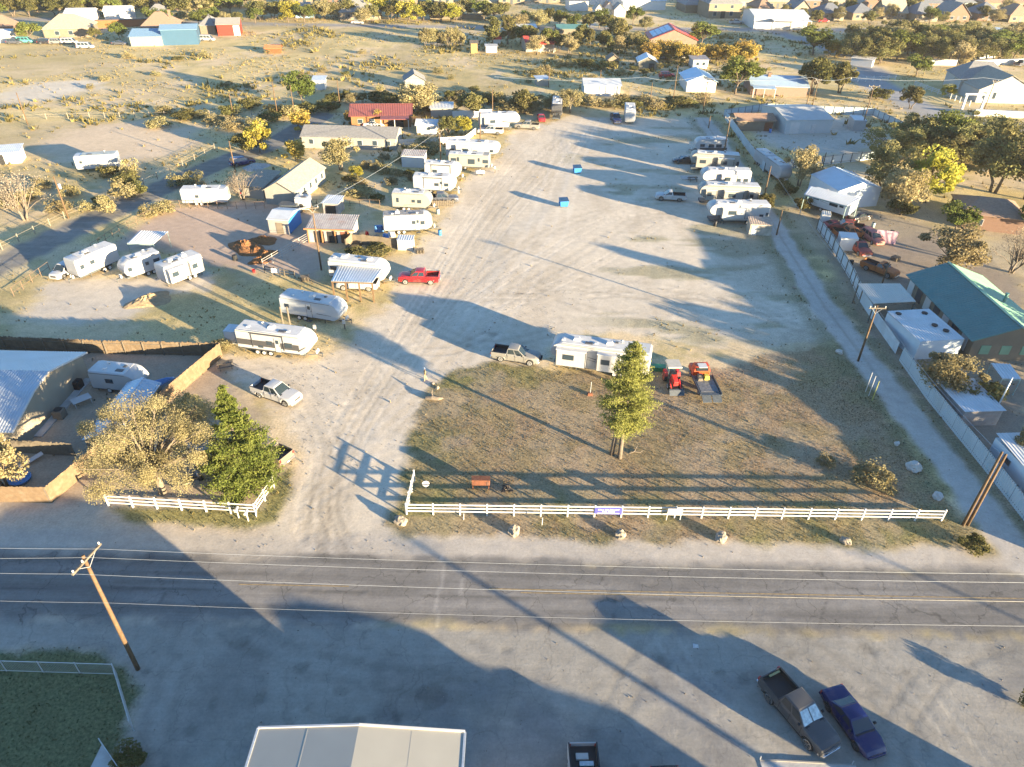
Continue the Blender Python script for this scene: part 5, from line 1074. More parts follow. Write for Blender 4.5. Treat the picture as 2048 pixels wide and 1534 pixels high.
t = thing('broken_branch', 'pale forked branch lying right of the pine trunks', 'branch', g(1268, 905)); MB().tube([(-.5, -.2, .05), (0, 0, .12), (.35, .45, .5)], [.05, .07, .03], 6).build('limb', PALEBARK, t); MB().tube([(0, 0, .12), (.6, -.1, .1), (.95, .1, .25)], [.06, .05, .02], 6).build('limb', PALEBARK, t)
# ---- blue wheeled dumpsters on the gravel
for x, y, lb in ((1127, 413, 'nearer blue dumpster standing alone on the gravel lot'), (1154, 346, 'farther blue dumpster standing alone on the gravel lot')):
    t = thing('dumpster', lb, 'dumpster', g(x, y), .2); s = 1.0
    MB().hexa([(-.65, -.5, .15), (.65, -.5, .15), (.65, .5, .15), (-.65, .5, .15)], [(-.8, -.65, 1.15), (.8, -.65, 1.15), (.8, .65, 1.45), (-.8, .65, 1.45)]).build('bin', BLUE, t)
    MB().hexa([(-.82, -.68, 1.16), (.82, -.68, 1.16), (.82, .68, 1.46), (-.82, .68, 1.46)], [(-.82, -.68, 1.2), (.82, -.68, 1.2), (.82, .68, 1.5), (-.82, .68, 1.5)]).build('lid', M('dark_blue_lid', (.015, .05, .12), .5), t)
    for xx in (-1, 1): MB().box(min(xx*.76, xx*.92), max(xx*.76, xx*.92), -.1, .1, .7, .9).build('lift_pocket', BLUE, t)
    for xx in (-.5, .5):
        for yy in (-.4, .4): MB().lathe([(.07, -.03), (.07, .03)], (xx, yy, .08), 8, 'Y').build('caster', TYRE, t)
# ================================================================== left side
rv('grey and white striped travel trailer beside the gravel driveway', (478, 704), (623, 723), 'R', 'travel', 2.5, 3.25, .7, band=((.01, .86, .55, 1.35, RVGREY), (.01, .86, .0, .14, RVGREY)), wins=((.46, 1.15, .7, .5), (.33, .55, .6, .3), (.72, 1.15, .9, .6)), door=.57, axles=3, ac=(.45,), vents=(-.35, -.1, .2), awning=(.22, .66), stripes=((.84, .5, .95, 1.2, .22, RVGREY),))
rv('silver white travel trailer between the striped trailer and the carport', (563, 634), (682, 654), 'R', 'round', 2.5, 3.1, .65, body=M('trailer_silver', (.38, .40, .42), .35, .05, .8, dirt=(.4, .4, .4), dirt_amt=.2), wins=((.13, 1.25, .55, .45),), door=.5, axles=2, ac=(.5,), vents=(-.3, .2), stripes=((.62, .75, .86, .7, .08, RVDARK),))
rv('white trailer parked behind the corrugated carport', (659, 561), (772, 573), 'R', 'round', 2.5, 3.3, .65, wins=((.1, 1.4, .8, .5), (.62, 1.4, .8, .5)), axles=2, ac=(.25, .7), vents=(-.4, 0))
rv('white flat fronted trailer leftmost of three, with a car beside it', (163, 565), (245, 529), 'L', 'box', 2.5, 3.3, .75, wins=((.87, 1.3, .5, .5), (.63, 1.4, .6, .45)), axles=2, ac=(.6,), vents=(.2,), hitch=True)
rv('rounded white trailer in the middle of the left group of three', (256, 566), (331, 541), 'L', 'round', 2.4, 3.0, .6, wins=((.85, 1.2, .5, .5), (.4, 1.3, .4, .4), (.15, 1.35, .8, .45)), axles=2, ac=(.5,), vents=(.1, -.3))
rv('white trailer with slide outs rightmost of the left group of three', (338, 577), (413, 548), 'L', 'box', 2.6, 3.2, .65, slides=((.55, .97, .2, 2.2, .8), (.05, .4, .2, 2.2, .5)), axles=2, ac=(.35, .7), vents=(.0, .3), hitch=False)
l, h = g(135, 548), heading((165, 522), (112, 552)); vehicle('sedan', 'white car parked left of the flat fronted trailer', 'car', l, h, SUV, WHP)
rv('long plain white trailer behind the pipe fence of the dirt corral', (366, 413), (458, 411), 'R', 'box', 2.4, 3.0, .55, wins=((.35, 1.2, .5, .4),), axles=2, ac=(.5,), vents=(), hitch=False)
# carports and canopy
def canopy(label, pts, zs, mat, posts=True, name='carport', cat='carport', pitch=.35, post=POLEWOOD, pw=.16, extra=0):
    """pts: pixels of the four roof corners a b (near) c d (far), zs heights near, far"""
    A = [g(*pts[0], zs[0]), g(*pts[1], zs[0]), g(*pts[2], zs[1]), g(*pts[3], zs[1])]; c = sum(A, Vector())/4; c.z = 0; t = thing(name, label, cat, c)
    A = [p-c for p in A]; MB().ribbed(*A, pitch, .045, .03).build('roof', mat, t)
    for k in range(4):
        p = A[k]*.96; MB().bar((p.x, p.y, -.05), (p.x, p.y, A[k].z-.06), pw).build('post', post, t)
    for k in range(extra):
        u = (k+1)/(extra+1); p = A[0].lerp(A[1], u)*.98; MB().bar((p.x, p.y, -.05), (p.x, p.y, A[0].lerp(A[1], u).z-.06), pw).build('post', post, t)
    for a, b in ((0, 1), (3, 2)): MB().bar(A[a]+Vector((0, 0, -.14)), A[b]+Vector((0, 0, -.14)), .08, .16).build('beam', post, t)
    return t
canopy('corrugated tin carport on timber posts covering a white pickup', [(662, 562), (745, 565), (768, 533), (676, 532)], (3.05, 2.6), TIN, pw=.2, extra=2)
canopy('low white tin shelter roof in the dirt corral', [(254, 486), (307, 488), (336, 463), (280, 461)], (2.6, 2.6), TINWHITE, post=STEEL, pw=.08)
for p, lb, hh in (((568, 657), 'left of two weathered posts between the two driveway trailers', 3.2), ((582, 660), 'right of two weathered posts between the two driveway trailers', 3.4)):
    o = MB().tube([(0, 0, -.1), (0, 0, hh)], [.13, .11], 8).build('wooden_post', GREYWOOD); o.location = g(*p); tag(o, lb, 'post')
house('pump_shed', 'small white box shed behind the grey striped trailer', 'shed', (452, 686), (472, 688), 1.6, 1.7, 1.8, TINWHITE, TINWHITE, 'flat', over=.05)
# left house with the long metal roof, its camper, sheds and yard things
t = thing('metal_roof_house', 'tan house with a broad pale metal roof at the left edge', 'house'); HR = M('house_roof', (.40, .43, .46), .4, .08, .5, metal=.35, dirt=(.35, .34, .33), dirt_amt=.4)
xa, xb = -78, -48.6; prof = [(54.0, 0), (54.0, 2.75), (58.2, 4.15), (61.2, 4.55), (67.4, 2.75), (67.4, 0)]
MB().poly([(xb-.3, y, z) for y, z in prof]).poly([(xa, y, z) for y, z in prof]).quad((xa, 54, 0), (xb-.3, 54, 0), (xb-.3, 54, 2.75), (xa, 54, 2.75)).quad((xa, 67.4, 0), (xb-.3, 67.4, 0), (xb-.3, 67.4, 2.75), (xa, 67.4, 2.75)).build('wall', M('house_stucco', (.26, .22, .165), .85, .06, .8), t)
q = MB(); q.ribbed((xa, 53.4, 2.68), (xb, 53.4, 2.68), (xb, 58.2, 4.25), (xa, 58.2, 4.25), .3, .04, .08); q.ribbed((xa, 58.2, 4.25), (xb, 58.2, 4.25), (xb, 61.2, 4.66), (xa, 61.2, 4.66), .3, .04, .08); q.ribbed((xb, 68.0, 2.7), (xa, 68.0, 2.7), (xa, 61.2, 4.66), (xb, 61.2, 4.66), .3, .04, .08); rf = q.build('roof', HR, t)
MB().tube([(-57.5, 60, 4.3), (-57.5, 60, 5.1)], .07, 8).build('vent_pipe', DARKSTEEL, rf)
for y0, y1, z0_, z1_ in ((53.4, 58.2, 2.6, 4.17), (58.2, 61.2, 4.17, 4.58), (68, 61.2, 2.62, 4.58)): MB().bar((xb+.03, y0, z0_), (xb+.03, y1, z1_), .05, .2).build('trim', WHITE, rf)
w_ = box('window', WHITE, t, -51.6, -50.2, 53.93, 54.05, .9, 2.1); box('pane', GLASS, w_, -51.5, -50.3, 53.9, 53.95, 1.0, 2.0)
MB().box(xb-.3, xb+.55, 56, 66.5, -.05, .12).build('concrete_step', CONCRETE, t)
rv('plain white camper with one dark window inside the board fence', (187, 783), (283, 792), 'R', 'round', 2.4, 2.7, .45, wins=((.42, 1.2, .8, .45),), axles=1, ac=(), vents=(-.2, .15), hitch=False)
house('metal_container', 'long shed with pale blue roof behind the khaki tree', 'shed', Vector((-41.6, 53.2, 0)), Vector((-38.2, 53.2, 0)), 9.5, 2.3, 2.9, TAN, M('pale_blue_tin', (.42, .47, .52), .4, .1, .6, metal=.3), 'y', ribs=True, over=.15, doors=((.5, 1.6, 2, RUST),))
bpy.context.view_layer.update()
t = thing('covered_boat', 'boat under a bright blue tarpaulin beside the board fence', 'boat', g(318, 785), .75); MB().hexa([(-1.6, -.8, .4), (1.7, -.3, .4), (1.7, .3, .4), (-1.6, .8, .4)], [(-1.6, -.95, 1.1), (2.0, -.15, 1.2), (2.0, .15, 1.2), (-1.6, .95, 1.1)]).build('hull', WHITE, t)
MB().hexa([(-1.65, -1.0, 1.0), (2.05, -.2, 1.1), (2.05, .2, 1.1), (-1.65, 1.0, 1.0)], [(-1.5, -.15, 1.75), (1.2, -.08, 1.5), (1.2, .08, 1.5), (-1.5, .15, 1.75)]).build('tarpaulin', BLUETARP, t, bevel=.06)
for y in (-.7, .7): wheel(t, -.6, y, .3, .18, STEELRIM)
t = thing('heat_pump', 'round topped beige air conditioning unit beside the tan house', 'air conditioner', g(122, 834)); box('casing', TAN, t, -.5, .5, -.5, .5, 0, 1.0, bevel=.05); MB().lathe([(.4, 1.003), (.4, 1.04), (.1, 1.05)], (0, 0, 0), 16).build('fan_grille', BLACKPL, t)
t = thing('garden_table', 'white patio table beside the tan house', 'table', g(166, 808), .8); box('top', WHITE, t, -.95, .95, -.6, .6, .7, .75)
for x in (-.8, .8):
    for y in (-.5, .5): box('leg', GALV, t, x-.03, x+.03, y-.03, y+.03, 0, .7)
t = thing('barbecue', 'black grill standing against the gable wall of the tan house', 'grill', g(160, 777), 1.5); box('cabinet', BLACKPL, t, -.5, .5, -.3, .3, .1, .85); MB().prism([(-.5, .86), (.5, .86), (.45, 1.1), (-.45, 1.1)], -.3, .3).build('lid', BLACKPL, t)
t = thing('paddling_pool', 'round blue paddling pool behind the front board fence', 'pool', g(41, 961)); MB().lathe([(.3, .02), (.85, .02), (.95, .3), (1.02, .32), (1.0, .27), (.9, .06), (.3, .05)], (0, 0, 0), 20).build('shell', BLUE, t, True)
t = thing('plank', 'pale plank leaning over the inner board fence', 'plank', g(62, 925)); MB().bar((-.7, -.8, .05), (.8, .9, .5), .6, .06).build('board', WHITE, t)
W1, W2, W3 = g(-80, 1003), g(104, 1006), g(446, 713)
board_fence('tan cedar privacy fence along the front and driveway side of the tan house yard', [W1, W2, W2.lerp(W3, .24)], 1.95)
board_fence('tan cedar privacy fence running from the khaki tree to the striped trailer', [W2.lerp(W3, .3), W3], 1.95)
board_fence('weathered back fence of the tan house yard facing the trailers', [W3+Vector((-.1, .1, 0)), g(206, 681, 1.85), g(-80, 669, 1.85)], 1.85, mat=M('weathered_boards', (.14, .1, .062), .9, .25, 2, dirt=(.22, .17, .12), dirt_amt=.7), ragged=.1)
board_fence('dark inner board fence between the tan house and the small yard', [g(30, 905), g(152, 912)], 1.6, mat=GREYWOOD, ragged=.1)
# pipe fence along the side street
for lb, pts, sp in (('rusty pipe fence along the side street left of the white trailers', [(28, 592), (100, 540)], [4]), ('rusty pipe fence between the side street and the dirt corral', [(185, 503), (240, 466), (338, 416)], [4, 6]), ('rusty pipe fence along the far side of the dirt corral', [(342, 414), (455, 418), (530, 417)], [6, 4]), ('pipe fence behind the blue shed and stable', [(590, 412), (700, 412), (760, 414)], [5, 3])):
    rail_fence(lb, [g(*p) for p in pts], sp, (.5, 1.25), (.09, 1.3), M('rusty_pipe', (.16, .105, .07), .7, .25, 4), 'pipe_fence', 'fence', (.06, .06), rnd=True)
rail_fence('white pipe corral fence beside the stable', [g(527, 537), g(617, 484), g(640, 470)], [5, 2], (.4, .75, 1.1, 1.45), (.09, 1.55), M('pale_pipe', (.38, .345, .31), .6, .2, 3), 'pipe_fence', 'fence', (.06, .06), rnd=True)
rail_fence('low plank fence at the front of the shaded corral', [g(530, 545), g(590, 556)], [3], (.5, .95), (.1, 1.1), GREYWOOD, 'plank_fence', 'fence', (.04, .14))
t = thing('notice_board', 'blank white sign board on the corral corner fence', 'sign', g(553, 553)); box('board', WHITE, t, -.6, .6, -.04, 0, .6, 1.3)
for x in (-.55, .55): box('leg', GREYWOOD, t, x-.05, x+.05, .01, .1, 0, 1.3)
# corral buildings
house('blue_shed', 'small shed with white front and blue side in the corral', 'shed', (540, 466), (580, 469), 5, 2.5, 3.1, M('pale_corrugated', (.26, .245, .23), .6, .1, 1), TIN, 'x', over=.15, doors=((.55, 1.2, 1.9, TAN),))
box('side_cladding', BLUE, bpy.data.objects['blue_shed'], 1.7, 1.78, .1, 4.9, .1, 2.45)
t = house('stable', 'open fronted tin roofed stable with rusty beams', 'stable', (619, 484), (705, 487), 4.5, 2.3, 2.9, TINRUST, TINRUST, 'flat', over=.3, doors=((.25, 1.6, 1.9, BLACKPL), (.55, 1.6, 1.9, BLACKPL), (.85, 1.4, 1.9, RUST)))  # black door panels paint the shade inside the open front
for x in (-3.4, -1.2, .9, 3.0): MB().bar((x, -.25, 0), (x, -.25, 2.25), .16).build('beam_post', M('rust_orange', (.34, .15, .06), .8, .2, 3), t)
MB().bar((-4.0, -.27, 2.3), (4.0, -.27, 2.3), .1, .22).build('beam', MATS['rust_orange'], t)
house('stock_shelter', 'small tin stock shelter behind the stable', 'shed', (648, 428), (678, 430), 3, 2, 2.3, TINRUST, TIN, 'flat', doors=((.5, 1.8, 1.6, BLACKPL),), over=.2)
t = rv('small white horse trailer with a spare wheel behind the blue shed', (592, 425), (619, 426), 'R', 'box', 2.2, 2.6, .5, axles=1, ac=(), vents=(), hitch=False, name='horse_trailer'); MB().lathe([(.12, -.06), (.3, -.06), (.34, 0), (.3, .06), (.12, .06)], (0, -.1, 1.3), 14, 'Y').build('spare_wheel', TYRE, t)
box_ = thing('dark_trailer', 'low dark stock trailer beside the horse trailer', 'trailer', g(578, 430)); box('bed', DARKSTEEL, box_, -1.6, 1.5, 0, 2, .5, 1.7); 
for x in (-.4, .4): wheel(box_, x, .1, .32, .2, STEELRIM)
def heap(label, p, r_, h, mat, seed, cat='heap', name='hay_heap'):
    rn = np.random.default_rng(seed); n = 26; m = 9; V = [(0, 0, h)]; F = []
    for j in range(1, m):
        for i in range(n):
            a = 6.283*i/n; q = j/(m-1); rr_ = r_*q*(1+.18*math.sin(a*3+seed)+.1*rn.random()); V.append((math.cos(a)*rr_*1.5, math.sin(a)*rr_, h*(1-q**1.3)*(.8+.5*rn.random()) - (.03 if j == m-1 else 0)))
    for i in range(n): F.append((0, 1+i, 1+(i+1) % n))
    for j in range(m-2):
        for i in range(n): F.append((1+j*n+i, 1+(j+1)*n+i, 1+(j+1)*n+(i+1) % n, 1+j*n+(i+1) % n))
    me = bpy.data.meshes.new(name); me.from_pydata(V, [], F); me.materials.append(mat); o = link(name, me); o.location = p; o.rotation_euler = (0, 0, rn.random()*3); return tag(o, label, cat)
HAY = M('red_earth', (.2, .09, .034), .95, .3, 3, bump=.6)
for k, (x, y, r_, h, lb) in enumerate(((489, 496, 2.0, 1.1, 'large orange earth heap leftmost in the corral'), (528, 482, 1.5, .8, 'orange earth heap nearest the blue shed'), (515, 503, 1.4, .8, 'middle orange earth heap in the corral'), (533, 510, 1.2, .7, 'orange earth heap beside the corral fence'), (520, 523, 1.1, .7, 'small orange earth heap closest to the driveway'), (300, 601, 2.0, .8, 'tan brush heap below the trailer with slide outs'))): heap(lb, g(x, y), r_, h, HAY if k < 5 else M('tan_earth', (.28, .205, .12), .95, .25, 3, bump=.5), k)
t = thing('bucket', 'red bucket by the corral sign board', 'bucket', g(508, 545)); MB().lathe([(.18, 0), (.25, .45), (.27, .47), (.22, .45), (.17, .05)], (0, 0, 0), 14).build('pail', REDP, t)
# board yard beside the corral
board_fence('patchwork board fence of the cluttered yard beside the stable', [g(694, 498), g(706, 488), g(790, 496), g(828, 500)], 1.7, mat=M('patch_boards', (.155, .125, .088), .9, .25, 1.5, dirt=(.24, .19, .13), dirt_amt=.6), ragged=.18, bw=.6)
house('utility_box', 'white box shed at the corner of the cluttered board yard', 'shed', (796, 500), (826, 501), 1.6, 1.7, 1.85, WHITE, TIN, 'flat', over=.1)
rv('white travel trailer with a dark patched roof inside the board yard', (768, 470), (866, 466), 'R', 'round', 2.5, 3.2, .65, roof=M('patched_roof', (.26, .25, .24), .8, .4, 2), wins=((.62, 1.3, .5, .45), (.8, 1.2, .6, .5)), door=.7, ac=(.3,), vents=(-.3, 0, .2), stripes=((.45, 1.2, .6, .8, .08, RVDARK), (.7, 1.7, .95, 1.4, .07, RVDARK)))
rn = random.Random(9)
for k, (x, y, lb, mt, s) in enumerate(((722, 492, 'black tyre leaning on the patchwork board fence', TYRE, 0), (752, 484, 'brown tarpaulin bundle inside the board yard', BROWNL if False else TAN, .8), (770, 478, 'blue barrels inside the board yard', BLUE, .7), (735, 470, 'red seat cushion in the cluttered yard', REDP, .5), (785, 474, 'white cloth bundle in the cluttered yard', WHITE, .8), (700, 462, 'dark junk pile behind the stable', DARKSTEEL, 1.0), (757, 463, 'blue tarp bundle behind the board yard', BLUETARP, 1.0))):
    t = thing('tyre' if s == 0 else 'junk_bundle', lb, 'tyre' if s == 0 else 'junk', g(x, y), rn.uniform(0, 3))
    if s == 0: MB().lathe([(.2, -.1), (.36, -.1), (.42, 0), (.36, .1), (.2, .1)], (0, 0, .4), 16, 'Y').build('tread', TYRE, t)
    else:
        for j in range(3): MB().taper(rn.uniform(-s, 0), rn.uniform(.2, s), rn.uniform(-.6, -.1)*s, rn.uniform(.2, .7)*s, 0, rn.uniform(.5, 1.1)*s+.3, .12).build('piece', mt, t, bevel=.05)
# trailers along the left side of the lot
rv('cream travel trailer next to the dark pickup in the left row', (785, 421), (863, 424), 'R', 'travel', 2.5, 3.2, .65, body=RVCREAM, wins=((.15, 1.3, .35, .7), (.55, 1.2, .5, .4), (.7, 1.15, .6, .5)), ac=(.4,), vents=(-.2, .2), stripes=((.3, .4, .6, .7, .07, RVDARK),))
rv('white travel trailer with dark awning arms above the dark pickup', (827, 386), (912, 389), 'R', 'travel', 2.5, 3.2, .65, wins=((.55, 1.1, .7, .45), (.78, 1.1, .7, .5)), door=.66, ac=(.4,), vents=(-.3, .15), awning=(.25, .68))
rv('white travel trailer third from the near end of the left row', (849, 359), (920, 363), 'R', 'round', 2.5, 3.2, .65, wins=((.3, 1.1, .8, .5),), ac=(.5,), vents=(-.3, .2), awning=(.2, .75), stripes=((.1, .8, .7, .8, .06, RVGREY),))
rv('cream boxy trailer with many windows in the left row', (897, 339), (979, 342), 'R', 'box', 2.5, 3.1, .65, body=RVCREAM, wins=((.13, 1.3, 1.0, .7), (.24, 1.5, .35, .7), (.56, 1.1, 1.3, .9), (.74, 1.5, .3, .6), (.9, 1.2, 1.0, .6)), ac=(.5,), vents=(-.3,))
rv('long white fifth wheel trailer at the far end of the left row', (892, 319), (998, 325), 'R', 'fifth', 2.5, 3.8, .75, wins=((.12, 1.3, .8, .5), (.55, 1.2, .9, .4), (.86, 1.5, .6, .4)), ac=(.4, .75), vents=(-.3, .1), slides=((.2, .5, .3, 2.4, .6),), name='fifth_wheel_trailer')
rv('striped white fifth wheel trailer beside the white pickup beyond the left row', (960, 263), (1040, 260), 'R', 'fifth', 2.5, 3.8, .75, wins=((.2, 1.5, .9, .7), (.35, 1.5, .9, .7)), ac=(.5,), vents=(-.2, .2), stripes=((.55, 1.3, .98, .9, .3, RVDARK),), name='fifth_wheel_trailer', slides=((.1, .45, .3, 2.4, .6),))
l, h = vw((993, 270), (966, 269), PICKUP); vehicle('pickup_truck', 'white pickup in front of the striped fifth wheel trailer', 'pickup', l, h, PICKUP, WHP)
l, h = vw((1061, 260), (1043, 259), PICKUP); vehicle('pickup_truck', 'silver pickup beyond the striped fifth wheel trailer', 'pickup', l, h, PICKUP, SILV)
l, h = vw((868, 415), (900, 414), PICKUP); vehicle('pickup_truck', 'dark grey pickup behind the crate fence in the left row', 'pickup', l+Vector((0, 1.5, 0)), h, PICKUP, DGREY)
board_fence('low pallet fence beside the cream travel trailer', [g(864, 413), g(908, 413)], 1.1, mat=GREYWOOD, bw=.3, gap=.08)
house('white_shed', 'white metal shed with a rust edge in the left brush', 'shed', (804, 334), (849, 336), 3, 2.3, 2.7, WHITE, TINRUST, 'flat', over=.1)
# mobile homes
t = house('mobile_home', 'white double wide mobile home with a khaki gable roof', 'house', (534, 408), (592, 413), 13.5, 2.75, 4.3, SIDING, SHINGLE, 'y', over=.3, side_wins=[(1, u, 1.0, .9, 1.1) for u in (.12, .3, .5, .68, .88)])
house('porch_wing', 'shaded lean to roof against the double wide mobile home', 'shed', Vector((-49.5, 124.5, 0)), Vector((-45.2, 123.6, 0)), 7, 2.2, 2.9, SIDING, SHINGLE, 'flat', over=.2)
house('mobile_home', 'long cream mobile home with a grey shingle roof beside the gold trees', 'house', (606, 296), (792, 301), 8, 2.6, 3.9, SIDING, SHINGLEGREY, 'x', over=.3, wins=((.1, .9, 1, 1.1), (.5, .9, 1.1, 1.1), (.62, .9, 1.1, 1.1), (.78, .9, 1.1, 1.1), (.92, .9, 1.1, 1.1)), doors=((.36, 1, 2, WHITE),))
t = house('ranch_house', 'orange stucco house with a red metal roof', 'house', (704, 255), (822, 254), 9, 2.8, 4.2, M('orange_stucco', (.22, .1, .04), .8, .1, .8), M('red_metal_roof', (.2, .065, .055), .5, .12, .6), 'x', ribs=True, over=.5, wins=((.15, .9, 1.2, 1), (.35, .9, 1.2, 1)), doors=((.75, 3.5, 2.2, BLACKPL),), porch=(.5, .98, 2.6, 2.6))
house('garden_shed', 'small white cottage shed between the cream mobile home and trailers', 'shed', (834, 269), (873, 270), 4, 2.3, 3.0, WHITE, TINWHITE, 'x', wins=((.6, 1, .8, .7),))
board_fence('white fence between the cream mobile home and the far trailers', [g(798, 292), g(930, 285), g(952, 268)], 1.4, mat=WHITE, bw=.3)
house('open_shed', 'flat white roofed shed behind the small orchard trees', 'shed', (862, 236), (905, 236), 5, 2.4, 2.6, SIDING, TINWHITE, 'flat')
tin_fence('white panel fence behind the striped fifth wheel trailer', [g(905, 238), g(985, 233)], 1.8, mat=WHITE, posts=None)
for x, y, z, col_, hd, sp, lb in ((748, 254, 0, WHP, .1, SEDAN, 'white car parked before the orange house'), (770, 252, 0, SILV, .1, SUV, 'silver car parked before the orange house'), (795, 250, 0, BLK, .2, PICKUP, 'dark pickup under the orange house porch side'), (862, 253, 0, BLK, .5, SUV, 'dark car behind the small white cottage shed'), (500, 385, 0, DGREY, .9, SEDAN, 'dark car by the bare bush behind the double wide home'), (1082, 241, 0, REDP, -1.5, SEDAN, 'red car beside the nose on motor home'), (1231, 243, 0, NAVY, -1.5, PICKUP, 'dark blue pickup beside the far white trailer'), (565, 392, 0, SILV, 1.2, SEDAN, 'pale car beside the double wide mobile home')):
    vehicle({'SEDAN': 'sedan'}.get('', 'car' if sp is not PICKUP else 'pickup_truck'), lb, 'car' if sp is not PICKUP else 'pickup', g(x, y), hd, sp, col_)
vehicle('car', 'dark blue car on the side street beyond the white trailer', 'car', g(486, 330), .6, SUV, NAVY)
heap('grey gravel heap beside the side street', g(512, 335), 1.8, .8, M('gravel', (.4, .38, .35), .95, .2, 4, bump=.5), 33, name='gravel_heap')
# poles on the left
for x, y, x2, y2, arm, lb, tr in ((643, 540, 632, 412, 1.8, 'utility pole in the corral behind the carport trailer', False), (137, 437, 108, 352, None, 'utility pole with a grey meter box beside the side street', True), (471, 345, 459, 282, None, 'utility pole on the side street before the double wide home', False), (882, 330, 878, 258, 1.6, 'utility pole behind the left row of trailers', False), (556, 235, 547, 165, None, 'utility pole at the bend of the side street', False), (590, 235, 583, 170, None, 'utility pole right of the side street bend', False), (680, 212, 672, 160, None, 'utility pole behind the gold trees', False), (961, 312, 962, 222, None, 'thin pole before the striped fifth wheel trailer', False), (985, 250, 985, 178, None, 'thin pole behind the striped fifth wheel trailer', False), (56, 250, 38, 185, None, 'utility pole in the left field', False), (467, 232, 456, 187, None, 'utility pole at the left field fence', False)):
    p = g(x, y); pole(lb, p, zat(x2, y2, p.y), arm, .3, r=.14, trans=tr, mat=POLEWOOD)
# left field fence, ruins
rail_fence('white post field fence across the left field', [g(50, 240), g(180, 236), g(300, 235), g(420, 232), g(560, 232)], [3, 4, 4, 5], (.6, 1.1), (.14, 1.3), M('field_posts', (.24, .2, .155), .9, .2, 3), 'field_fence', 'fence', (.03, .03))
rail_fence('post and wire fence along the left side of the side street', [g(5, 500), g(130, 438), g(260, 385), g(390, 322), g(430, 300)], [4, 4, 5, 2], (.6, 1.1), (.11, 1.3), MATS['field_posts'], 'field_fence', 'fence', (.03, .03))
rv('abandoned white trailer home half lost in brush in the left field', (155, 345), (240, 340), 'L', 'box', 2.6, 3.1, .5, roof=M('old_roof', (.35, .38, .36), .7, .3, 1), wins=((.85, 1.4, .4, .4),), axles=1, ac=(), vents=(), hitch=False, name='trailer_home')
house('ruined_shed', 'broken white shed at the left edge of the field', 'shed', (-10, 330), (44, 326), 4, 2.3, 2.7, WHITE, TIN, 'flat', doors=((.3, 1, 1.9, BLACKPL),))
# ================================================================== right side
rv('white trailer with dark windows farthest in the right row', (1388, 308), (1452, 309), 'L', 'travel', 2.5, 3.2, .65, wins=((.78, 1.2, .9, .5), (.5, 1.15, 1.1, .6), (.27, 1.15, 1.1, .6)), ac=(.4,), vents=(.1,), lower=RVGREY, band=((.02, .85, 0, .45, RVGREY),))
rv('cream fifth wheel trailer with swirl stripes second in the right row', (1377, 343), (1474, 349), 'L', 'fifth', 2.5, 3.8, .75, body=RVCREAM, slides=((.55, .88, .4, 2.4, .6), (.12, .45, .4, 2.4, .6)), wins=((.03, 1.4, .4, .7),), ac=(.5,), vents=(.2, -.2, .35), stripes=((.02, .9, .14, 1.9, .12, RVDARK), (.45, 1.2, .55, 1.6, .1, RVDARK)), name='fifth_wheel_trailer')
l = g(1368, 326); vehicle('car', 'dark car under the nose of the swirl striped fifth wheel trailer', 'car', l, math.pi, SEDAN, BLK)
rv('white fifth wheel trailer with grey streaks third in the right row', (1400, 379), (1497, 381), 'L', 'fifth', 2.5, 3.7, .75, slides=((.3, .62, .4, 2.3, .6),), wins=((.25, 1.2, .8, .5), (.1, 1.2, .8, .5)), ac=(.5,), vents=(.2,), stripes=((.66, .6, .85, 1.2, .08, RVDARK), (.45, .7, .56, 1.1, .06, RVGREY)), name='fifth_wheel_trailer', ladder=True)
rv('beige fifth wheel trailer with framed slide outs fourth in the right row', (1394, 411), (1514, 415), 'L', 'fifth', 2.5, 3.8, .75, body=RVCREAM, slides=((.72, .9, .5, 2.3, .5), (.28, .6, .35, 2.3, .7), (.04, .2, .35, 2.3, .6)), ac=(.5,), vents=(.25, -.25), name='fifth_wheel_trailer', stripes=((.6, .8, .7, 1.4, .1, RVDARK),))
rv('bright white fifth wheel trailer nearest in the right row', (1414, 449), (1534, 450), 'L', 'fifth', 2.5, 3.6, .75, slides=((.42, .8, .55, 2.3, .7),), wins=((.13, .9, .6, .35), (.04, 1.0, .35, .8)), ac=(.5,), vents=(.2, -.2, .35), stripes=((.3, .3, .5, .6, .06, RVDARK), (.8, .9, .95, 1.0, .12, RVGREY)), lower=RVWHITE, name='fifth_wheel_trailer')
t = house('skirted_shed', 'grey patched plywood shed beside the nearest right row trailer', 'shed', (1497, 470), (1541, 472), 2.4, 1.9, 2.3, M('patched_ply', (.33, .30, .25), .9, .35, 1.2, bump=.2), M('stone_roof', (.36, .28, .22), .9, .3, 2), 'flat', over=.1, doors=((.2, .9, 1.6, WHITE),))
t = thing('water_tank', 'white water tank standing between the right row trailers', 'tank', g(1440, 378)+Vector((0, 2.9, 0))); MB().lathe([(.1, 0), (.7, 0), (.75, .1), (.75, 1.6), (.5, 1.9), (.1, 1.95)], (0, 0, 0), 18).build('vessel', WHITE, t, True); MB().lathe([(.2, 1.96), (.2, 2.05)], (0, 0, 0), 10).build('lid', BLACKPL, t)
t = thing('concrete_pad', 'grey concrete pad beside the right row trailers', 'slab', g(1375, 356)); box('slab', CONCRETE, t, -1.3, 1.3, -1, 1, -.05, .1)
t = thing('sewer_barrel', 'black barrel beside the nearest right row trailer', 'barrel', g(1430, 452)); MB().lathe([(.28, 0), (.3, .05), (.3, .4), (.31, .45), (.3, .5), (.3, .9), (.26, .92)], (0, 0, 0), 14).build('drum', BLACKPL, t, True)
A = g(1123, 243); rv('white motor home seen nose on at the far end of the lot', A, A+Vector((.6, 9.5, 0)), 'L', 'fifth', 2.6, 3.8, .75, body=RVGREY, ac=(.5,), vents=(.3, -.2), name='motor_home')
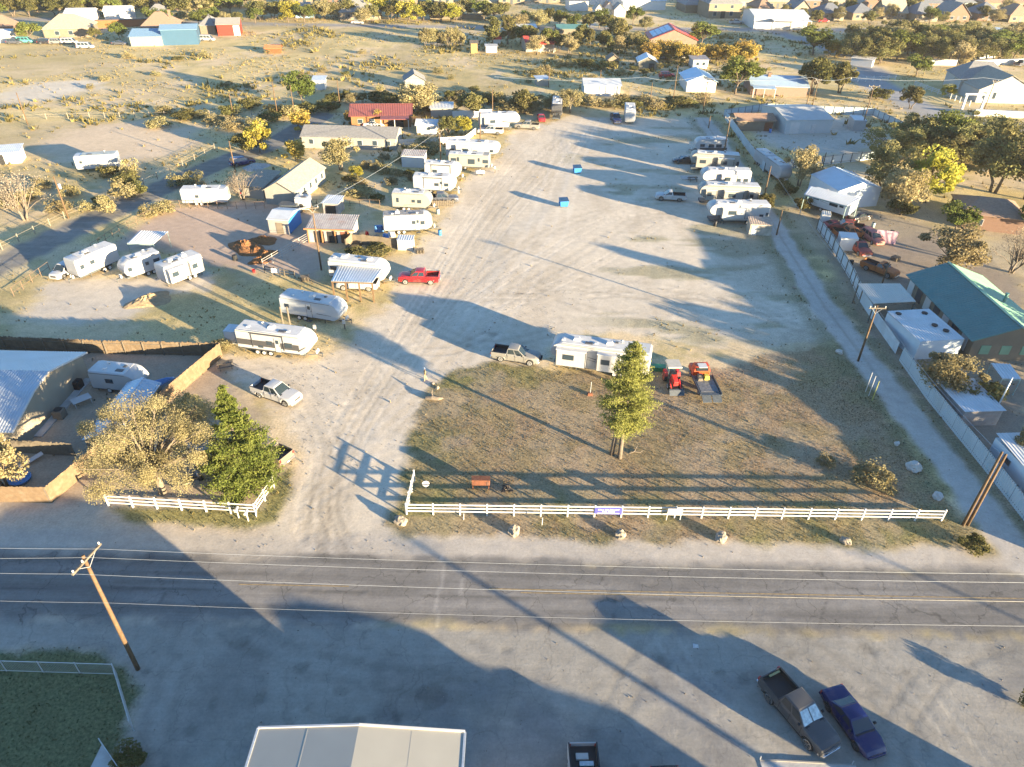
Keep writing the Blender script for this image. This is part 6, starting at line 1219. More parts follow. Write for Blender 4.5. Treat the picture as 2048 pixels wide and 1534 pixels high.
A = g(1269, 250); rv('white trailer with a dark emblem seen end on at the far end of the lot', A, A+Vector((.8, 8, 0)), 'L', 'box', 2.5, 3.3, .65, ac=(.5,), vents=(.3,), hitch=False)
A = g(1552, 342); rv('white trailer nose on beside the lane, farther of two', A, A+Vector((-1.0, 6, 0)), 'L', 'round', 2.4, 2.9, .6, ac=(.5,), vents=(.2,), wins=())
A = g(1580, 366); rv('white trailer nose on beside the lane, nearer of two', A, A+Vector((-1.0, 7, 0)), 'L', 'round', 2.4, 3.1, .6, ac=(.5,), vents=(.2, -.2), wins=())
rv('white and blue motor home parked under a tin awning', (1610, 413), (1694, 441), 'R', 'box', 2.5, 3.2, .6, body=M('motorhome_blue_white', (.55, .60, .64), .4, .05, 1), wins=((.2, 1.6, 1.2, .6), (.62, 1.4, 1.5, .7), (.8, 1.5, .7, .5)), axles=1, ac=(.5,), vents=(), stripes=((.05, .9, .25, .5, .06, RVDARK), (.3, 1.3, .5, 1.1, .05, RVDARK)), hitch=False, name='motor_home')
canopy('ribbed tin awning over the blue and white motor home', [(1608, 388), (1695, 412), (1722, 396), (1620, 372)], (3.9, 4.4), TINWHITE, post=STEEL, pw=.1, pitch=.4)
house('metal_barn', 'pale blue metal barn behind the tin awning', 'barn', (1668, 418), (1752, 412), 9, 3.4, 4.6, M('pale_blue_wall', (.50, .54, .57), .5, .08, .6), M('pale_blue_roof', (.47, .53, .57), .4, .08, .6, metal=.2), 'y', ribs=True, over=.15)
# junk yard
JR = [M(f'junk_red_{k}', c_, .6, .25, 2, dirt=(.3, .12, .06), dirt_amt=.7) for k, c_ in enumerate(((.34, .06, .04), (.42, .12, .03), (.22, .02, .03), (.36, .13, .11)))]
for k, (x, y, hd, sp, lb) in enumerate(((1690, 462, 2.9, PICKUP, 'dark red junk pickup at the top of the junk yard'), (1700, 474, .1, PICKUP, 'orange red junk truck below the dark red one'), (1668, 458, .1, SEDAN, 'maroon junk car against the tin fence'), (1742, 482, -1.4, SUV, 'faded red junk wagon beside the pink panel'), (1716, 503, -1.5, PICKUP1, 'rusty red junk truck behind the white box truck'), (1757, 545, -.9, PICKUP1, 'faded red pickup near the green roofed building'), (1718, 440, .5, SEDAN, 'black car beside the blue and white motor home'))):
    vehicle('junk_car', lb, 'junk car', g(x, y), hd, sp, JR[k % 4] if k < 6 else BLK, rim=STEELRIM)
t = thing('pink_panel', 'pink plywood panel standing in the junk yard', 'panel', g(1768, 487), -.25); box('sheet', M('pink_ply', (.55, .35, .40), .8, .1, 1), t, -1.6, 1.6, -.03, .03, .05, 2.2)
for x in (-1.4, 1.4): MB().bar((x, .05, 0), (x, .9, 0.1), .08).build('brace', GREYWOOD, t)
house('box_shed', 'white truck box used as a shed along the tin fence', 'shed', (1676, 500), (1710, 503), 2.3, 2.1, 2.2, TINWHITE, TINWHITE, 'flat', over=.05)
house('box_shed', 'small white box at the upper end of the tin fence', 'shed', (1640, 448), (1657, 450), 1.8, 1.7, 1.8, TINWHITE, TINWHITE, 'flat', over=.03)
tin_fence('pale tin fence panels between the lane and the junk yard', [Vector((51.3, 114.5, 0)), Vector((50.9, 106, 0)), Vector((49.7, 95.4, 0)), Vector((48.6, 89.2, 0))], 2.0, mat=M('pale_tin', (.48, .52, .54), .5, .15, .7, dirt=(.3, .24, .18), dirt_amt=.5), posts=GREYWOOD)
tin_fence('leaning tin fence sheets beside the ribbed carport', [Vector((48.5, 88.6, 0)), Vector((47.9, 81, 0)), Vector((47.6, 75, 0))], 1.7, mat=MATS['pale_tin'], posts=None)
tin_fence('long pale tin wall along the lower right side of the lane', [Vector((47.4, 73.5, 0)), Vector((47.0, 65.4, 0)), Vector((47.1, 60, 0)), Vector((47.2, 54, 0)), Vector((47.1, 42, 0))], 2.0, mat=M('grey_blue_tin', (.40, .45, .47), .5, .1, .6, dirt=(.3, .28, .24), dirt_amt=.4), posts=DARKSTEEL, side=1)
canopy('ribbed tan carport beside the green roofed building', [(1748, 607), (1832, 603), (1800, 567), (1715, 567)], (3.0, 3.0), M('tan_tin', (.46, .43, .37), .5, .08, .8), post=GREYWOOD, pw=.14, pitch=.3)
t = thing('green_roof_building', 'long building with a dark green metal roof at the right edge', 'building'); x0, x1, xr, y0, y1 = 55.3, 66.2, 60.6, 73.6, 91.6
MB().box(x0+.6, x1-.6, y0+.4, y1-.4, -.1, 2.9).build('wall', TAN, t); [MB().poly([(x0+.6, yy, 2.9), (x1-.6, yy, 2.9), (xr, yy, 4.7)]).build('gable', TAN, t) for yy in (y0+.4, y1-.4)]
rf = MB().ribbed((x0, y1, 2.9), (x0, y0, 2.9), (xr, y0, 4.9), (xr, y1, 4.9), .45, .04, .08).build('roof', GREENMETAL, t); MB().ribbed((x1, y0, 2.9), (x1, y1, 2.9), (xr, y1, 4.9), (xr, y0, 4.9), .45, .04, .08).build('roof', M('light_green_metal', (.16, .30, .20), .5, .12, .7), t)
MB().bar((xr, y0, 4.95), (xr, y1, 4.95), .4, .06).build('ridge_cap', GREENMETAL, rf); MB().lathe([(.18, 4.2), (.18, 5.3), (.25, 5.32), (.25, 5.4)], (63.0, 81.5, 0), 10).build('vent_pipe', GREENMETAL, rf)
for k in range(7): box('window', GLASS if k % 2 else WHITE, t, x0+.53, x0+.62, y0+1.5+k*2.4, y0+2.9+k*2.4, .6, 2.4)
for x in (57, 59.5, 62): box('window', MATS['light_green_metal'], t, x, x+1.2, y0+.33, y0+.42, .9, 2.1)
t = house('storage_container', 'white storage container with a weathered ribbed roof by the lane', 'container', Vector((49.3, 73.8, 0)), Vector((55.0, 74.6, 0)), 7.2, 2.6, 2.8, M('container_white', (.48, .53, .56), .5, .08, .7), TINWHITE, 'flat', over=.05)
for x, y in ((-1.9, 6.4), (1.6, 6.2), (1.0, 3.2), (1.6, 1.8)): MB().lathe([(.2, 2.7), (.36, 2.72), (.38, 2.85), (.2, 2.86)], (x, y, .05), 14).build('roof_tyre', TYRE, t)
house('lean_to_shed', 'grey tin roofed shed behind the long tin wall', 'shed', Vector((48.2, 60.6, 0)), Vector((52.4, 60.9, 0)), 5.6, 2.1, 2.2, TINRUST, TIN, 'flat', over=.2)
house('camper_shell', 'white camper shed with a small dark window at the right edge', 'shed', Vector((49.0, 50.2, 0)), Vector((55, 50.6, 0)), 5.6, 2.4, 2.9, M('pale_blue_siding', (.50, .55, .58), .6, .06, .8), TINWHITE, 'flat', over=.1, side_wins=((-1, .55, 1.1, .9, .7),))
house('low_shed', 'low pale shed roof at the right edge below the white camper shed', 'shed', Vector((48.6, 43.4, 0)), Vector((56, 43.8, 0)), 5, 2.1, 2.3, TAN, TINWHITE, 'flat', over=.1)
heap('red brick rubble along the inside of the tin wall', Vector((48.1, 52, 0)), .5, .5, BRICK, 41, name='rubble_heap')
canopy('small grey tin shelter near the right edge', [(2005, 757), (2043, 758), (2020, 728), (1982, 726)], (2.3, 2.3), TIN, post=STEEL, pw=.1)
house('brick_house', 'brown brick house half hidden by trees at the right edge', 'house', (1915, 455), (2040, 470), 9, 2.8, 4.4, BRICK, SHINGLEBROWN, 'x', hip=3, wins=((.3, .8, 1.2, 1.1),))
pole('thin pole with a round lamp at the right edge yard', g(1983, 838), 5.5, None, 0, mat=GALV, r=.09)
pole('short pole above the junk yard beside the green roof', g(1763, 570), 3.6, None, 0, r=.12)
# enclosure at the upper right
EN = M('blue_grey_tin', (.42, .49, .52), .5, .1, .5)
tin_fence('pale tin fence with dark posts along the upper part of the lane', [Vector((52.1, 184.3, 0)), Vector((51, 160.5, 0)), Vector((50.5, 144, 0))], 1.9, mat=EN, side=1)
tin_fence('pale tin fence closing the near side of the upper right yard', [Vector((50.5, 144, 0)), Vector((64, 149, 0)), Vector((78, 154, 0))], 1.9, mat=EN, side=-1)
tin_fence('pale tin fence along the far side of the upper right yard', [Vector((93.7, 173.8, 0)), Vector((91.3, 189.8, 0)), Vector((64.5, 192.9, 0)), Vector((52.1, 186, 0))], 1.9, mat=EN, side=1)
house('workshop', 'white metal workshop inside the upper right fenced yard', 'workshop', (1568, 268), (1660, 266), 14, 3.2, 4.4, M('workshop_wall', (.4, .42, .42), .5, .06, .6), M('workshop_roof', (.40, .40, .38), .5, .1, .6, metal=.2), 'x', over=.2, doors=((.2, 2.2, 2.6, WHITE), (.6, 1.0, 2.1, GALV)))
house('tan_shed', 'tan shed with a brown roof beside the white workshop', 'shed', (1472, 262), (1546, 262), 6, 2.5, 3.4, TAN, SHINGLEBROWN, 'x', doors=((.85, 2, 2, RUST),))
house('shipping_box', 'grey ribbed container in the upper right fenced yard', 'container', (1704, 262), (1728, 263), 4.5, 2.5, 2.6, M('grey_container', (.28, .30, .31), .6, .1, .8), TINWHITE, 'flat', over=.05)
for x, y, x2, y2, arm, lb in ((1447, 310, 1462, 233, 2.4, 'utility pole with crossarm beside the right row of trailers'), (1405, 228, 1404, 162, 2.0, 'utility pole at the far end of the lane'), (1417, 256, 1419, 232, None, 'short yellow post at the far end of the lot'), (1528, 395, 1537, 332, None, 'utility pole between the lane trailers and right row'), (1553, 470, 1560, 420, None, 'thin meter pole below the nearest right row trailer'), (1638, 360, 1645, 305, None, 'pole inside the grassy upper right paddock'), (1722, 262, 1740, 170, 2.6, 'tall utility pole with crossarm beside the white workshop'), (1965, 228, 1990, 160, 1.6, 'utility pole before the pale church like building'), (1300, 205, 1301, 165, None, 'utility pole beyond the far end of the lot'), (1612, 214, 1622, 160, None, 'left pole of a pair near the twin trees'), (1625, 210, 1636, 158, 1.6, 'right pole of a pair near the twin trees'), (1097, 175, 1096, 135, None, 'thin pole beside the far brush'), (1200, 165, 1199, 140, None, 'thin pole behind the white tin barn'), (1345, 210, 1347, 130, None, 'thin pole before the blue roofed white house')):
    p = g(x, y); pole(lb, p, max(2, zat(x2, y2, p.y)), arm, .0, r=.13)

# small things around the pitches
def clutter(kind, label, px_, rz=0.0):
    t = thing(kind, label, kind.replace('_', ' '), g(*px_), rz)
    if kind == 'barrel': MB().lathe([(.28, 0), (.3, .04), (.3, .3), (.315, .33), (.3, .36), (.3, .6), (.315, .63), (.3, .66), (.3, .88), (.27, .9)], (0, 0, 0), 14).build('drum', BLUE if 'blue' in label else STEEL, t, True); MB().lathe([(.27, .9), (.27, .915)], (0, 0, 0), 14).build('lid', BLACKPL, t)
    elif kind == 'picnic_table':
        for k in range(4): box('plank', GREYWOOD, t, -.9, .9, -.36+k*.19, -.36+k*.19+.17, .72, .76)
        for y in (-.75, .6): box('bench', GREYWOOD, t, -.9, .9, y, y+.24, .42, .46)
        for x in (-.65, .65):
            for s in (-1, 1): MB().bar((x, s*.65, 0), (x, s*.2, .72), .08).build('leg', GREYWOOD, t)
            MB().bar((x, -.7, .4), (x, .7, .4), .06).build('brace', GREYWOOD, t)
    elif kind == 'gas_tank':
        MB().lathe([(.05, -.95), (.3, -.85), (.38, -.7), (.38, .7), (.3, .85), (.05, .95)], (0, 0, .6), 16, 'X').build('cylinder', WHITE, t, True)
        for x in (-.5, .5): box('foot', DARKSTEEL, t, x-.06, x+.06, -.25, .25, 0, .25)
        MB().lathe([(.12, .97), (.12, 1.08)], (0, 0, 0), 10).build('valve_cap', WHITE, t)
    elif kind == 'power_pedestal':
        box('post', GREYWOOD, t, -.08, .08, -.05, .05, 0, 1.5); box('meter_box', GALV, t, -.18, .18, -.2, -.05, .85, 1.4)
    elif kind == 'pallet_stack':
        for k in range(4):
            for j in range(5): box('slat', GREYWOOD, t, -.6, .6, -.5+j*.22, -.5+j*.22+.14, k*.15+.11, k*.15+.13)
            for j in (-.5, 0, .45): box('block', GREYWOOD, t, j, j+.08, -.5, .5, k*.15, k*.15+.11)
    elif kind == 'tyre_pile':
        for k in range(4): MB().lathe([(.2, 0), (.34, 0), (.38, .1), (.34, .2), (.2, .2)], ((k % 2)*.06, 0, k*.2), 14).build('tyre', TYRE, t, True)
for kind, px_, rz, lb in (('power_pedestal', (632, 668), 0, 'wooden power pedestal beside the striped travel trailer nose'), ('power_pedestal', (690, 658), 0, 'wooden power pedestal beside the silver white trailer nose'), ('power_pedestal', (918, 395), 0, 'power pedestal in front of the awning armed trailer'), ('power_pedestal', (990, 346), 0, 'power pedestal beside the cream boxy trailer'), ('picnic_table', (452, 735), .4, 'weathered picnic table below the striped travel trailer'), ('picnic_table', (1385, 362), .1, 'picnic table on the grass between right row trailers'), ('gas_tank', (700, 385), .3, 'white gas tank behind the double wide mobile home'), ('gas_tank', (1476, 392), 0, 'white gas tank at the rear of the third right row trailer'), ('barrel', (876, 428), 0, 'steel barrel beside the cream travel trailer'), ('barrel', (880, 470), 0, 'blue barrel beside the trailer with the patched roof'), ('pallet_stack', (840, 505), .3, 'stack of pallets right of the white box shed'), ('tyre_pile', (1782, 470), 0, 'pile of tyres beside the pink panel'), ('tyre_pile', (1700, 530), 0, 'pile of tyres against the tin fence sheets'), ('pallet_stack', (1790, 520), .6, 'stack of pallets in the junk yard'), ('barrel', (1745, 455), 0, 'steel barrel above the faded junk wagon'), ('barrel', (1540, 265), 0, 'blue barrel before the white workshop'), ('tyre_pile', (470, 520), 0, 'pile of tyres left of the orange earth heaps'), ('pallet_stack', (610, 560), .2, 'stack of pallets by the corral front fence'), ('gas_tank', (960, 350), .1, 'white gas tank below the cream boxy trailer')): clutter(kind, lb, px_, rz)
# ================================================================== trees and bushes in the middle and far distance
proto('round_green', lambda: broad(41, 8, .42, .2, 26, 190, .2, .12, GREEN, BARK))
proto('round_green2', lambda: broad(42, 8, .40, .18, 28, 180, .2, .11, OLIVE, BARK, 2))
proto('yellow', lambda: broad(43, 7, .44, .15, 26, 200, .17, .12, YELLOW, BARK))
proto('gold', lambda: broad(44, 5, .45, .1, 22, 150, .15, .13, GOLD, BARK, 2))
proto('brown', lambda: broad(45, 8, .48, .2, 34, 220, .13, .11, BROWNL, BARK, 2, .02, .2))
proto('khaki_far', lambda: broad(46, 8, .46, .18, 32, 230, .14, .115, KHAKI, PALEBARK, 2, .02, .25))
proto('bush', lambda: broad(47, 3, .6, .05, 18, 120, .13, .2, OLIVE, BARK, 3, .02, fork=.15))
proto('bush_pale', lambda: broad(48, 3, .6, .05, 18, 120, .11, .2, KHAKI, BARK, 3, .02, fork=.15))
proto('bare', lambda: broad(49, 7, .46, .2, 46, 60, .06, .12, TWIG, PALEBARK, 3, .022, fork=.2))
proto('poplar', lambda: broad(50, 10, .2, .1, 30, 130, .2, .08, OLIVE, BARK))
def hpx(x, y, ytop): p = g(x, y); return p, max(1.2, zat(x, ytop, p.y+.5))
BASEH = dict(round_green=8, round_green2=8, yellow=7, gold=5, brown=8, khaki_far=8, bush=3, bush_pale=3, bare=7, poplar=10, mesq=6, khaki=10.6)
def pt(key, label, x, y, ytop, grp=None, wide=1.0, name='tree', cat='tree'):
    p, h = hpx(x, y, ytop); s = h/BASEH[key]; return tree(key, label, p, s*wide, None, grp, name, cat, 1/wide)
T = [
 ('bare', 'bare pale tree spreading at the left edge beside the side street', 52, 440, 340, 1.0), ('bare', 'bare spiky bush right of the long plain white trailer', 486, 400, 340, 1.2), ('gold', 'gold leaved tree before the cream mobile home', 594, 322, 280, 1.2),
 ('khaki_far', 'wide khaki tree between the two mobile homes', 682, 340, 272, 1.15), ('yellow', 'small bright yellow tree behind the double wide home', 716, 356, 330, 1.2), ('yellow', 'yellow green tree on the side street bend', 520, 305, 242, 1.0),
 ('gold', 'gold tree left of the orange house', 703, 250, 220, 1.2), ('gold', 'gold tree at the bend of the side street', 604, 262, 222, 1.5), ('gold', 'gold tree in front of the orange house', 757, 252, 220, .8), ('round_green2', 'olive tree left of the small white cottage shed trailers', 897, 270, 230, 1.2), ('yellow', 'yellowish tree right of the small white cottage shed', 930, 268, 232, 1.2),
 ('round_green', 'green tree behind the side street fence posts', 606, 210, 148, 1.1), ('khaki_far', 'pale green tree behind the flat roofed shed', 835, 224, 165, 1.6), ('round_green2', 'olive tree behind the striped fifth wheel trailer', 948, 232, 185, 1.5),
 ('round_green2', 'olive tree beside the nose on motor home', 1050, 228, 178, 1.3), ('khaki_far', 'khaki tree right of the nose on motor home', 1140, 226, 175, 1.2), ('round_green', 'round tree before the blue roofed houses', 1470, 188, 115, 1.25),
 ('round_green2', 'left of the twin trees beside the blue roofed white house', 1622, 188, 112, 1.15), ('round_green2', 'right of the twin trees beside the blue roofed white house', 1678, 186, 122, 1.15),
 ('khaki_far', 'tall khaki tree beside the two lane trailers', 1597, 372, 290, .9), ('round_green2', 'small green tree at the end of the right row of trailers', 1528, 428, 385, 1.15),
 ('round_green', 'large dark evergreen tree right of the white workshop', 1885, 305, 225, 1.3), ('brown', 'brown leaved tree in front of the dark evergreen', 1915, 335, 250, 1.3), ('yellow', 'bright yellow green tree above the brick house', 1850, 405, 302, 1.0), ('brown', 'brown tree left of the bright yellow tree', 1762, 385, 288, 1.1),
 ('brown', 'tall brown tree right of the bright yellow tree', 1985, 385, 235, 1.0), ('brown', 'brown tree at the right edge behind the brick house', 2055, 400, 265, 1.2), ('round_green', 'dark green round tree in front of the brick house', 1908, 468, 410, 1.35), ('khaki_far', 'wide khaki tree between the junk yard and green roof', 1890, 545, 448, 1.25), ('bare', 'bare pale tree at the right edge above the green roof', 2022, 545, 455, 1.0),
 ('khaki_far', 'khaki tree overhanging the long tin wall', 1888, 782, 706, 1.4), ('bush', 'olive bush right of the tree over the tin wall', 1962, 812, 762, 1.3), ('round_green', 'green tree at the right edge below the brown trees', 2060, 470, 395, 1.0), ('bush', 'dark bush between the motor home awning and the junk yard', 1800, 430, 395, 1.2),
 ('bush', 'low green bush beside the lane fence below the motor home', 1598, 420, 392, 1.0), ('bush', 'tangled bush below the two lane trailers', 1570, 390, 362, 1.2), ('round_green2', 'green tree behind the upper right yard', 1820, 218, 170, 1.2), ('yellow', 'small yellow tree before the pale church like building', 1896, 195, 168, 1.2), ('bush', 'round bush beside the crossarm pole at the upper right', 1752, 198, 172, 1.3),
 ('bush_pale', 'orange brown brush behind the far left row trailers', 850, 302, 278, 2.4), ('bush_pale', 'tan brush beside the white metal shed', 770, 345, 330, 2.2), ('bush_pale', 'pale brush in front of the wide khaki tree', 720, 392, 372, 2.6), ('bush', 'green brush by the double wide home corner', 755, 400, 385, 1.6), ('bush', 'bright green garden plants before the patchwork board fence', 758, 505, 492, 3.2), ('bush', 'green plants left of the garden by the patchwork fence', 712, 508, 496, 2.0),
 ('bush_pale', 'straw weeds by the pump shed and striped trailer', 440, 700, 682, 2.0), ('khaki_far', 'grey khaki bush between the board fence and the dark pine', 385, 850, 782, .9), ('bush_pale', 'straw bush at the right end of the lawn by the lane', 1745, 965, 935, 2.2), ('bush_pale', 'low yellow weed clump left of the large lawn bush', 1650, 930, 912, 1.2), ('bush', 'small bush on the corner of the lawn and lane', 1950, 1098, 1085, 1.5), ('bush', 'bush at the right edge of the forecourt', 2062, 1420, 1404, 1.0),
 ('bush', 'weed bush at the bottom beside the concrete slab', 262, 1530, 1512, 1.3), ('khaki_far', 'khaki tree at the right edge beside the low pale shed', 2045, 930, 850, .8), ('bush_pale', 'sapling in the left field beside the side street', 215, 425, 395, 1.0), ('bush_pale', 'yellow bush in the left field by the fence', 250, 395, 360, 1.2), ('bush_pale', 'pale bush behind the abandoned trailer home', 262, 350, 320, 1.2),
 ('bush', 'pale green tree beside the left field fence corner', 490, 305, 262, 1.0), ('brown', 'brown shrub beside the tall twin trees', 1590, 190, 172, 1.5), ('round_green2', 'tree left of the gold hedge behind the small grey barn', 1238, 92, 35, 1.1), ('poplar', 'tall poplar at the back of the field', 985, 92, 28, 1.2), ('poplar', 'tall poplar right of the first at the back of the field', 1015, 88, 25, 1.2),
 ('round_green', 'dark tree behind the red roofed farm house', 1402, 92, 45, 1.4), ('round_green', 'round green tree in the upper left housing', 60, 84, 45, 1.4), ('round_green', 'round green tree left of the blue container', 241, 80, 46, 1.2), ('round_green2', 'olive bush between the tan house and the blue container', 190, 80, 55, 1.3), ('yellow', 'yellow tree on the far road', 577, 46, 5, 1.0), ('khaki_far', 'bare khaki tree at the back right', 1915, 138, 82, 1.0), ('round_green', 'round dark tree before the white wall', 1832, 152, 112, 1.5), ('round_green', 'big dark tree beside the gold hedge at the back right', 1625, 110, 55, 1.4)]
for key, lb, x, y, yt, wd_ in T: pt(key, lb, x, y, yt, None, wd_, 'bush' if key.startswith('bush') else 'tree', 'bush' if key.startswith('bush') else 'tree')
rn = random.Random(77)
ORD = ['first', 'second', 'third', 'fourth', 'fifth', 'sixth', 'seventh', 'eighth', 'ninth', 'tenth', 'eleventh', 'twelfth', 'thirteenth', 'fourteenth', 'fifteenth', 'sixteenth', 'seventeenth', 'eighteenth', 'nineteenth', 'twentieth'] + ['twenty ' + o_ for o_ in ('first', 'second', 'third', 'fourth', 'fifth', 'sixth', 'seventh', 'eighth', 'ninth')] + ['thirtieth', 'thirty first', 'thirty second', 'thirty third', 'thirty fourth', 'thirty fifth', 'thirty sixth']
def row(key, label, grp, x0, x1, y, yt, n, wd_=1.2, jy=4, keys=None):
    for k in range(n):
        u = (k+.5)/n; x = x0+(x1-x0)*u+rn.uniform(-.3, .3)*(x1-x0)/n; yy = y+rn.uniform(-jy, jy); kk = rn.choice(keys) if keys else key
        pt(kk, ORD[k]+' from the left: '+label, x, yy, yt+rn.uniform(-4, 6)+(yy-y), grp, wd_*rn.uniform(.85, 1.25), 'bush' if kk.startswith('bush') else 'tree', 'bush' if kk.startswith('bush') else 'tree')
GB = ['round_green', 'round_green2', 'khaki_far', 'round_green2']
row('', 'green tree among the houses along the upper left edge', 'trees of the upper left housing', -40, 500, 26, -16, 34, 1.4, 12, GB)
row('', 'green tree between the far left houses and the open field', 'trees at the back of the field, left', 300, 520, 48, 20, 8, 1.2, 6, GB)
row('', 'green tree along the far road behind the field', 'trees along the far road', 500, 1010, 40, 2, 30, 1.3, 9, GB+['yellow'])
row('', 'slim pale tree in the field hedge row', 'poplar hedge at the back of the field', 846, 925, 92, 56, 9, .9, 1, ['poplar', 'khaki_far'])
row('', 'tree around the red roofed farm sheds', 'trees around the red roofed farm', 1030, 1290, 100, 60, 16, 1.1, 14, GB+['poplar'])
row('', 'tree behind the red roofed farm along the far road', 'trees behind the farm', 1020, 1300, 55, 18, 12, 1.1, 10, GB+['poplar'])
row('gold', 'gold shrub in the hedge below the farm house', 'gold hedge below the farm house', 1285, 1510, 122, 88, 16, 1.2, 5)
row('gold', 'gold leaved tree in the back right grove', 'gold trees in the back right grove', 1655, 1735, 112, 82, 6, 1.2, 2)
row('', 'tree in the grove at the upper right', 'grove at the upper right', 1700, 2060, 112, 56, 32, 1.35, 18, GB+['brown', 'brown'])
row('', 'tree along the street of houses at the upper right', 'trees of the upper right housing', 1480, 2060, 36, 6, 22, 1.1, 14, GB+['brown'])
row('', 'mesquite bush in the scrub behind the trailer lot', 'mesquite scrub behind the lot', 640, 1130, 214, 188, 24, 1.5, 10, ['bush', 'round_green2', 'bush_pale', 'khaki_far'])
row('', 'bush in the scrub at the far end of the lot', 'scrub at the far end of the lot', 1130, 1420, 212, 194, 14, 1.7, 7, ['bush', 'bush_pale'])
row('', 'bush in the left field above the side street', 'bushes of the left field', 300, 620, 240, 220, 14, 1.7, 24, ['bush', 'bush_pale'])
row('', 'shrub in the open field', 'shrubs of the open field', 150, 980, 140, 132, 18, 1.9, 42, ['bush', 'bush_pale', 'bush_pale'])
row('', 'shrub on the left side of the side street', 'shrubs beside the side street', 0, 420, 395, 372, 16, 1.4, 45, ['bush_pale', 'bush'])
row('', 'brush between the mobile homes and the left row of trailers', 'brush behind the left row', 690, 860, 350, 335, 14, 1.7, 34, ['bush_pale', 'bush_pale', 'bush'])
row('', 'bush between the white tin barn and farm sheds', 'bushes around the farm sheds', 1040, 1300, 150, 135, 12, 1.6, 18, ['bush', 'bush_pale'])
row('', 'tree in the shaded grove at the right edge', 'grove at the right edge', 1780, 2080, 320, 245, 14, 1.3, 30, ['brown', 'brown', 'round_green2'])
for k, (tx, ty, hh, kk, lb) in enumerate(((1212, 493, 10, 'poplar', 'slim poplar beyond the right edge'), (1470, 505, 8, 'round_green2', 'first olive tree beyond the right edge'), (1500, 560, 9, 'khaki_far', 'first khaki tree beyond the right edge'), (1515, 620, 9, 'round_green2', 'second olive tree beyond the right edge'), (1545, 680, 9, 'brown', 'brown tree beyond the right edge'), (1610, 740, 9, 'round_green2', 'third olive tree beyond the right edge'), (1660, 800, 8, 'khaki_far', 'second khaki tree beyond the right edge'), (1720, 850, 8, 'round_green2', 'fourth olive tree beyond the right edge'), (1250, 300, 8, 'khaki_far', 'third khaki tree beyond the right edge'))):
    p = cast((tx, ty), hh*.92); tree(kk, lb+', throwing its long shadow over the lot', p, hh/BASEH[kk])
